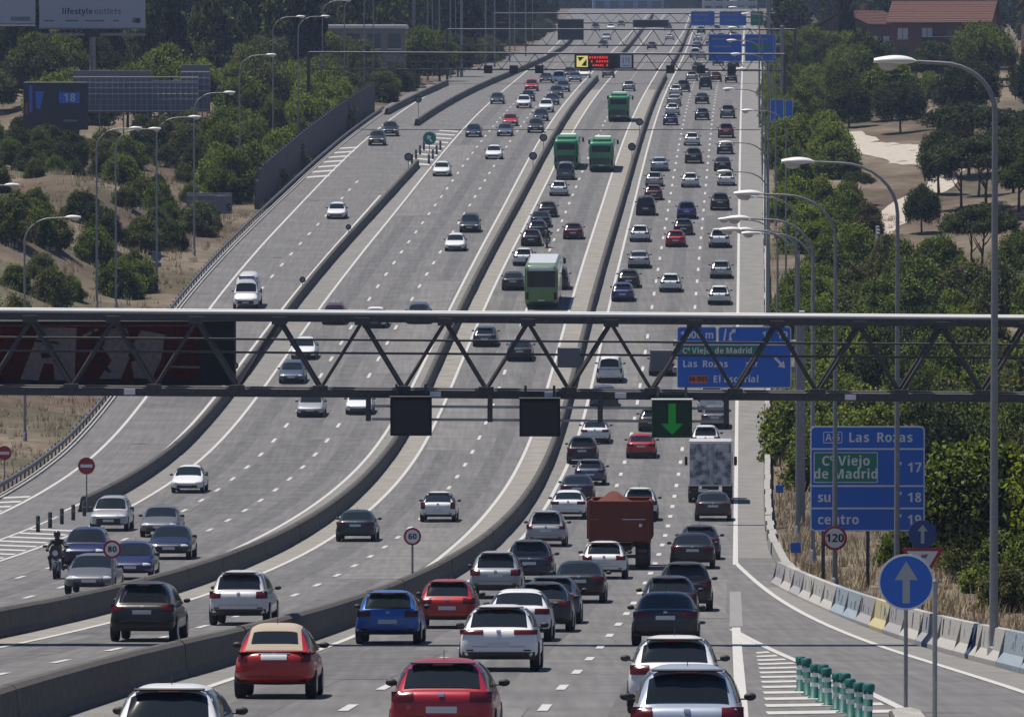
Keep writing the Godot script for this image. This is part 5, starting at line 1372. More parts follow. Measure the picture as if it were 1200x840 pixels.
func build_buildings() -> void:
	house(on_ground(64.0, -1010.0), -0.2, 14.5, 11.0, 6.0, 3.2, "brick house with a broad red tiled roof and pale windows", 4)
	house(on_ground(84.5, -1000.0), -0.2, 14.5, 11.0, 5.8, 3.0, "brick house cut by the right edge under a red roof", 4)
	house(on_ground(54.5, -1062.0), 0.9, 10.0, 9.0, 7.0, 2.2, "low brick house left of the broad red roof", 3)
	house(on_ground(68.0, -1100.0), -0.3, 11.0, 10.0, 9.4, 2.2, "brick house rising behind the broad red roof", 3)
	house(on_ground(89.0, -1085.0), 0.4, 13.0, 10.0, 9.6, 2.6, "brick house behind the one at the right edge", 3)
	block_building(on_ground(-20.9, -965.0), 11.6, 9.0, 23.6 - ground_y(-20.9, -965.0), "beige_wall", "low pale building with flat white roof among the left trees", 4, 2, "lamp_shell")
	block_building(on_ground(-36.0, -1200.0) + Vector3(0, 6.0, 0), 9.0, 8.0, 5.0, "brick_wall", "small brick building above the flat white roof", 2, 2)
	block_building(Vector3(36.0, road_y(-2050.0), -2120.0), 22.0, 14.0, 9.0, "blue_wall", "blue building at the hilltop above the lit message sign", 5, 2, "blue_wall")
	block_building(Vector3(52.0, road_y(-2050.0), -2140.0), 12.0, 12.0, 14.0, "noise_wall", "dark tall building right of the blue one on the hilltop", 3, 4, "old_steel")
	block_building(Vector3(68.0, road_y(-2050.0), -2135.0), 17.0, 12.0, 9.0, "pale_wall", "pale office building behind the hilltop signs", 5, 3)
	# pale track across the dry clearing on the right
	var st := st_new()
	st.set_smooth_group(0)
	var track := [[31.5, -600.0, 1.6], [36.0, -640.0, 1.4], [43.5, -690.0, 1.5], [45.0, -706.0, 2.4], [43.0, -722.0, 3.2], [40.5, -740.0, 3.4], [38.5, -760.0, 3.2], [38.0, -790.0, 2.5]]
	var prev := []
	for i in (track.size() - 1) * 8 + 1:
		var k := mini(i / 8, track.size() - 2)
		var t := (i - k * 8) / 8.0
		var p := []
		for j in 3: p.append(lerpf(track[k][j], track[k + 1][j], smoothstep(0, 1, t) if j != 1 else t))
		var row := []
		for e in 5: row.append(on_ground(p[0] + (e / 2.0 - 1.0) * p[2] + rng.randf_range(-.25, .25), p[1]) + Vector3(0, 0.05, 0))
		if i > 0:
			for e in 4: quad(st, prev[e], row[e], row[e + 1], prev[e + 1])
		prev = row
	structure("path", done(st), M.pale_dirt)
	# low railing wall beside the track
	for a in [["curved grey railing wall beside the pale track", 30.5, -575.0, 31.5, -640.0]]:
		var o := thing("park_wall", Vector3.ZERO, 0, a[0], "wall")
		for i in 12:
			var t := i / 12.0
			var z := lerpf(a[2], a[4], t)
			var x: float = lerpf(a[1], a[3], t) + sin(t * PI) * 1.4
			part("panel", box(0.25, 1.7, 5.2, 0.03), M.sign_back, o, on_ground(x, z) + Vector3(0, 0.7, 0), Vector3(0, -0.06 + t * 0.1, 0))

# ------------------------------------------------------------------ vehicles
# A car is a lofted shell: rounded sections along its length, a second loft for the cabin, and every lamp, pane,
# plate and grille a curved patch that follows the shell.
func sup(v: float, n: float) -> float:
	return signf(v) * pow(absf(v), 2.0 / n)

func poly_at(pts: Array, t: float) -> float:
	if t <= pts[0][0]: return pts[0][1]
	for i in pts.size() - 1:
		if t <= pts[i + 1][0]:
			var u: float = (t - pts[i][0]) / maxf(1e-6, pts[i + 1][0] - pts[i][0])
			return lerpf(pts[i][1], pts[i + 1][1], u)
	return pts[-1][1]

func spec(kind: String) -> Dictionary:
	var c := {"L": 4.1, "W": 1.79, "H": 1.46, "belt": 0.93, "bot": 0.24, "n": 5.0, "rb": 0.1, "rt": 0.62, "wt": 2.3, "wb": 3.15, "nose": 0.66, "deck": 0.96, "hood": 0.9, "tumble": 0.77, "rr": 0.2, "fr": 0.42, "wheel": 0.32, "tail": [0.52, 0.93, 0.74, 0.92], "plate": 0.62, "dark": 0.38, "spoiler": true}
	match kind:
		"sedan": c.merge({"L": 4.7, "W": 1.83, "H": 1.44, "rb": 0.72, "rt": 1.5, "wt": 2.75, "wb": 3.6, "deck": 1.0, "spoiler": false, "plate": 0.76, "tail": [0.5, 0.95, 0.76, 0.92]}, true)
		"suv": c.merge({"L": 4.5, "W": 1.85, "H": 1.66, "belt": 1.04, "bot": 0.27, "rb": 0.12, "rt": 0.55, "wt": 2.55, "wb": 3.3, "nose": 0.82, "deck": 1.06, "hood": 1.02, "wheel": 0.36, "tail": [0.58, 0.95, 0.82, 1.04], "plate": 0.82, "dark": 0.5}, true)
		"cuv": c.merge({"L": 4.5, "W": 1.86, "H": 1.54, "belt": 0.98, "bot": 0.26, "rb": 0.14, "rt": 0.8, "wt": 2.5, "wb": 3.3, "nose": 0.76, "deck": 1.02, "hood": 0.96, "wheel": 0.35, "tail": [0.38, 0.96, 0.86, 0.97], "plate": 0.62, "dark": 0.46}, true)
		"mpv": c.merge({"L": 4.5, "W": 1.83, "H": 1.62, "belt": 0.98, "rb": 0.08, "rt": 0.42, "wt": 2.6, "wb": 3.5, "nose": 0.74, "deck": 1.0, "hood": 0.96, "wheel": 0.33, "tail": [0.66, 0.95, 0.8, 1.02], "plate": 0.74, "dark": 0.4}, true)
		"smallvan": c.merge({"L": 4.4, "W": 1.84, "H": 1.82, "belt": 1.06, "rb": 0.03, "rt": 0.14, "wt": 3.0, "wb": 3.75, "nose": 0.8, "deck": 1.06, "hood": 1.02, "tumble": 0.86, "tail": [0.82, 0.96, 0.72, 1.05], "plate": 0.7, "dark": 0.4, "spoiler": false}, true)
		"van": c.merge({"L": 5.8, "W": 2.02, "H": 2.62, "belt": 1.3, "bot": 0.3, "rb": 0.03, "rt": 0.12, "wt": 4.35, "wb": 5.15, "nose": 0.9, "deck": 1.32, "hood": 1.22, "tumble": 0.86, "wheel": 0.34, "tail": [0.86, 0.97, 0.8, 1.2], "plate": 0.7, "dark": 0.45, "spoiler": false}, true)
		"fiat": c.merge({"L": 3.55, "W": 1.65, "H": 1.49, "belt": 0.98, "bot": 0.26, "n": 3.6, "rb": 0.1, "rt": 0.72, "wt": 1.95, "wb": 2.7, "nose": 0.74, "deck": 1.0, "hood": 0.96, "rr": 0.36, "fr": 0.45, "wheel": 0.3, "tail": [0.66, 0.88, 0.74, 0.95], "plate": 0.84, "dark": 0.32, "spoiler": false, "tumble": 0.74}, true)
		"liftback": c.merge({"L": 4.55, "W": 1.8, "H": 1.49, "rb": 0.1, "rt": 1.25, "wt": 2.6, "wb": 3.6, "deck": 1.0, "tail": [0.7, 0.95, 0.66, 1.0], "plate": 0.6, "dark": 0.4}, true)
		"seat": c.merge({"L": 4.2, "W": 1.82, "H": 1.45, "rb": 0.12, "rt": 0.75}, true)
	return c

var S := {}          # the shape in hand

func half_w(t: float) -> float:
	return S.W * 0.5 * (1.0 - 0.055 * pow(absf(2.0 * t / S.L - 1.0), 3.0))

func top_y(t: float) -> float:
	return poly_at([[0.0, S.deck - 0.03], [0.25, S.deck], [S.wb - 0.2, S.deck - 0.01], [S.wb + 0.05, S.hood], [S.L - 0.45, lerpf(S.hood, S.nose, 0.45)], [S.L, S.nose]], t)

func bot_y(t: float) -> float:
	return S.bot + 0.05 * pow(absf(2.0 * t / S.L - 1.0), 4.0)

func end_scale(t: float) -> float:
	var e := 1.0
	if t < S.rr: e = pow(maxf(0.0, 1.0 - pow(1.0 - t / S.rr, 2.0)), 0.25)
	if S.L - t < S.fr: e = pow(maxf(0.0, 1.0 - pow(1.0 - (S.L - t) / S.fr, 2.0)), 0.25)
	return e

func shell_pt(t: float, a: float) -> Vector3:
	var e := end_scale(t)
	var b := bot_y(t)
	var y := top_y(t)
	var s := sup(sin(a), S.n)
	var x := half_w(t) * e * sup(cos(a), S.n)
	# flanks lean in above the waist
	var yy := (b + y) / 2 + (y - b) / 2 * e * s
	x *= 1.0 - 0.06 * clampf((yy - 0.55) / 0.5, 0.0, 1.0)
	return Vector3(x, yy, S.L / 2 - t)

func cabin_h(t: float) -> float:
	return poly_at([[S.rb, S.belt - 0.03], [S.rt, S.H - 0.07], [S.rt + 0.28, S.H - 0.02], [(S.rt + S.wt) * 0.55, S.H], [S.wt, S.H - 0.06], [S.wb, S.belt - 0.05]], t)

func cabin_w(t: float) -> float:
	return half_w(t) * 0.93 * (1.0 - 0.05 * smoothstep(S.rt + 0.4, S.rb, t))

func cabin_pt(t: float, a: float) -> Vector3:
	var base: float = S.belt - 0.06
	var h := cabin_h(t)
	var r := sup(sin(a), 4.2)
	var y := base + (h - base) * r
	var x := cabin_w(t) * sup(cos(a), 4.2) * lerpf(1.0, S.tumble, clampf((y - base) / (S.H - base), 0, 1))
	return Vector3(x, y, S.L / 2 - t)

func grid(st: SurfaceTool, nu: int, nv: int, f: Callable, flip := false) -> void:
	st.set_smooth_group(0)
	var rows := []
	for i in nu + 1:
		var row := []
		for k in nv + 1: row.append(f.call(float(i) / nu, float(k) / nv))
		rows.append(row)
	for i in nu:
		for k in nv:
			if flip: quad(st, rows[i][k], rows[i][k + 1], rows[i + 1][k + 1], rows[i + 1][k])
			else: quad(st, rows[i][k], rows[i + 1][k], rows[i + 1][k + 1], rows[i][k + 1])

func shell_mesh() -> ArrayMesh:
	var st := st_new()
	var L: float = S.L
	var ts := [0.0004, 0.004, 0.016, 0.04, 0.08, 0.13, S.rr, 0.4, 0.7, 1.1, 1.6, 2.1, 2.6, S.wb - 0.2, S.wb + 0.05, L - 0.7, L - S.fr, L - 0.25, L - 0.14, L - 0.07, L - 0.025, L - 0.008, L - 0.0006]
	ts.sort()
	st.set_smooth_group(0)
	var rows := []
	var na := 28
	for t in ts:
		var row := []
		for k in na: row.append(shell_pt(t, TAU * k / na))
		rows.append(row)
	for i in rows.size() - 1:
		for k in na:
			var j := (k + 1) % na
			quad(st, rows[i][k], rows[i][j], rows[i + 1][j], rows[i + 1][k])
	for e in [0, rows.size() - 1]:
		var mid := Vector3.ZERO
		for p in rows[e]: mid += p / na
		for k in na:
			var j := (k + 1) % na
			for p in ([mid, rows[e][j], rows[e][k]] if e == 0 else [mid, rows[e][k], rows[e][j]]): st.add_vertex(p)
	var cs := [S.rb, lerpf(S.rb, S.rt, 0.3), lerpf(S.rb, S.rt, 0.6), lerpf(S.rb, S.rt, 0.9), S.rt, S.rt + 0.12, S.rt + 0.28, (S.rt + S.wt) * 0.5, S.wt - 0.15, S.wt, lerpf(S.wt, S.wb, 0.3), lerpf(S.wt, S.wb, 0.7), S.wb]
	rows = []
	for t in cs:
		var row := []
		for k in 19: row.append(cabin_pt(t, PI * k / 18.0))
		rows.append(row)
	for i in rows.size() - 1:
		for k in 18: quad(st, rows[i][k], rows[i][k + 1], rows[i + 1][k + 1], rows[i + 1][k])
	return done(st)

# the surface of the rear (or front) of the shell at x, y
func rear_z(x: float, y: float, out: float) -> Vector3:
	var b := bot_y(0.1)
	var t := top_y(0.1)
	var q := pow(pow(absf(x) / half_w(0.1), S.n) + pow(absf(y - (b + t) / 2) / ((t - b) / 2), S.n), 4.0 / S.n)
	return Vector3(x, y, S.L / 2 - S.rr * (1.0 - sqrt(1.0 - minf(q, 0.97))) + out)

func front_z(x: float, y: float, out: float) -> Vector3:
	var b := bot_y(S.L - 0.15)
	var t := top_y(S.L - 0.15)
	var q := pow(pow(absf(x) / half_w(S.L - 0.1), S.n) + pow(absf(y - (b + t) / 2) / ((t - b) / 2), S.n), 4.0 / S.n)
	return Vector3(x, y, -S.L / 2 + S.fr * (1.0 - sqrt(1.0 - minf(q, 0.97))) - out)

func end_patch(x0: float, x1: float, y0: float, y1: float, out: float, front := false, slant := 0.0) -> ArrayMesh:
	var st := st_new()
	if front: grid(st, 8, 4, func(u: float, v: float) -> Vector3: return front_z(lerpf(x0, x1, u), lerpf(y0, y1, v) + slant * absf(lerpf(x0, x1, u)), out), false)
	else: grid(st, 8, 4, func(u: float, v: float) -> Vector3: return rear_z(lerpf(x0, x1, u), lerpf(y0, y1, v) + slant * absf(lerpf(x0, x1, u)), out), true)
	return done(st)

func pane(t0: float, t1: float, wide: float) -> ArrayMesh:
	var st := st_new()
	var d := Vector2(t1 - t0, cabin_h(t1) - cabin_h(t0))
	var nrm := Vector3(0, absf(d.x), signf(d.x) * absf(d.y)).normalized() * 0.012
	var a0 := acos(pow(wide, 2.1))
	grid(st, 6, 10, func(u: float, v: float) -> Vector3: return cabin_pt(lerpf(t0, t1, u), lerpf(a0, PI - a0, v)) + nrm, t0 > t1)
	return done(st)

func side_pane(side: float, u0: float, u1: float) -> ArrayMesh:
	var st := st_new()
	var base: float = S.belt - 0.06
	grid(st, 8, 5, func(u: float, v: float) -> Vector3:
		var f := lerpf(0.16, 0.84, v)
		var y: float = base + f * (S.H - base)
		var ta: float = lerpf(S.rb, S.rt, f) + 0.16
		var tb: float = lerpf(S.wb, S.wt, f) - 0.12
		var t := lerpf(ta, tb, lerpf(u0, u1, u))
		var r := clampf((y - base) / maxf(0.05, cabin_h(t) - base), 0.0, 0.97)
		var x := cabin_w(t) * pow(1.0 - pow(r, 4.2), 1.0 / 4.2) * lerpf(1.0, S.tumble, f) + 0.008
		return Vector3(x * side, y, S.L / 2 - t), side > 0)
	return done(st)

func wheel_part(parent: Node, at: Vector3, r: float, w: float, side: float) -> void:
	var st := st_new()
	add_tube(st, [Vector3(-w / 2, 0, 0), Vector3(-w / 2 + 0.03, 0, 0), Vector3(w / 2 - 0.03, 0, 0), Vector3(w / 2, 0, 0)], [r - 0.03, r, r, r - 0.03], 18)
	var o := part("wheel", done(st), M.tyre, parent, at)
	part("rim", tube_mesh([Vector3(side * (w / 2 - 0.01), 0, 0), Vector3(side * (w / 2 + 0.012), 0, 0)], [r * 0.66, r * 0.6], 14), M.rim, o)

func make_car(kind: String) -> Node3D:
	S = spec(kind)
	var o := Node3D.new()
	var b := part("body", shell_mesh(), M.paint_white, o)
	var w: float = S.W / 2
	part("rear_window", pane(S.rb + (S.rt - S.rb) * (0.16 if S.belt < 1.2 else 0.6), S.rt - (S.rt - S.rb) * 0.1, 0.86), M.glass, o)
	part("windscreen", pane(S.wb - 0.08, S.wt + (0.06 if kind != "van" else 0.34), 0.88), M.glass, o)
	for s in [-1.0, 1.0]:
		part("side_window", side_pane(s, 0.0, 0.46 if kind != "van" else 0.0001), M.glass if kind != "van" else M.paint_white, o)
		part("side_window", side_pane(s, 0.5 if kind != "van" else 0.72, 1.0), M.glass, o)
		var tl: Array = S.tail
		part("tail_light", end_patch(s * w * tl[0], s * w * tl[1], tl[2], tl[3], 0.012) if s > 0 else end_patch(s * w * tl[1], s * w * tl[0], tl[2], tl[3], 0.012), M.tail_red, o)
		var hy: float = S.nose - 0.13
		part("headlight", end_patch(minf(s * w * 0.56, s * w * 0.9), maxf(s * w * 0.56, s * w * 0.9), hy, hy + 0.11, 0.012, true, 0.04), M.head_clear, o)
		var sph := SphereMesh.new()
		sph.radius = 0.1
		sph.height = 0.2
		sph.radial_segments = 10
		sph.rings = 6
		var mi := part("mirror", sph, M.trim, o, Vector3(s * (w + 0.06), S.belt + 0.05, S.L / 2 - S.wb + 0.5))
		mi.scale = Vector3(1.05, 0.66, 0.6)
		part("mirror_arm", box(0.16, 0.04, 0.06, 0.012), M.trim, mi, Vector3(-s * 0.1, -0.06, 0))
		for t in [S.wheel + 0.42, S.L - S.wheel - 0.5]: wheel_part(o, Vector3(s * (w - 0.115), S.wheel, S.L / 2 - t), S.wheel, 0.22, s)
	if kind == "van":
		part("cab_visor", box(1.3, 0.05, 0.2, 0.01), M.trim, o, Vector3(0, S.H - 0.12, S.L / 2 - S.wt - 0.02))
	part("rear_bumper", end_patch(-w * 0.9, w * 0.9, S.bot + 0.03, S.dark, 0.014), M.trim, o)
	part("front_grille", end_patch(-w * 0.62, w * 0.62, S.bot + 0.08, S.nose - 0.2, 0.014, true), M.trim, o)
	part("number_plate", end_patch(-0.26, 0.26, S.plate - 0.055, S.plate + 0.055, 0.02), M.plate_white, o)
	part("number_plate", end_patch(-0.26, 0.26, S.bot + 0.2, S.bot + 0.31, 0.022, true), M.plate_white, o)
	part("badge", end_patch(-0.05, 0.05, S.deck - 0.12, S.deck - 0.05, 0.016), M.chrome, o)
	part("tailgate_seam", end_patch(-w * 0.66, w * 0.66, S.dark + 0.12, S.dark + 0.13, 0.013), M.trim, o)
	for s in [-1.0, 1.0]: part("reflector", end_patch(minf(s * w * 0.62, s * w * 0.8), maxf(s * w * 0.62, s * w * 0.8), S.dark + 0.02, S.dark + 0.055, 0.016), M.tail_red, o)
	part("brake_lamp", box(0.34, 0.025, 0.03, 0.006), M.tail_red, o, Vector3(0, S.H - 0.1, S.L / 2 - S.rt + 0.17 if S.spoiler else S.L / 2 - S.rt + 0.02))
	part("aerial", tube_mesh([Vector3(0, 0, 0), Vector3(0, 0.16, 0.08)], [0.008, 0.004], 5), M.trim, o, Vector3(0, S.H - 0.01, S.L / 2 - S.rt - 0.4))
	if S.spoiler: part("spoiler", box(S.W * 0.6, 0.035, 0.22, 0.012), M.trim, o, Vector3(0, S.H - 0.07, S.L / 2 - S.rt + 0.06))
	if kind == "fiat":
		var st := st_new()
		grid(st, 12, 12, func(u: float, v: float) -> Vector3:
			var t := lerpf(S.rb + 0.02, S.wt - 0.05, u)
			var a := lerpf(acos(pow(0.84, 2.1)), PI - acos(pow(0.84, 2.1)), v)
			return cabin_pt(t, a) + Vector3(0, 0.009, 0.007))
		part("soft_top", done(st), M.soft_top, o)
		o.get_node("rear_window").mesh = pane(S.rb + 0.2, S.rt - 0.12, 0.72)
		o.get_node("rear_window").position = Vector3(0, 0.01, 0.012)
		part("chrome_strip", end_patch(-0.32, 0.32, 0.905, 0.925, 0.02), M.chrome, o)
	return o

func make_bus(coach: bool) -> Node3D:
	S = spec("van")
	var L := 12.5 if coach else 12.0
	var H := 3.45 if coach else 3.1
	S.merge({"L": L, "W": 2.55, "H": H, "bot": 0.32, "n": 11.0, "deck": H, "hood": H, "nose": H - 0.08, "wb": L - 1.0, "rr": 0.2, "fr": 0.3}, true)
	var o := Node3D.new()
	var st := st_new()
	st.set_smooth_group(0)
	var rows := []
	for t in [0.0004, 0.004, 0.02, 0.05, 0.1, 0.2, 1.0, 4.0, 8.0, L - 1.0, L - 0.3, L - 0.12, L - 0.04, L - 0.008, L - 0.0006]:
		var row := []
		for k in 36:
			var p := shell_pt(t, TAU * (k + 0.5) / 36.0)
			row.append(Vector3(clampf(p.x / 0.94, -1.275, 1.275), p.y, p.z))
		rows.append(row)
	for i in rows.size() - 1:
		for k in 36: quad(st, rows[i][k], rows[i][(k + 1) % 36], rows[i + 1][(k + 1) % 36], rows[i + 1][k])
	for e in [0, rows.size() - 1]:
		var mid := Vector3.ZERO
		for p in rows[e]: mid += p / 36.0
		for k in 36:
			for p in ([mid, rows[e][(k + 1) % 36], rows[e][k]] if e == 0 else [mid, rows[e][k], rows[e][(k + 1) % 36]]): st.add_vertex(p)
	part("body", done(st), M.paint_busgreen, o)
	var g: Material = M.glass
	if coach:
		part("rear_window", end_patch(-1.1, 1.1, 1.75, 3.0, 0.02), g, o)
		part("white_roof", box(2.2, 0.14, L - 4.0, 0.05), M.paint_white, o, Vector3(0, H + 0.03, 0))
		part("white_panel", end_patch(-1.16, 1.16, 3.04, 3.36, 0.014), M.paint_white, o)
		for s in [-1.0, 1.0]: part("white_panel", box(0.02, 2.6, L - 0.7, 0.005), M.paint_white, o, Vector3(s * 1.285, 1.95, 0))
	else:
		part("rear_window", end_patch(-0.95, 0.95, 2.1, 2.75, 0.02), g, o)
		part("engine_grille", end_patch(-0.9, 0.9, 0.85, 1.5, 0.016), M.paint_darkgreen, o)
		part("roof_unit", box(1.9, 0.3, 3.4, 0.08), M.paint_busgreen, o, Vector3(0, H + 0.13, 1.8))
		part("roof_unit", box(1.7, 0.22, 2.2, 0.06), M.lamp_shell, o, Vector3(0, H + 0.1, -2.6))
	part("rear_bumper", end_patch(-1.2, 1.2, 0.36, 0.62, 0.016), M.trim, o)
	part("number_plate", end_patch(-0.26, 0.26, 0.66, 0.78, 0.024), M.plate_white, o)
	for s in [-1.0, 1.0]:
		part("tail_light", end_patch(minf(s * 0.98, s * 1.2), maxf(s * 0.98, s * 1.2), 0.75, 1.35, 0.02), M.tail_red, o)
		for i in 7: part("side_window", box(0.03, 1.0, 1.45, 0.01), g, o, Vector3(s * 1.29, 2.2 if coach else 2.0, L / 2 - 1.6 - i * 1.55))
		part("mirror", box(0.22, 0.5, 0.16, 0.05), M.trim, o, Vector3(s * 1.5, H - 0.6, -L / 2 + 0.1))
		part("mirror_arm", box(0.3, 0.06, 0.06, 0.015), M.trim, o, Vector3(s * 1.32, H - 0.32, -L / 2 + 0.15))
		for t in [3.2, L - 2.7]: wheel_part(o, Vector3(s * 1.09, 0.48, L / 2 - t), 0.48, 0.36, s)
	part("windscreen", end_patch(-1.15, 1.15, 1.1, 2.7, 0.02, true), g, o)
	return o

func make_lorry(tipper: bool) -> Node3D:
	var o := Node3D.new()
	var L := 7.8 if tipper else 7.5
	var cabm: Material = M.paint_rust if tipper else M.paint_white
	# cab with a raked screen
	var cab := part("cab", box(2.35, 1.95, 1.7, 0.12), cabm, o, Vector3(0, 1.75, -L / 2 + 0.95))
	part("windscreen", box(2.0, 0.8, 0.05, 0.01), M.glass, cab, Vector3(0, 0.35, -0.84))
	for s in [-1.0, 1.0]:
		part("side_window", box(0.04, 0.7, 0.9, 0.01), M.glass, cab, Vector3(s * 1.17, 0.35, -0.2))
		part("mirror", box(0.16, 0.5, 0.12, 0.03), M.trim, cab, Vector3(s * 1.34, 0.25, -0.6))
	part("chassis", box(0.9, 0.25, L - 0.4, 0.02), M.trim, o, Vector3(0, 0.85, 0))
	if tipper:
		# open bed with ribs, a stepped tailboard and a heap of earth showing above it
		var bd := part("bed", box(2.5, 0.12, 5.2, 0.02), M.paint_rust, o, Vector3(0, 1.2, L / 2 - 2.75))
		for s in [-1.0, 1.0]:
			part("bed_side", box(0.1, 1.55, 5.2, 0.02), M.paint_rust, bd, Vector3(s * 1.2, 0.8, 0))
			for i in 6: part("rib", box(0.07, 1.5, 0.12, 0.015), M.paint_rust, bd, Vector3(s * 1.285, 0.8, -2.3 + i * 0.92))
		part("headboard", box(2.5, 1.65, 0.12, 0.02), M.paint_rust, bd, Vector3(0, 0.82, -2.54))
		var tb := part("tailboard", box(2.48, 1.62, 0.1, 0.02), M.paint_rust, o, Vector3(0, 1.98, L / 2 - 0.1))
		part("bright_rail", box(0.95, 0.035, 0.03, 0.005), M.chrome, tb, Vector3(0.58, 0.06, 0.07))
		part("bright_rail", box(0.35, 0.025, 0.03, 0.005), M.sign_orange, tb, Vector3(-1.0, 0.06, 0.07))
		for x in [-1.18, 1.18]: part("corner_post", box(0.12, 1.7, 0.16, 0.02), M.paint_rust, tb, Vector3(x, 0, 0.02))
		for x in [0.85]: part("reflector", disc(0.07, 0.02, 14), M.chrome, tb, Vector3(x, -0.18, 0.06))
		rough_mat("heaped_earth", lin(.08, .02, .013), lin(.15, .042, .026), 1.1, 1.0)
		var st := st_new()
		grid(st, 14, 20, func(u: float, v: float) -> Vector3:
			var x := lerpf(-1.14, 1.14, u)
			var z := lerpf(-2.4, 2.48, v)
			var h := 1.5 + 0.46 * exp(-pow((x + 0.3) / 0.55, 2.0)) * exp(-pow((z - 0.9) / 1.3, 2.0)) - 0.12 * absf(x) + 0.05 * sin(x * 9.0 + z * 5.0)
			return Vector3(x, h, z))
		part("soil_heap", done(st), M.heaped_earth, bd)
	else:
		rough_mat("door_print", lin(.03, .035, .045), lin(.72, .72, .74), 4.2, 0.6, 0.0, 0.5, lin(.4, .41, .44))
		part("cargo_box", box(2.28, 2.35, 5.3, 0.04), M.paint_white, o, Vector3(0, 2.1, L / 2 - 2.7))
		for s in [-1.0, 1.0]:
			var dr := part("rear_door", box(1.08, 2.2, 0.04, 0.01), M.door_print, o, Vector3(s * 0.56, 2.1, L / 2 - 0.03))
			part("lock_rod", tube_mesh([Vector3(-s * 0.4, -1.0, 0.04), Vector3(-s * 0.4, 1.0, 0.04)], [0.02, 0.02], 6), M.steel, dr)
		part("top_rail", box(2.3, 0.09, 0.08, 0.015), M.paint_white, o, Vector3(0, 3.28, L / 2))
	part("bumper_bar", box(2.3, 0.14, 0.1, 0.02), M.trim, o, Vector3(0, 0.55, L / 2 - 0.2))
	part("number_plate", box(0.5, 0.12, 0.02, 0.004), M.plate_white, o, Vector3(-0.4, 0.72, L / 2 - 0.14))
	for s in [-1.0, 1.0]:
		part("tail_light", box(0.4, 0.14, 0.05, 0.015), M.tail_red, o, Vector3(s * 0.9, 0.78, L / 2 - 0.13))
		part("mud_flap", box(0.5, 0.6, 0.02, 0.004), M.trim, o, Vector3(s * 0.88, 0.55, L / 2 - 0.9))
		for t in [1.6, L - 1.3]: wheel_part(o, Vector3(s * (0.9 if t < 3 else 1.02), 0.5, L / 2 - t), 0.5, 0.55 if t < 3 else 0.3, s)
	return o

# ------------------------------------------------------------------ riders
func capsule_d(p: Vector3, a: Vector3, b: Vector3, ra: float, rb: float) -> float:
	var ab := b - a
	var t := clampf((p - a).dot(ab) / ab.length_squared(), 0.0, 1.0)
	return p.distance_to(a + ab * t) - lerpf(ra, rb, t)

func flesh(bones: Array, cell: float, k: float) -> ArrayMesh:
	# surface nets over a smooth union of tapered capsules
	var lo := Vector3.ONE * 1e9
	var hi := Vector3.ONE * -1e9
	for b in bones:
		for e in 2:
			var r: float = b[2 + e] + cell * 3
			lo = lo.min(b[e] - Vector3.ONE * r)
			hi = hi.max(b[e] + Vector3.ONE * r)
	var n := Vector3i(((hi - lo) / cell).ceil())
	var sy := n.x + 1
	var sz := sy * (n.y + 1)
	var val := PackedFloat32Array()
	val.resize(sz * (n.z + 1))
	val.fill(1.0)
	for b in bones:
		var r: float = maxf(b[2], b[3]) + 0.12
		var p0 := Vector3i(((b[0] as Vector3).min(b[1]) - Vector3.ONE * r - lo) / cell).clamp(Vector3i.ZERO, n)
		var p1 := Vector3i(((b[0] as Vector3).max(b[1]) + Vector3.ONE * r - lo) / cell).clamp(Vector3i.ZERO, n)
		for z in range(p0.z, p1.z + 1):
			for y in range(p0.y, p1.y + 1):
				for x in range(p0.x, p1.x + 1):
					var i := x + y * sy + z * sz
					var d := capsule_d(lo + Vector3(x, y, z) * cell, b[0], b[1], b[2], b[3])
					var c := val[i]
					var h := maxf(k - absf(c - d), 0.0) / k
					val[i] = minf(c, d) - h * h * k * 0.25
	var st := st_new()
	st.set_smooth_group(0)
	var verts := {}
	var offs := [0, 1, sy, sy + 1, sz, sz + 1, sz + sy, sz + sy + 1]
	for z in n.z:
		for y in n.y:
			for x in n.x:
				var i := x + y * sy + z * sz
				var neg := 0
				for o in offs:
					if val[i + o] < 0.0: neg += 1
				if neg == 0 or neg == 8: continue
				var sum := Vector3.ZERO
				var cnt := 0
				for e in [[0, 1], [2, 3], [4, 5], [6, 7], [0, 2], [1, 3], [4, 6], [5, 7], [0, 4], [1, 5], [2, 6], [3, 7]]:
					var a := val[i + offs[e[0]]]
					var b2 := val[i + offs[e[1]]]
					if (a < 0.0) == (b2 < 0.0): continue
					var t := a / (a - b2)
					var pa := Vector3(e[0] & 1, (e[0] >> 1) & 1, e[0] >> 2)
					var pb := Vector3(e[1] & 1, (e[1] >> 1) & 1, e[1] >> 2)
					sum += pa.lerp(pb, t)
					cnt += 1
				verts[i] = lo + (Vector3(x, y, z) + sum / cnt) * cell
	for i in verts:
		for ax in [[1, sy, sz], [sy, sz, 1], [sz, 1, sy]]:
			var a := val[i]
			var b3: float = val[i + ax[0]]
			if (a < 0.0) == (b3 < 0.0): continue
			var q := [i, i - ax[1], i - ax[1] - ax[2], i - ax[2]]
			if not (verts.has(q[1]) and verts.has(q[2]) and verts.has(q[3])): continue
			if a < 0.0: quad(st, verts[q[0]], verts[q[3]], verts[q[2]], verts[q[1]])
			else: quad(st, verts[q[0]], verts[q[1]], verts[q[2]], verts[q[3]])
	return done(st)

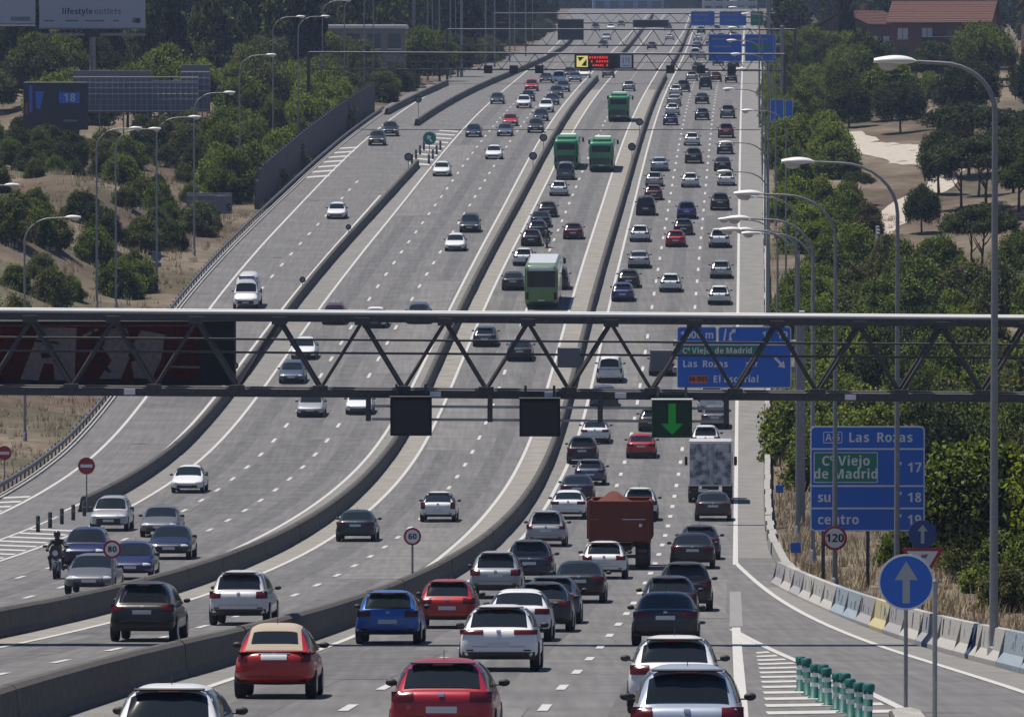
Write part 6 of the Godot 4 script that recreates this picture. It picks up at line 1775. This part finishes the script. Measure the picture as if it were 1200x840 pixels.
var rider_mesh: ArrayMesh
func make_motorcycle() -> Node3D:
	var o := Node3D.new()
	for z in [-0.72, 0.72]:
		var wh := part("wheel", ring_mesh(0.24, 0.32, 0.13, 24), M.tyre, o, Vector3(0, 0.32, z), Vector3(0, PI / 2, 0))
		part("rim", ring_mesh(0.2, 0.245, 0.07, 24), M.rim, wh)
		part("hub", disc(0.07, 0.12, 12), M.rim, wh)
	part("fuel_tank", flesh([[Vector3(0, 0.86, -0.3), Vector3(0, 0.84, 0.05), 0.17, 0.13]], 0.03, 0.05), M.paint_black, o)
	part("seat", box(0.28, 0.1, 0.7, 0.04), M.trim, o, Vector3(0, 0.8, 0.42))
	part("engine", box(0.36, 0.38, 0.5, 0.06), M.rim, o, Vector3(0, 0.48, 0))
	part("fairing", plate([Vector2(-.2, .82), Vector2(.2, .82), Vector2(.24, 1.05), Vector2(.14, 1.3), Vector2(-.14, 1.3), Vector2(-.24, 1.05)], 0.12), M.paint_black, o, Vector3(0, 0, -0.62))
	part("headlamp", disc(0.11, 0.06, 18), M.head_clear, o, Vector3(0, 1.0, -0.7))
	for s in [-1.0, 1.0]:
		part("fork", tube_mesh([Vector3(s * 0.1, 0.32, -0.72), Vector3(s * 0.1, 1.0, -0.5)], [0.03, 0.035], 8), M.chrome, o)
		part("handlebar", tube_mesh([Vector3(s * 0.08, 1.04, -0.5), Vector3(s * 0.4, 1.1, -0.36)], [0.018, 0.018], 8), M.trim, o)
		part("mirror", box(0.18, 0.1, 0.04, 0.02), M.trim, o, Vector3(s * 0.42, 1.26, -0.42))
		part("exhaust", tube_mesh([Vector3(s * 0.2, 0.36, 0.1), Vector3(s * 0.24, 0.45, 0.9)], [0.04, 0.06], 10), M.chrome, o)
	return o

func make_rider() -> Node3D:
	var o := Node3D.new()
	if rider_mesh == null:
		var b := [[Vector3(0, 0.93, 0.36), Vector3(0, 1.16, 0.3), 0.16, 0.15], [Vector3(0, 1.16, 0.3), Vector3(0, 1.4, 0.2), 0.16, 0.15], [Vector3(-0.17, 1.44, 0.18), Vector3(0.17, 1.44, 0.18), 0.085, 0.085], [Vector3(0, 1.46, 0.17), Vector3(0, 1.58, 0.12), 0.06, 0.055]]
		for s in [-1.0, 1.0]:
			b.append([Vector3(s * 0.2, 1.43, 0.18), Vector3(s * 0.36, 1.22, 0.0), 0.07, 0.055])
			b.append([Vector3(s * 0.36, 1.22, 0.0), Vector3(s * 0.34, 1.12, -0.3), 0.054, 0.04])
			b.append([Vector3(s * 0.34, 1.12, -0.3), Vector3(s * 0.34, 1.11, -0.38), 0.045, 0.03])
			b.append([Vector3(s * 0.1, 0.92, 0.36), Vector3(s * 0.27, 0.82, -0.1), 0.1, 0.075])
			b.append([Vector3(s * 0.27, 0.82, -0.1), Vector3(s * 0.25, 0.42, 0.16), 0.07, 0.05])
			b.append([Vector3(s * 0.25, 0.38, 0.18), Vector3(s * 0.26, 0.34, -0.02), 0.05, 0.04])
			for f in 4: b.append([Vector3(s * (0.3 + f * 0.022), 1.12, -0.38), Vector3(s * (0.3 + f * 0.022), 1.08, -0.4), 0.011, 0.009])
		rider_mesh = flesh(b, 0.022, 0.06)
	part("body", rider_mesh, M.trim, o)
	var hm := part("helmet", flesh([[Vector3(0, 1.68, 0.1), Vector3(0, 1.72, 0.12), 0.13, 0.135], [Vector3(0, 1.62, 0.02), Vector3(0, 1.6, 0.06), 0.09, 0.09]], 0.025, 0.05), M.paint_black, o)
	var st := st_new()
	grid(st, 10, 4, func(u: float, v: float) -> Vector3:
		var a := lerpf(-1.1, 1.1, u)
		return Vector3(sin(a) * 0.142, lerpf(1.66, 1.76, v), 0.1 - cos(a) * 0.15), true)
	part("visor", done(st), M.glass, hm)
	return o

func build_vehicles() -> void:
	var protos := {}
	var body_names := {"boxtruck": "", "dumptruck": ""}
	for v in VEHICLES:
		var kind: String = v[0]
		if not protos.has(kind):
			match kind:
				"bus": protos[kind] = make_bus(false)
				"coach": protos[kind] = make_bus(true)
				"boxtruck": protos[kind] = make_lorry(false)
				"dumptruck": protos[kind] = make_lorry(true)
				"moto": protos[kind] = make_motorcycle()
				_: protos[kind] = make_car(kind)
		var o: Node3D = protos[kind].duplicate()
		o.name = numbered(v[6])
		add_child(o)
		var x: float = v[2]
		var z: float = v[3]
		var turn: float = deg_to_rad(v[4]) + (PI if v[5] else 0.0)
		var grade := atan((road_y(z - 2.0) - road_y(z + 2.0)) / 4.0)
		o.position = Vector3(x, road_y(z) + 0.004, z)
		o.basis = Basis(Vector3.RIGHT, grade) * Basis(Vector3.UP, turn)
		tag(o, v[7], v[8], "vehicles on the motorway")
		if M.has("paint_" + v[1]) and not (kind in ["boxtruck", "dumptruck", "moto"]):
			o.get_node("body").material_override = M["paint_" + v[1]]
		if kind == "moto":
			var r := make_rider()
			r.name = numbered("person")
			add_child(r)
			r.transform = o.transform
			tag(r, "rider in black clothing and helmet on the motorcycle " + ("beside the deep blue cars" if v[5] else "amid the bus lane cars"), "person", "motorcycle riders")
	for k in protos: protos[k].free()

# ------------------------------------------------------------------ trees
# kind -> crown shape; crowns are thousands of leaf faces gathered in clumps around limbs
var crown_meshes := {}

func crown(seed_: int, shape: String, clumps: int, leaves: int, leaf: float) -> ArrayMesh:
	var r := RandomNumberGenerator.new()
	r.seed = seed_
	var vs := PackedVector3Array()
	var ns := PackedVector3Array()
	var cs := PackedColorArray()
	for c in clumps:
		# unit crown: x, z within 1, y from 0 to 1
		var p := Vector3.ZERO
		var cr := 0.2
		var a := r.randf() * TAU
		match shape:
			"round":
				var u := r.randf_range(-0.75, 1.0)
				var w := sqrt(1.0 - u * u) * pow(r.randf_range(0.35, 1.0), 0.5)
				p = Vector3(cos(a) * w, 0.5 + u * 0.46, sin(a) * w) * 0.86
				cr = r.randf_range(0.14, 0.27)
			"umbrella":
				var w := sqrt(r.randf()) * 0.88
				p = Vector3(cos(a) * w, 0.55 + 0.35 * (1.0 - w * w) + r.randf_range(-0.12, 0.06), sin(a) * w)
				cr = r.randf_range(0.13, 0.22)
			"tall":
				var y := r.randf()
				var w := (0.25 + 0.75 * sin(PI * pow(y, 0.7))) * sqrt(r.randf_range(0.15, 1.0)) * 0.75
				p = Vector3(cos(a) * w, 0.06 + y * 0.88, sin(a) * w)
				cr = r.randf_range(0.14, 0.26)
			"column":
				var y := r.randf()
				var w := (1.0 - pow(y, 3.0)) * 0.7 * sqrt(r.randf())
				p = Vector3(cos(a) * w, 0.04 + y * 0.92, sin(a) * w)
				cr = r.randf_range(0.2, 0.35)
			"bush":
				var u := r.randf_range(-0.1, 1.0)
				var w := sqrt(maxf(0.0, 1.0 - u * u)) * sqrt(r.randf_range(0.3, 1.0))
				p = Vector3(cos(a) * w * 0.85, 0.08 + maxf(u, 0.0) * 0.78, sin(a) * w * 0.85)
				cr = r.randf_range(0.15, 0.28)
		p = Vector3(p.x, p.y - 0.4, p.z) * r.randf_range(0.78, 1.14) + Vector3(0, 0.4, 0)
		var tone := r.randf_range(0.72, 1.22)
		for i in leaves:
			var d := Vector3(r.randfn(), r.randfn(), r.randfn()).normalized()
			var q := p + d * cr * pow(r.randf(), 0.45) * Vector3(1, 0.8 if shape != "umbrella" else 0.55, 1)
			if shape == "column" or shape == "tall": q.y = p.y + (q.y - p.y) * 0.55
			var e := Vector3(r.randfn(), r.randfn() * 0.6, r.randfn()).normalized()
			var f := e.cross(Vector3(r.randfn() * 0.6, r.randfn(), r.randfn() * 0.6)).normalized()
			var s := leaf * r.randf_range(0.6, 1.35)
			var k := tone * r.randf_range(0.78, 1.22)
			var col := Color(k * r.randf_range(0.86, 1.16), k, k * r.randf_range(0.8, 1.1))
			var nn := e.cross(f).normalized()
			if nn.y < 0.0: nn = -nn
			var ysq := 1.0 if shape in ["bush", "round", "umbrella"] else 0.4
			var a1 := q + e * s
			var a2 := q + f * s * 0.55
			var a3 := q - e * s
			var a4 := q - f * s * 0.55
			a1.y = q.y + (a1.y - q.y) * ysq
			a3.y = q.y + (a3.y - q.y) * ysq
			for vtx in [a1, a2, a3, a1, a3, a4]:
				vs.append(vtx)
				ns.append(nn)
				cs.append(col)
	var arr := []
	arr.resize(Mesh.ARRAY_MAX)
	arr[Mesh.ARRAY_VERTEX] = vs
	arr[Mesh.ARRAY_NORMAL] = ns
	arr[Mesh.ARRAY_COLOR] = cs
	var m := ArrayMesh.new()
	m.add_surface_from_arrays(Mesh.PRIMITIVE_TRIANGLES, arr)
	return m

func trunk_mesh(seed_: int, lean: float) -> ArrayMesh:
	# unit height; limbs fork into the crown
	var r := RandomNumberGenerator.new()
	r.seed = seed_
	var st := st_new()
	var pts := []
	for i in 6: pts.append(Vector3(lean * sin(i * 0.9) * 0.05, i / 5.0, r.randf_range(-0.02, 0.02)))
	add_tube(st, pts, [0.05, 0.04, 0.034, 0.028, 0.02, 0.008], 7)
	for i in 5:
		var a := r.randf() * TAU
		var s: Vector3 = pts[2] + Vector3(0, r.randf_range(-0.05, 0.35), 0)
		var e := s + Vector3(cos(a) * 0.3, r.randf_range(0.18, 0.35), sin(a) * 0.3)
		add_tube(st, [s, s.lerp(e, 0.5) + Vector3(0, -0.02, 0), e], [0.02, 0.014, 0.005], 5)
	return done(st)

var trunks := []
func plant(kind: String, called: String, at: Vector3, height: float, width: float, mat: String, label: String, category: String, group := "") -> void:
	# width: crown width; crown fills the upper part unless the plant is a bush
	var o := thing(called, at, rng.randf() * TAU, label, category, group)
	var list: Array = crown_meshes[kind]
	var clear := 0.0
	if kind == "round": clear = 0.2
	elif kind == "umbrella": clear = 0.3
	elif kind == "tall": clear = 0.1
	var c := part("crown", list[rng.randi() % list.size()], M[mat], o)
	c.position.y = height * clear - 0.1
	c.scale = Vector3(width * 0.5, height * (1.0 - clear), width * 0.5 * rng.randf_range(0.88, 1.12))
	var t := part("trunk", trunks[rng.randi() % trunks.size()], M.bark, o)
	var th := height * (0.85 if kind != "bush" else 0.7)
	t.position.y = -0.3
	t.scale = Vector3(width * 0.55, th, width * 0.55) if kind == "bush" else Vector3(height * 0.5, th, height * 0.5)

func scatter(n: int, kind: String, called: String, za: float, zb: float, xa: Callable, xb: Callable, h0: float, h1: float, wr: float, mats: Array, label: String, category: String, group: String, keep = null) -> void:
	var spots := []
	var tries := 0
	while spots.size() < n and tries < n * 30:
		tries += 1
		var z := lerpf(za, zb, rng.randf())
		var x := lerpf(xa.call(z), xb.call(z), rng.randf())
		var h := rng.randf_range(h0, h1)
		if keep != null and not keep.call(x, z): continue
		var ok := true
		for s in spots:
			if Vector2(s.x - x, s.y - z).length() < h * wr * 0.42: ok = false
		if not ok: continue
		spots.append(Vector2(x, z))
		var mat: String = mats[rng.randi() % mats.size()]
		var look: String = ("tall " if h > (h0 * 0.5 + h1 * 0.5) else "low ") + {"leaf_bright": "bright green", "leaf_mid": "mid green", "leaf_dark": "dark green", "leaf_pine": "dull green", "leaf_olive": "grey-green", "leaf_blue": "blackish green"}[mat]
		plant(kind, called, on_ground(x, z), h, h * wr * rng.randf_range(0.85, 1.2), mat, look + " " + label, category, group)

func build_trees() -> void:
	leaf_mat("leaf_bright", .29, .345, .06)
	leaf_mat("leaf_mid", .19, .24, .055)
	leaf_mat("leaf_dark", .09, .115, .045)
	leaf_mat("leaf_pine", .072, .092, .05)
	leaf_mat("leaf_blue", .036, .052, .036)
	leaf_mat("leaf_olive", .19, .2, .095)
	leaf_mat("leaf_dry", .2, .17, .09)
	crown_meshes = {
		"round": [crown(1, "round", 150, 150, 0.034), crown(2, "round", 140, 160, 0.034), crown(3, "round", 160, 140, 0.033)],
		"umbrella": [crown(4, "umbrella", 140, 150, 0.03), crown(5, "umbrella", 130, 150, 0.03)],
		"tall": [crown(6, "tall", 130, 120, 0.055), crown(7, "tall", 120, 130, 0.055)],
		"column": [crown(8, "column", 70, 90, 0.11)],
		"bush": [crown(9, "bush", 130, 150, 0.036), crown(10, "bush", 120, 160, 0.036), crown(11, "bush", 140, 140, 0.034)]}
	trunks = [trunk_mesh(1, 0.6), trunk_mesh(2, -0.8), trunk_mesh(3, 0.2)]
	var er := func(a: float) -> Callable: return func(z: float) -> float: return line_x("edge_r", z) + a
	var el := func(a: float) -> Callable: return func(z: float) -> float: return line_x("edge_l", z) - a
	var clearing := func(x: float, z: float) -> bool: return not (z < -560 and z > -800 and x > 25.5 + (-560 - z) * 0.045 and x < 34.5 + (-560 - z) * 0.07)
	# right: bright shrubs hanging over the low wall
	scatter(34, "bush", "shrub", -372.0, -560.0, er.call(1.6), er.call(6.5), 2.6, 4.3, 1.25, ["leaf_bright", "leaf_mid", "leaf_bright"], "shrub leaning over the right shoulder below the first lamp cluster", "shrub", "shrubs by the right shoulder")
	scatter(46, "bush", "shrub", -560.0, -1000.0, er.call(1.8), er.call(8.0), 2.6, 4.2, 1.3, ["leaf_bright", "leaf_mid"], "shrub of the upper row beside the right shoulder", "shrub", "upper shrubs by the right shoulder")
	# right: the thicket between the verge and the park
	scatter(64, "bush", "thicket_bush", -330.0, -575.0, er.call(6.0), er.call(26.0), 3.0, 4.8, 1.3, ["leaf_mid", "leaf_bright", "leaf_bright", "leaf_mid", "leaf_olive"], "bush of the thicket behind the large blue sign", "bush", "thicket behind the large sign", clearing)
	scatter(15, "round", "broadleaf_tree", -300.0, -470.0, er.call(8.0), er.call(20.0), 4.8, 7.0, 0.9, ["leaf_mid", "leaf_olive", "leaf_dark"], "broadleaf tree behind the large blue sign on the right verge", "tree", "trees behind the large sign")
	scatter(9, "round", "broadleaf_tree", -196.0, -262.0, func(_z: float) -> float: return 17.2, func(_z: float) -> float: return 23.0, 5.0, 6.6, 0.95, ["leaf_bright", "leaf_mid", "leaf_mid"], "tree at the right edge behind the painted barrier blocks", "tree", "trees behind the barrier blocks")
	scatter(9, "bush", "verge_bush", -205.0, -300.0, func(_z: float) -> float: return 15.6, func(_z: float) -> float: return 19.0, 1.3, 2.4, 1.4, ["leaf_mid", "leaf_olive"], "bush on the dry verge behind the painted barrier blocks", "bush", "bushes on the dry verge")
	scatter(34, "umbrella", "pine_tree", -540.0, -700.0, func(z: float) -> float: return 36.0 + (-540 - z) * 0.04, func(_z: float) -> float: return 62.0, 5.0, 7.5, 1.15, ["leaf_pine", "leaf_pine", "leaf_dark"], "pine of the dense group right of the pale track", "tree", "pines right of the track", clearing)
	scatter(26, "round", "park_tree", -760.0, -960.0, func(z: float) -> float: return line_x("edge_r", z) + 9.0, func(_z: float) -> float: return 82.0, 5.5, 8.5, 0.95, ["leaf_dark", "leaf_mid", "leaf_pine"], "round tree between the pale track and the brick houses", "tree", "trees below the houses")
	scatter(26, "bush", "park_bush", -640.0, -960.0, er.call(6.0), er.call(22.0), 2.4, 4.0, 1.3, ["leaf_mid", "leaf_olive", "leaf_bright"], "bush on the slope between the lamps and the park", "bush", "bushes on the park slope", clearing)
	scatter(16, "round", "verge_tree", -950.0, -1090.0, er.call(3.0), er.call(17.0), 5.5, 8.0, 0.95, ["leaf_mid", "leaf_bright", "leaf_dark"], "tree between the blue overhead signs and the brick houses", "tree", "trees by the overhead signs")
	for q in [[33.2, -655.0, 3.4, 3.8, "lone round tree with a bare trunk standing on the dry clearing", "umbrella"], [41.8, -668.0, 6.6, 4.2, "dark tree leaning over the lower end of the pale track", "round"], [36.8, -612.0, 4.6, 3.6, "grey-green tree standing left of the railing wall", "round"], [39.5, -800.0, 6.0, 6.0, "dark tree at the head of the pale track", "round"]]:
		plant(q[5], "park_tree", on_ground(q[0], q[1]), q[2], q[3], "leaf_dark", q[4], "tree")
	plant("column", "cypress_tree", on_ground(50.5, -1030.0), 14.0, 3.4, "leaf_blue", "dark narrow cypress left of the brick houses", "tree")
	plant("bush", "dry_bush", on_ground(31.5, -605.0), 3.4, 3.4, "leaf_dry", "dry brown bush in the clearing beside the curved lamp arm", "bush")
	scatter(40, "tall", "hill_tree", -1080.0, -1500.0, func(z: float) -> float: return line_x("edge_r", z) + 5.0, func(_z: float) -> float: return 130.0, 8.0, 13.0, 0.75, ["leaf_dark", "leaf_pine", "leaf_mid"], "tree on the hill behind the brick houses", "tree", "trees behind the houses")
	# left: bank above the slip road
	scatter(110, "bush", "bank_bush", -500.0, -745.0, el.call(3.5), el.call(32.0), 1.2, 3.4, 1.35, ["leaf_mid", "leaf_olive", "leaf_mid", "leaf_dark", "leaf_olive"], "bush dotted over the dry brown bank on the left", "bush", "bushes on the left bank")
	scatter(26, "bush", "hillside_bush", -690.0, -765.0, el.call(14.0), el.call(46.0), 2.0, 3.6, 1.35, ["leaf_dark", "leaf_olive", "leaf_dark"], "bush on the rise below the dark electronic billboard", "bush", "bushes below the billboard", func(x: float, z: float) -> bool: return not (z > -745 and z < -735))
	scatter(64, "bush", "fringe_bush", -880.0, -1750.0, el.call(1.0), el.call(9.0), 2.2, 4.2, 1.5, ["leaf_dark", "leaf_mid", "leaf_dark"], "bush of the fringe between the far wood and the motorway", "bush", "bushes fringing the far wood")
	scatter(14, "bush", "roadside_bush", -470.0, -560.0, el.call(7.5), el.call(16.0), 2.6, 3.8, 1.3, ["leaf_mid", "leaf_olive"], "bush at the foot of the left bank above the gantry", "bush", "bushes at the foot of the bank")
	scatter(26, "bush", "bright_shrub", -650.0, -870.0, el.call(2.5), el.call(9.0), 3.4, 6.0, 1.15, ["leaf_bright", "leaf_bright", "leaf_mid"], "shrub rising behind the dark noise wall", "shrub", "shrubs behind the noise wall")
	scatter(52, "round", "slope_tree", -700.0, -930.0, el.call(9.0), el.call(50.0), 5.0, 8.5, 0.95, ["leaf_mid", "leaf_dark", "leaf_bright", "leaf_olive", "leaf_mid"], "tree of the slope between the noise wall and the billboards", "tree", "trees by the billboards", func(x: float, z: float) -> bool: return z < -765 or x > -31.0)
	scatter(120, "tall", "wood_tree", -850.0, -1180.0, el.call(8.0), func(_z: float) -> float: return -84.0, 9.0, 15.0, 0.52, ["leaf_dark", "leaf_blue", "leaf_pine", "leaf_mid", "leaf_olive"], "tree of the wood behind the billboards", "tree", "wood on the left hill", func(x: float, z: float) -> bool: return (z < -900 or x < -30.0) and not (z > -962 and x / z > 0.013 and x / z < 0.03))
	for q in [[-13.5, -985.0, 8.6, 7.4, "leaf_mid", "big round tree beside the second gantry's left end"], [-10.6, -1000.0, 8.0, 6.6, "leaf_mid", "second big round tree beside the second gantry's left end"], [-17.6, -975.0, 7.8, 6.4, "leaf_bright", "lighter round tree left of the two big ones by the gantry"], [-20.6, -945.0, 7.0, 5.5, "leaf_mid", "round tree standing left of the lighter one by the gantry"], [-8.2, -1030.0, 7.0, 5.6, "leaf_dark", "dark round tree at the right of the big ones by the gantry"], [-23.4, -950.0, 6.4, 5.4, "leaf_mid", "round tree before the left corner of the flat-roofed building"], [-25.6, -940.0, 7.4, 5.6, "leaf_dark", "dark round tree left of the flat-roofed building"]]:
		plant("round", "roadside_tree", on_ground(q[0], q[1]), q[2], q[3], q[4], q[5], "tree")
	scatter(80, "tall", "far_tree", -1040.0, -1800.0, el.call(2.5), el.call(40.0), 9.0, 15.0, 0.6, ["leaf_blue", "leaf_dark"], "tree of the far wood left of the hilltop", "tree", "far trees left of the hilltop")
	scatter(44, "tall", "far_tree", -1450.0, -2100.0, er.call(5.0), er.call(90.0), 9.0, 14.0, 0.7, ["leaf_dark", "leaf_mid", "leaf_blue"], "tree of the far wood right of the hilltop signs", "tree", "far trees right of the hilltop")
	# the wood that closes the view beyond the crest: one mass
	var mm := MultiMesh.new()
	mm.transform_format = MultiMesh.TRANSFORM_3D
	mm.mesh = crown_meshes.tall[0]
	mm.instance_count = 420
	for i in 420:
		var x := rng.randf_range(-190.0, 260.0)
		var z := rng.randf_range(-2160.0, -2420.0)
		var h := rng.randf_range(15.0, 27.0)
		mm.set_instance_transform(i, Transform3D(Basis().rotated(Vector3.UP, rng.randf() * TAU).scaled(Vector3(h * 0.34, h, h * 0.34)), on_ground(x, z) + Vector3(0, -0.5, 0)))
	var wood := MultiMeshInstance3D.new()
	wood.multimesh = mm
	wood.material_override = M.leaf_dark
	wood.name = "far_wood"
	add_child(wood)
	wood.set_meta("kind", "stuff")
	tag(wood, "dark wood closing the view beyond the crest of the motorway", "wood")
	# dry grass on the verges
	var st := st_new()
	for i in 26:
		var a := rng.randf() * TAU
		var p := Vector3(rng.randf_range(-.3, .3), 0, rng.randf_range(-.3, .3))
		var tip := p + Vector3(rng.randf_range(-.16, .16), rng.randf_range(.18, .5), rng.randf_range(-.16, .16))
		var w := Vector3(cos(a), 0, sin(a)) * 0.022
		for v in [p - w, tip, p + w]: st.add_vertex(v)
	var tuft := done(st)
	plain("dry_grass", lin(.46, .38, .24), 0.9)
	M.dry_grass.cull_mode = BaseMaterial3D.CULL_DISABLED
	for side in 2:
		mm = MultiMesh.new()
		mm.transform_format = MultiMesh.TRANSFORM_3D
		mm.mesh = tuft
		mm.instance_count = 1900
		for i in 1900:
			var z := lerpf(-150.0, -640.0, pow(rng.randf(), 1.6)) if side == 0 else lerpf(-390.0, -720.0, rng.randf())
			var x: float = line_x("edge_r", z) + 0.9 + 12.0 * pow(rng.randf(), 1.3) if side == 0 else line_x("edge_l", z) - 1.0 - 22.0 * rng.randf()
			var s := rng.randf_range(0.6, 1.5)
			mm.set_instance_transform(i, Transform3D(Basis().rotated(Vector3.UP, rng.randf() * TAU).scaled(Vector3(s, s, s)), on_ground(x, z) + Vector3(0, -0.03, 0)))
		var g := MultiMeshInstance3D.new()
		g.multimesh = mm
		g.material_override = M.dry_grass
		g.name = numbered("dry_grass")
		add_child(g)
		g.set_meta("kind", "stuff")
		tag(g, "dry straw-coloured grass on the %s verge" % ("right" if side == 0 else "left"), "grass")
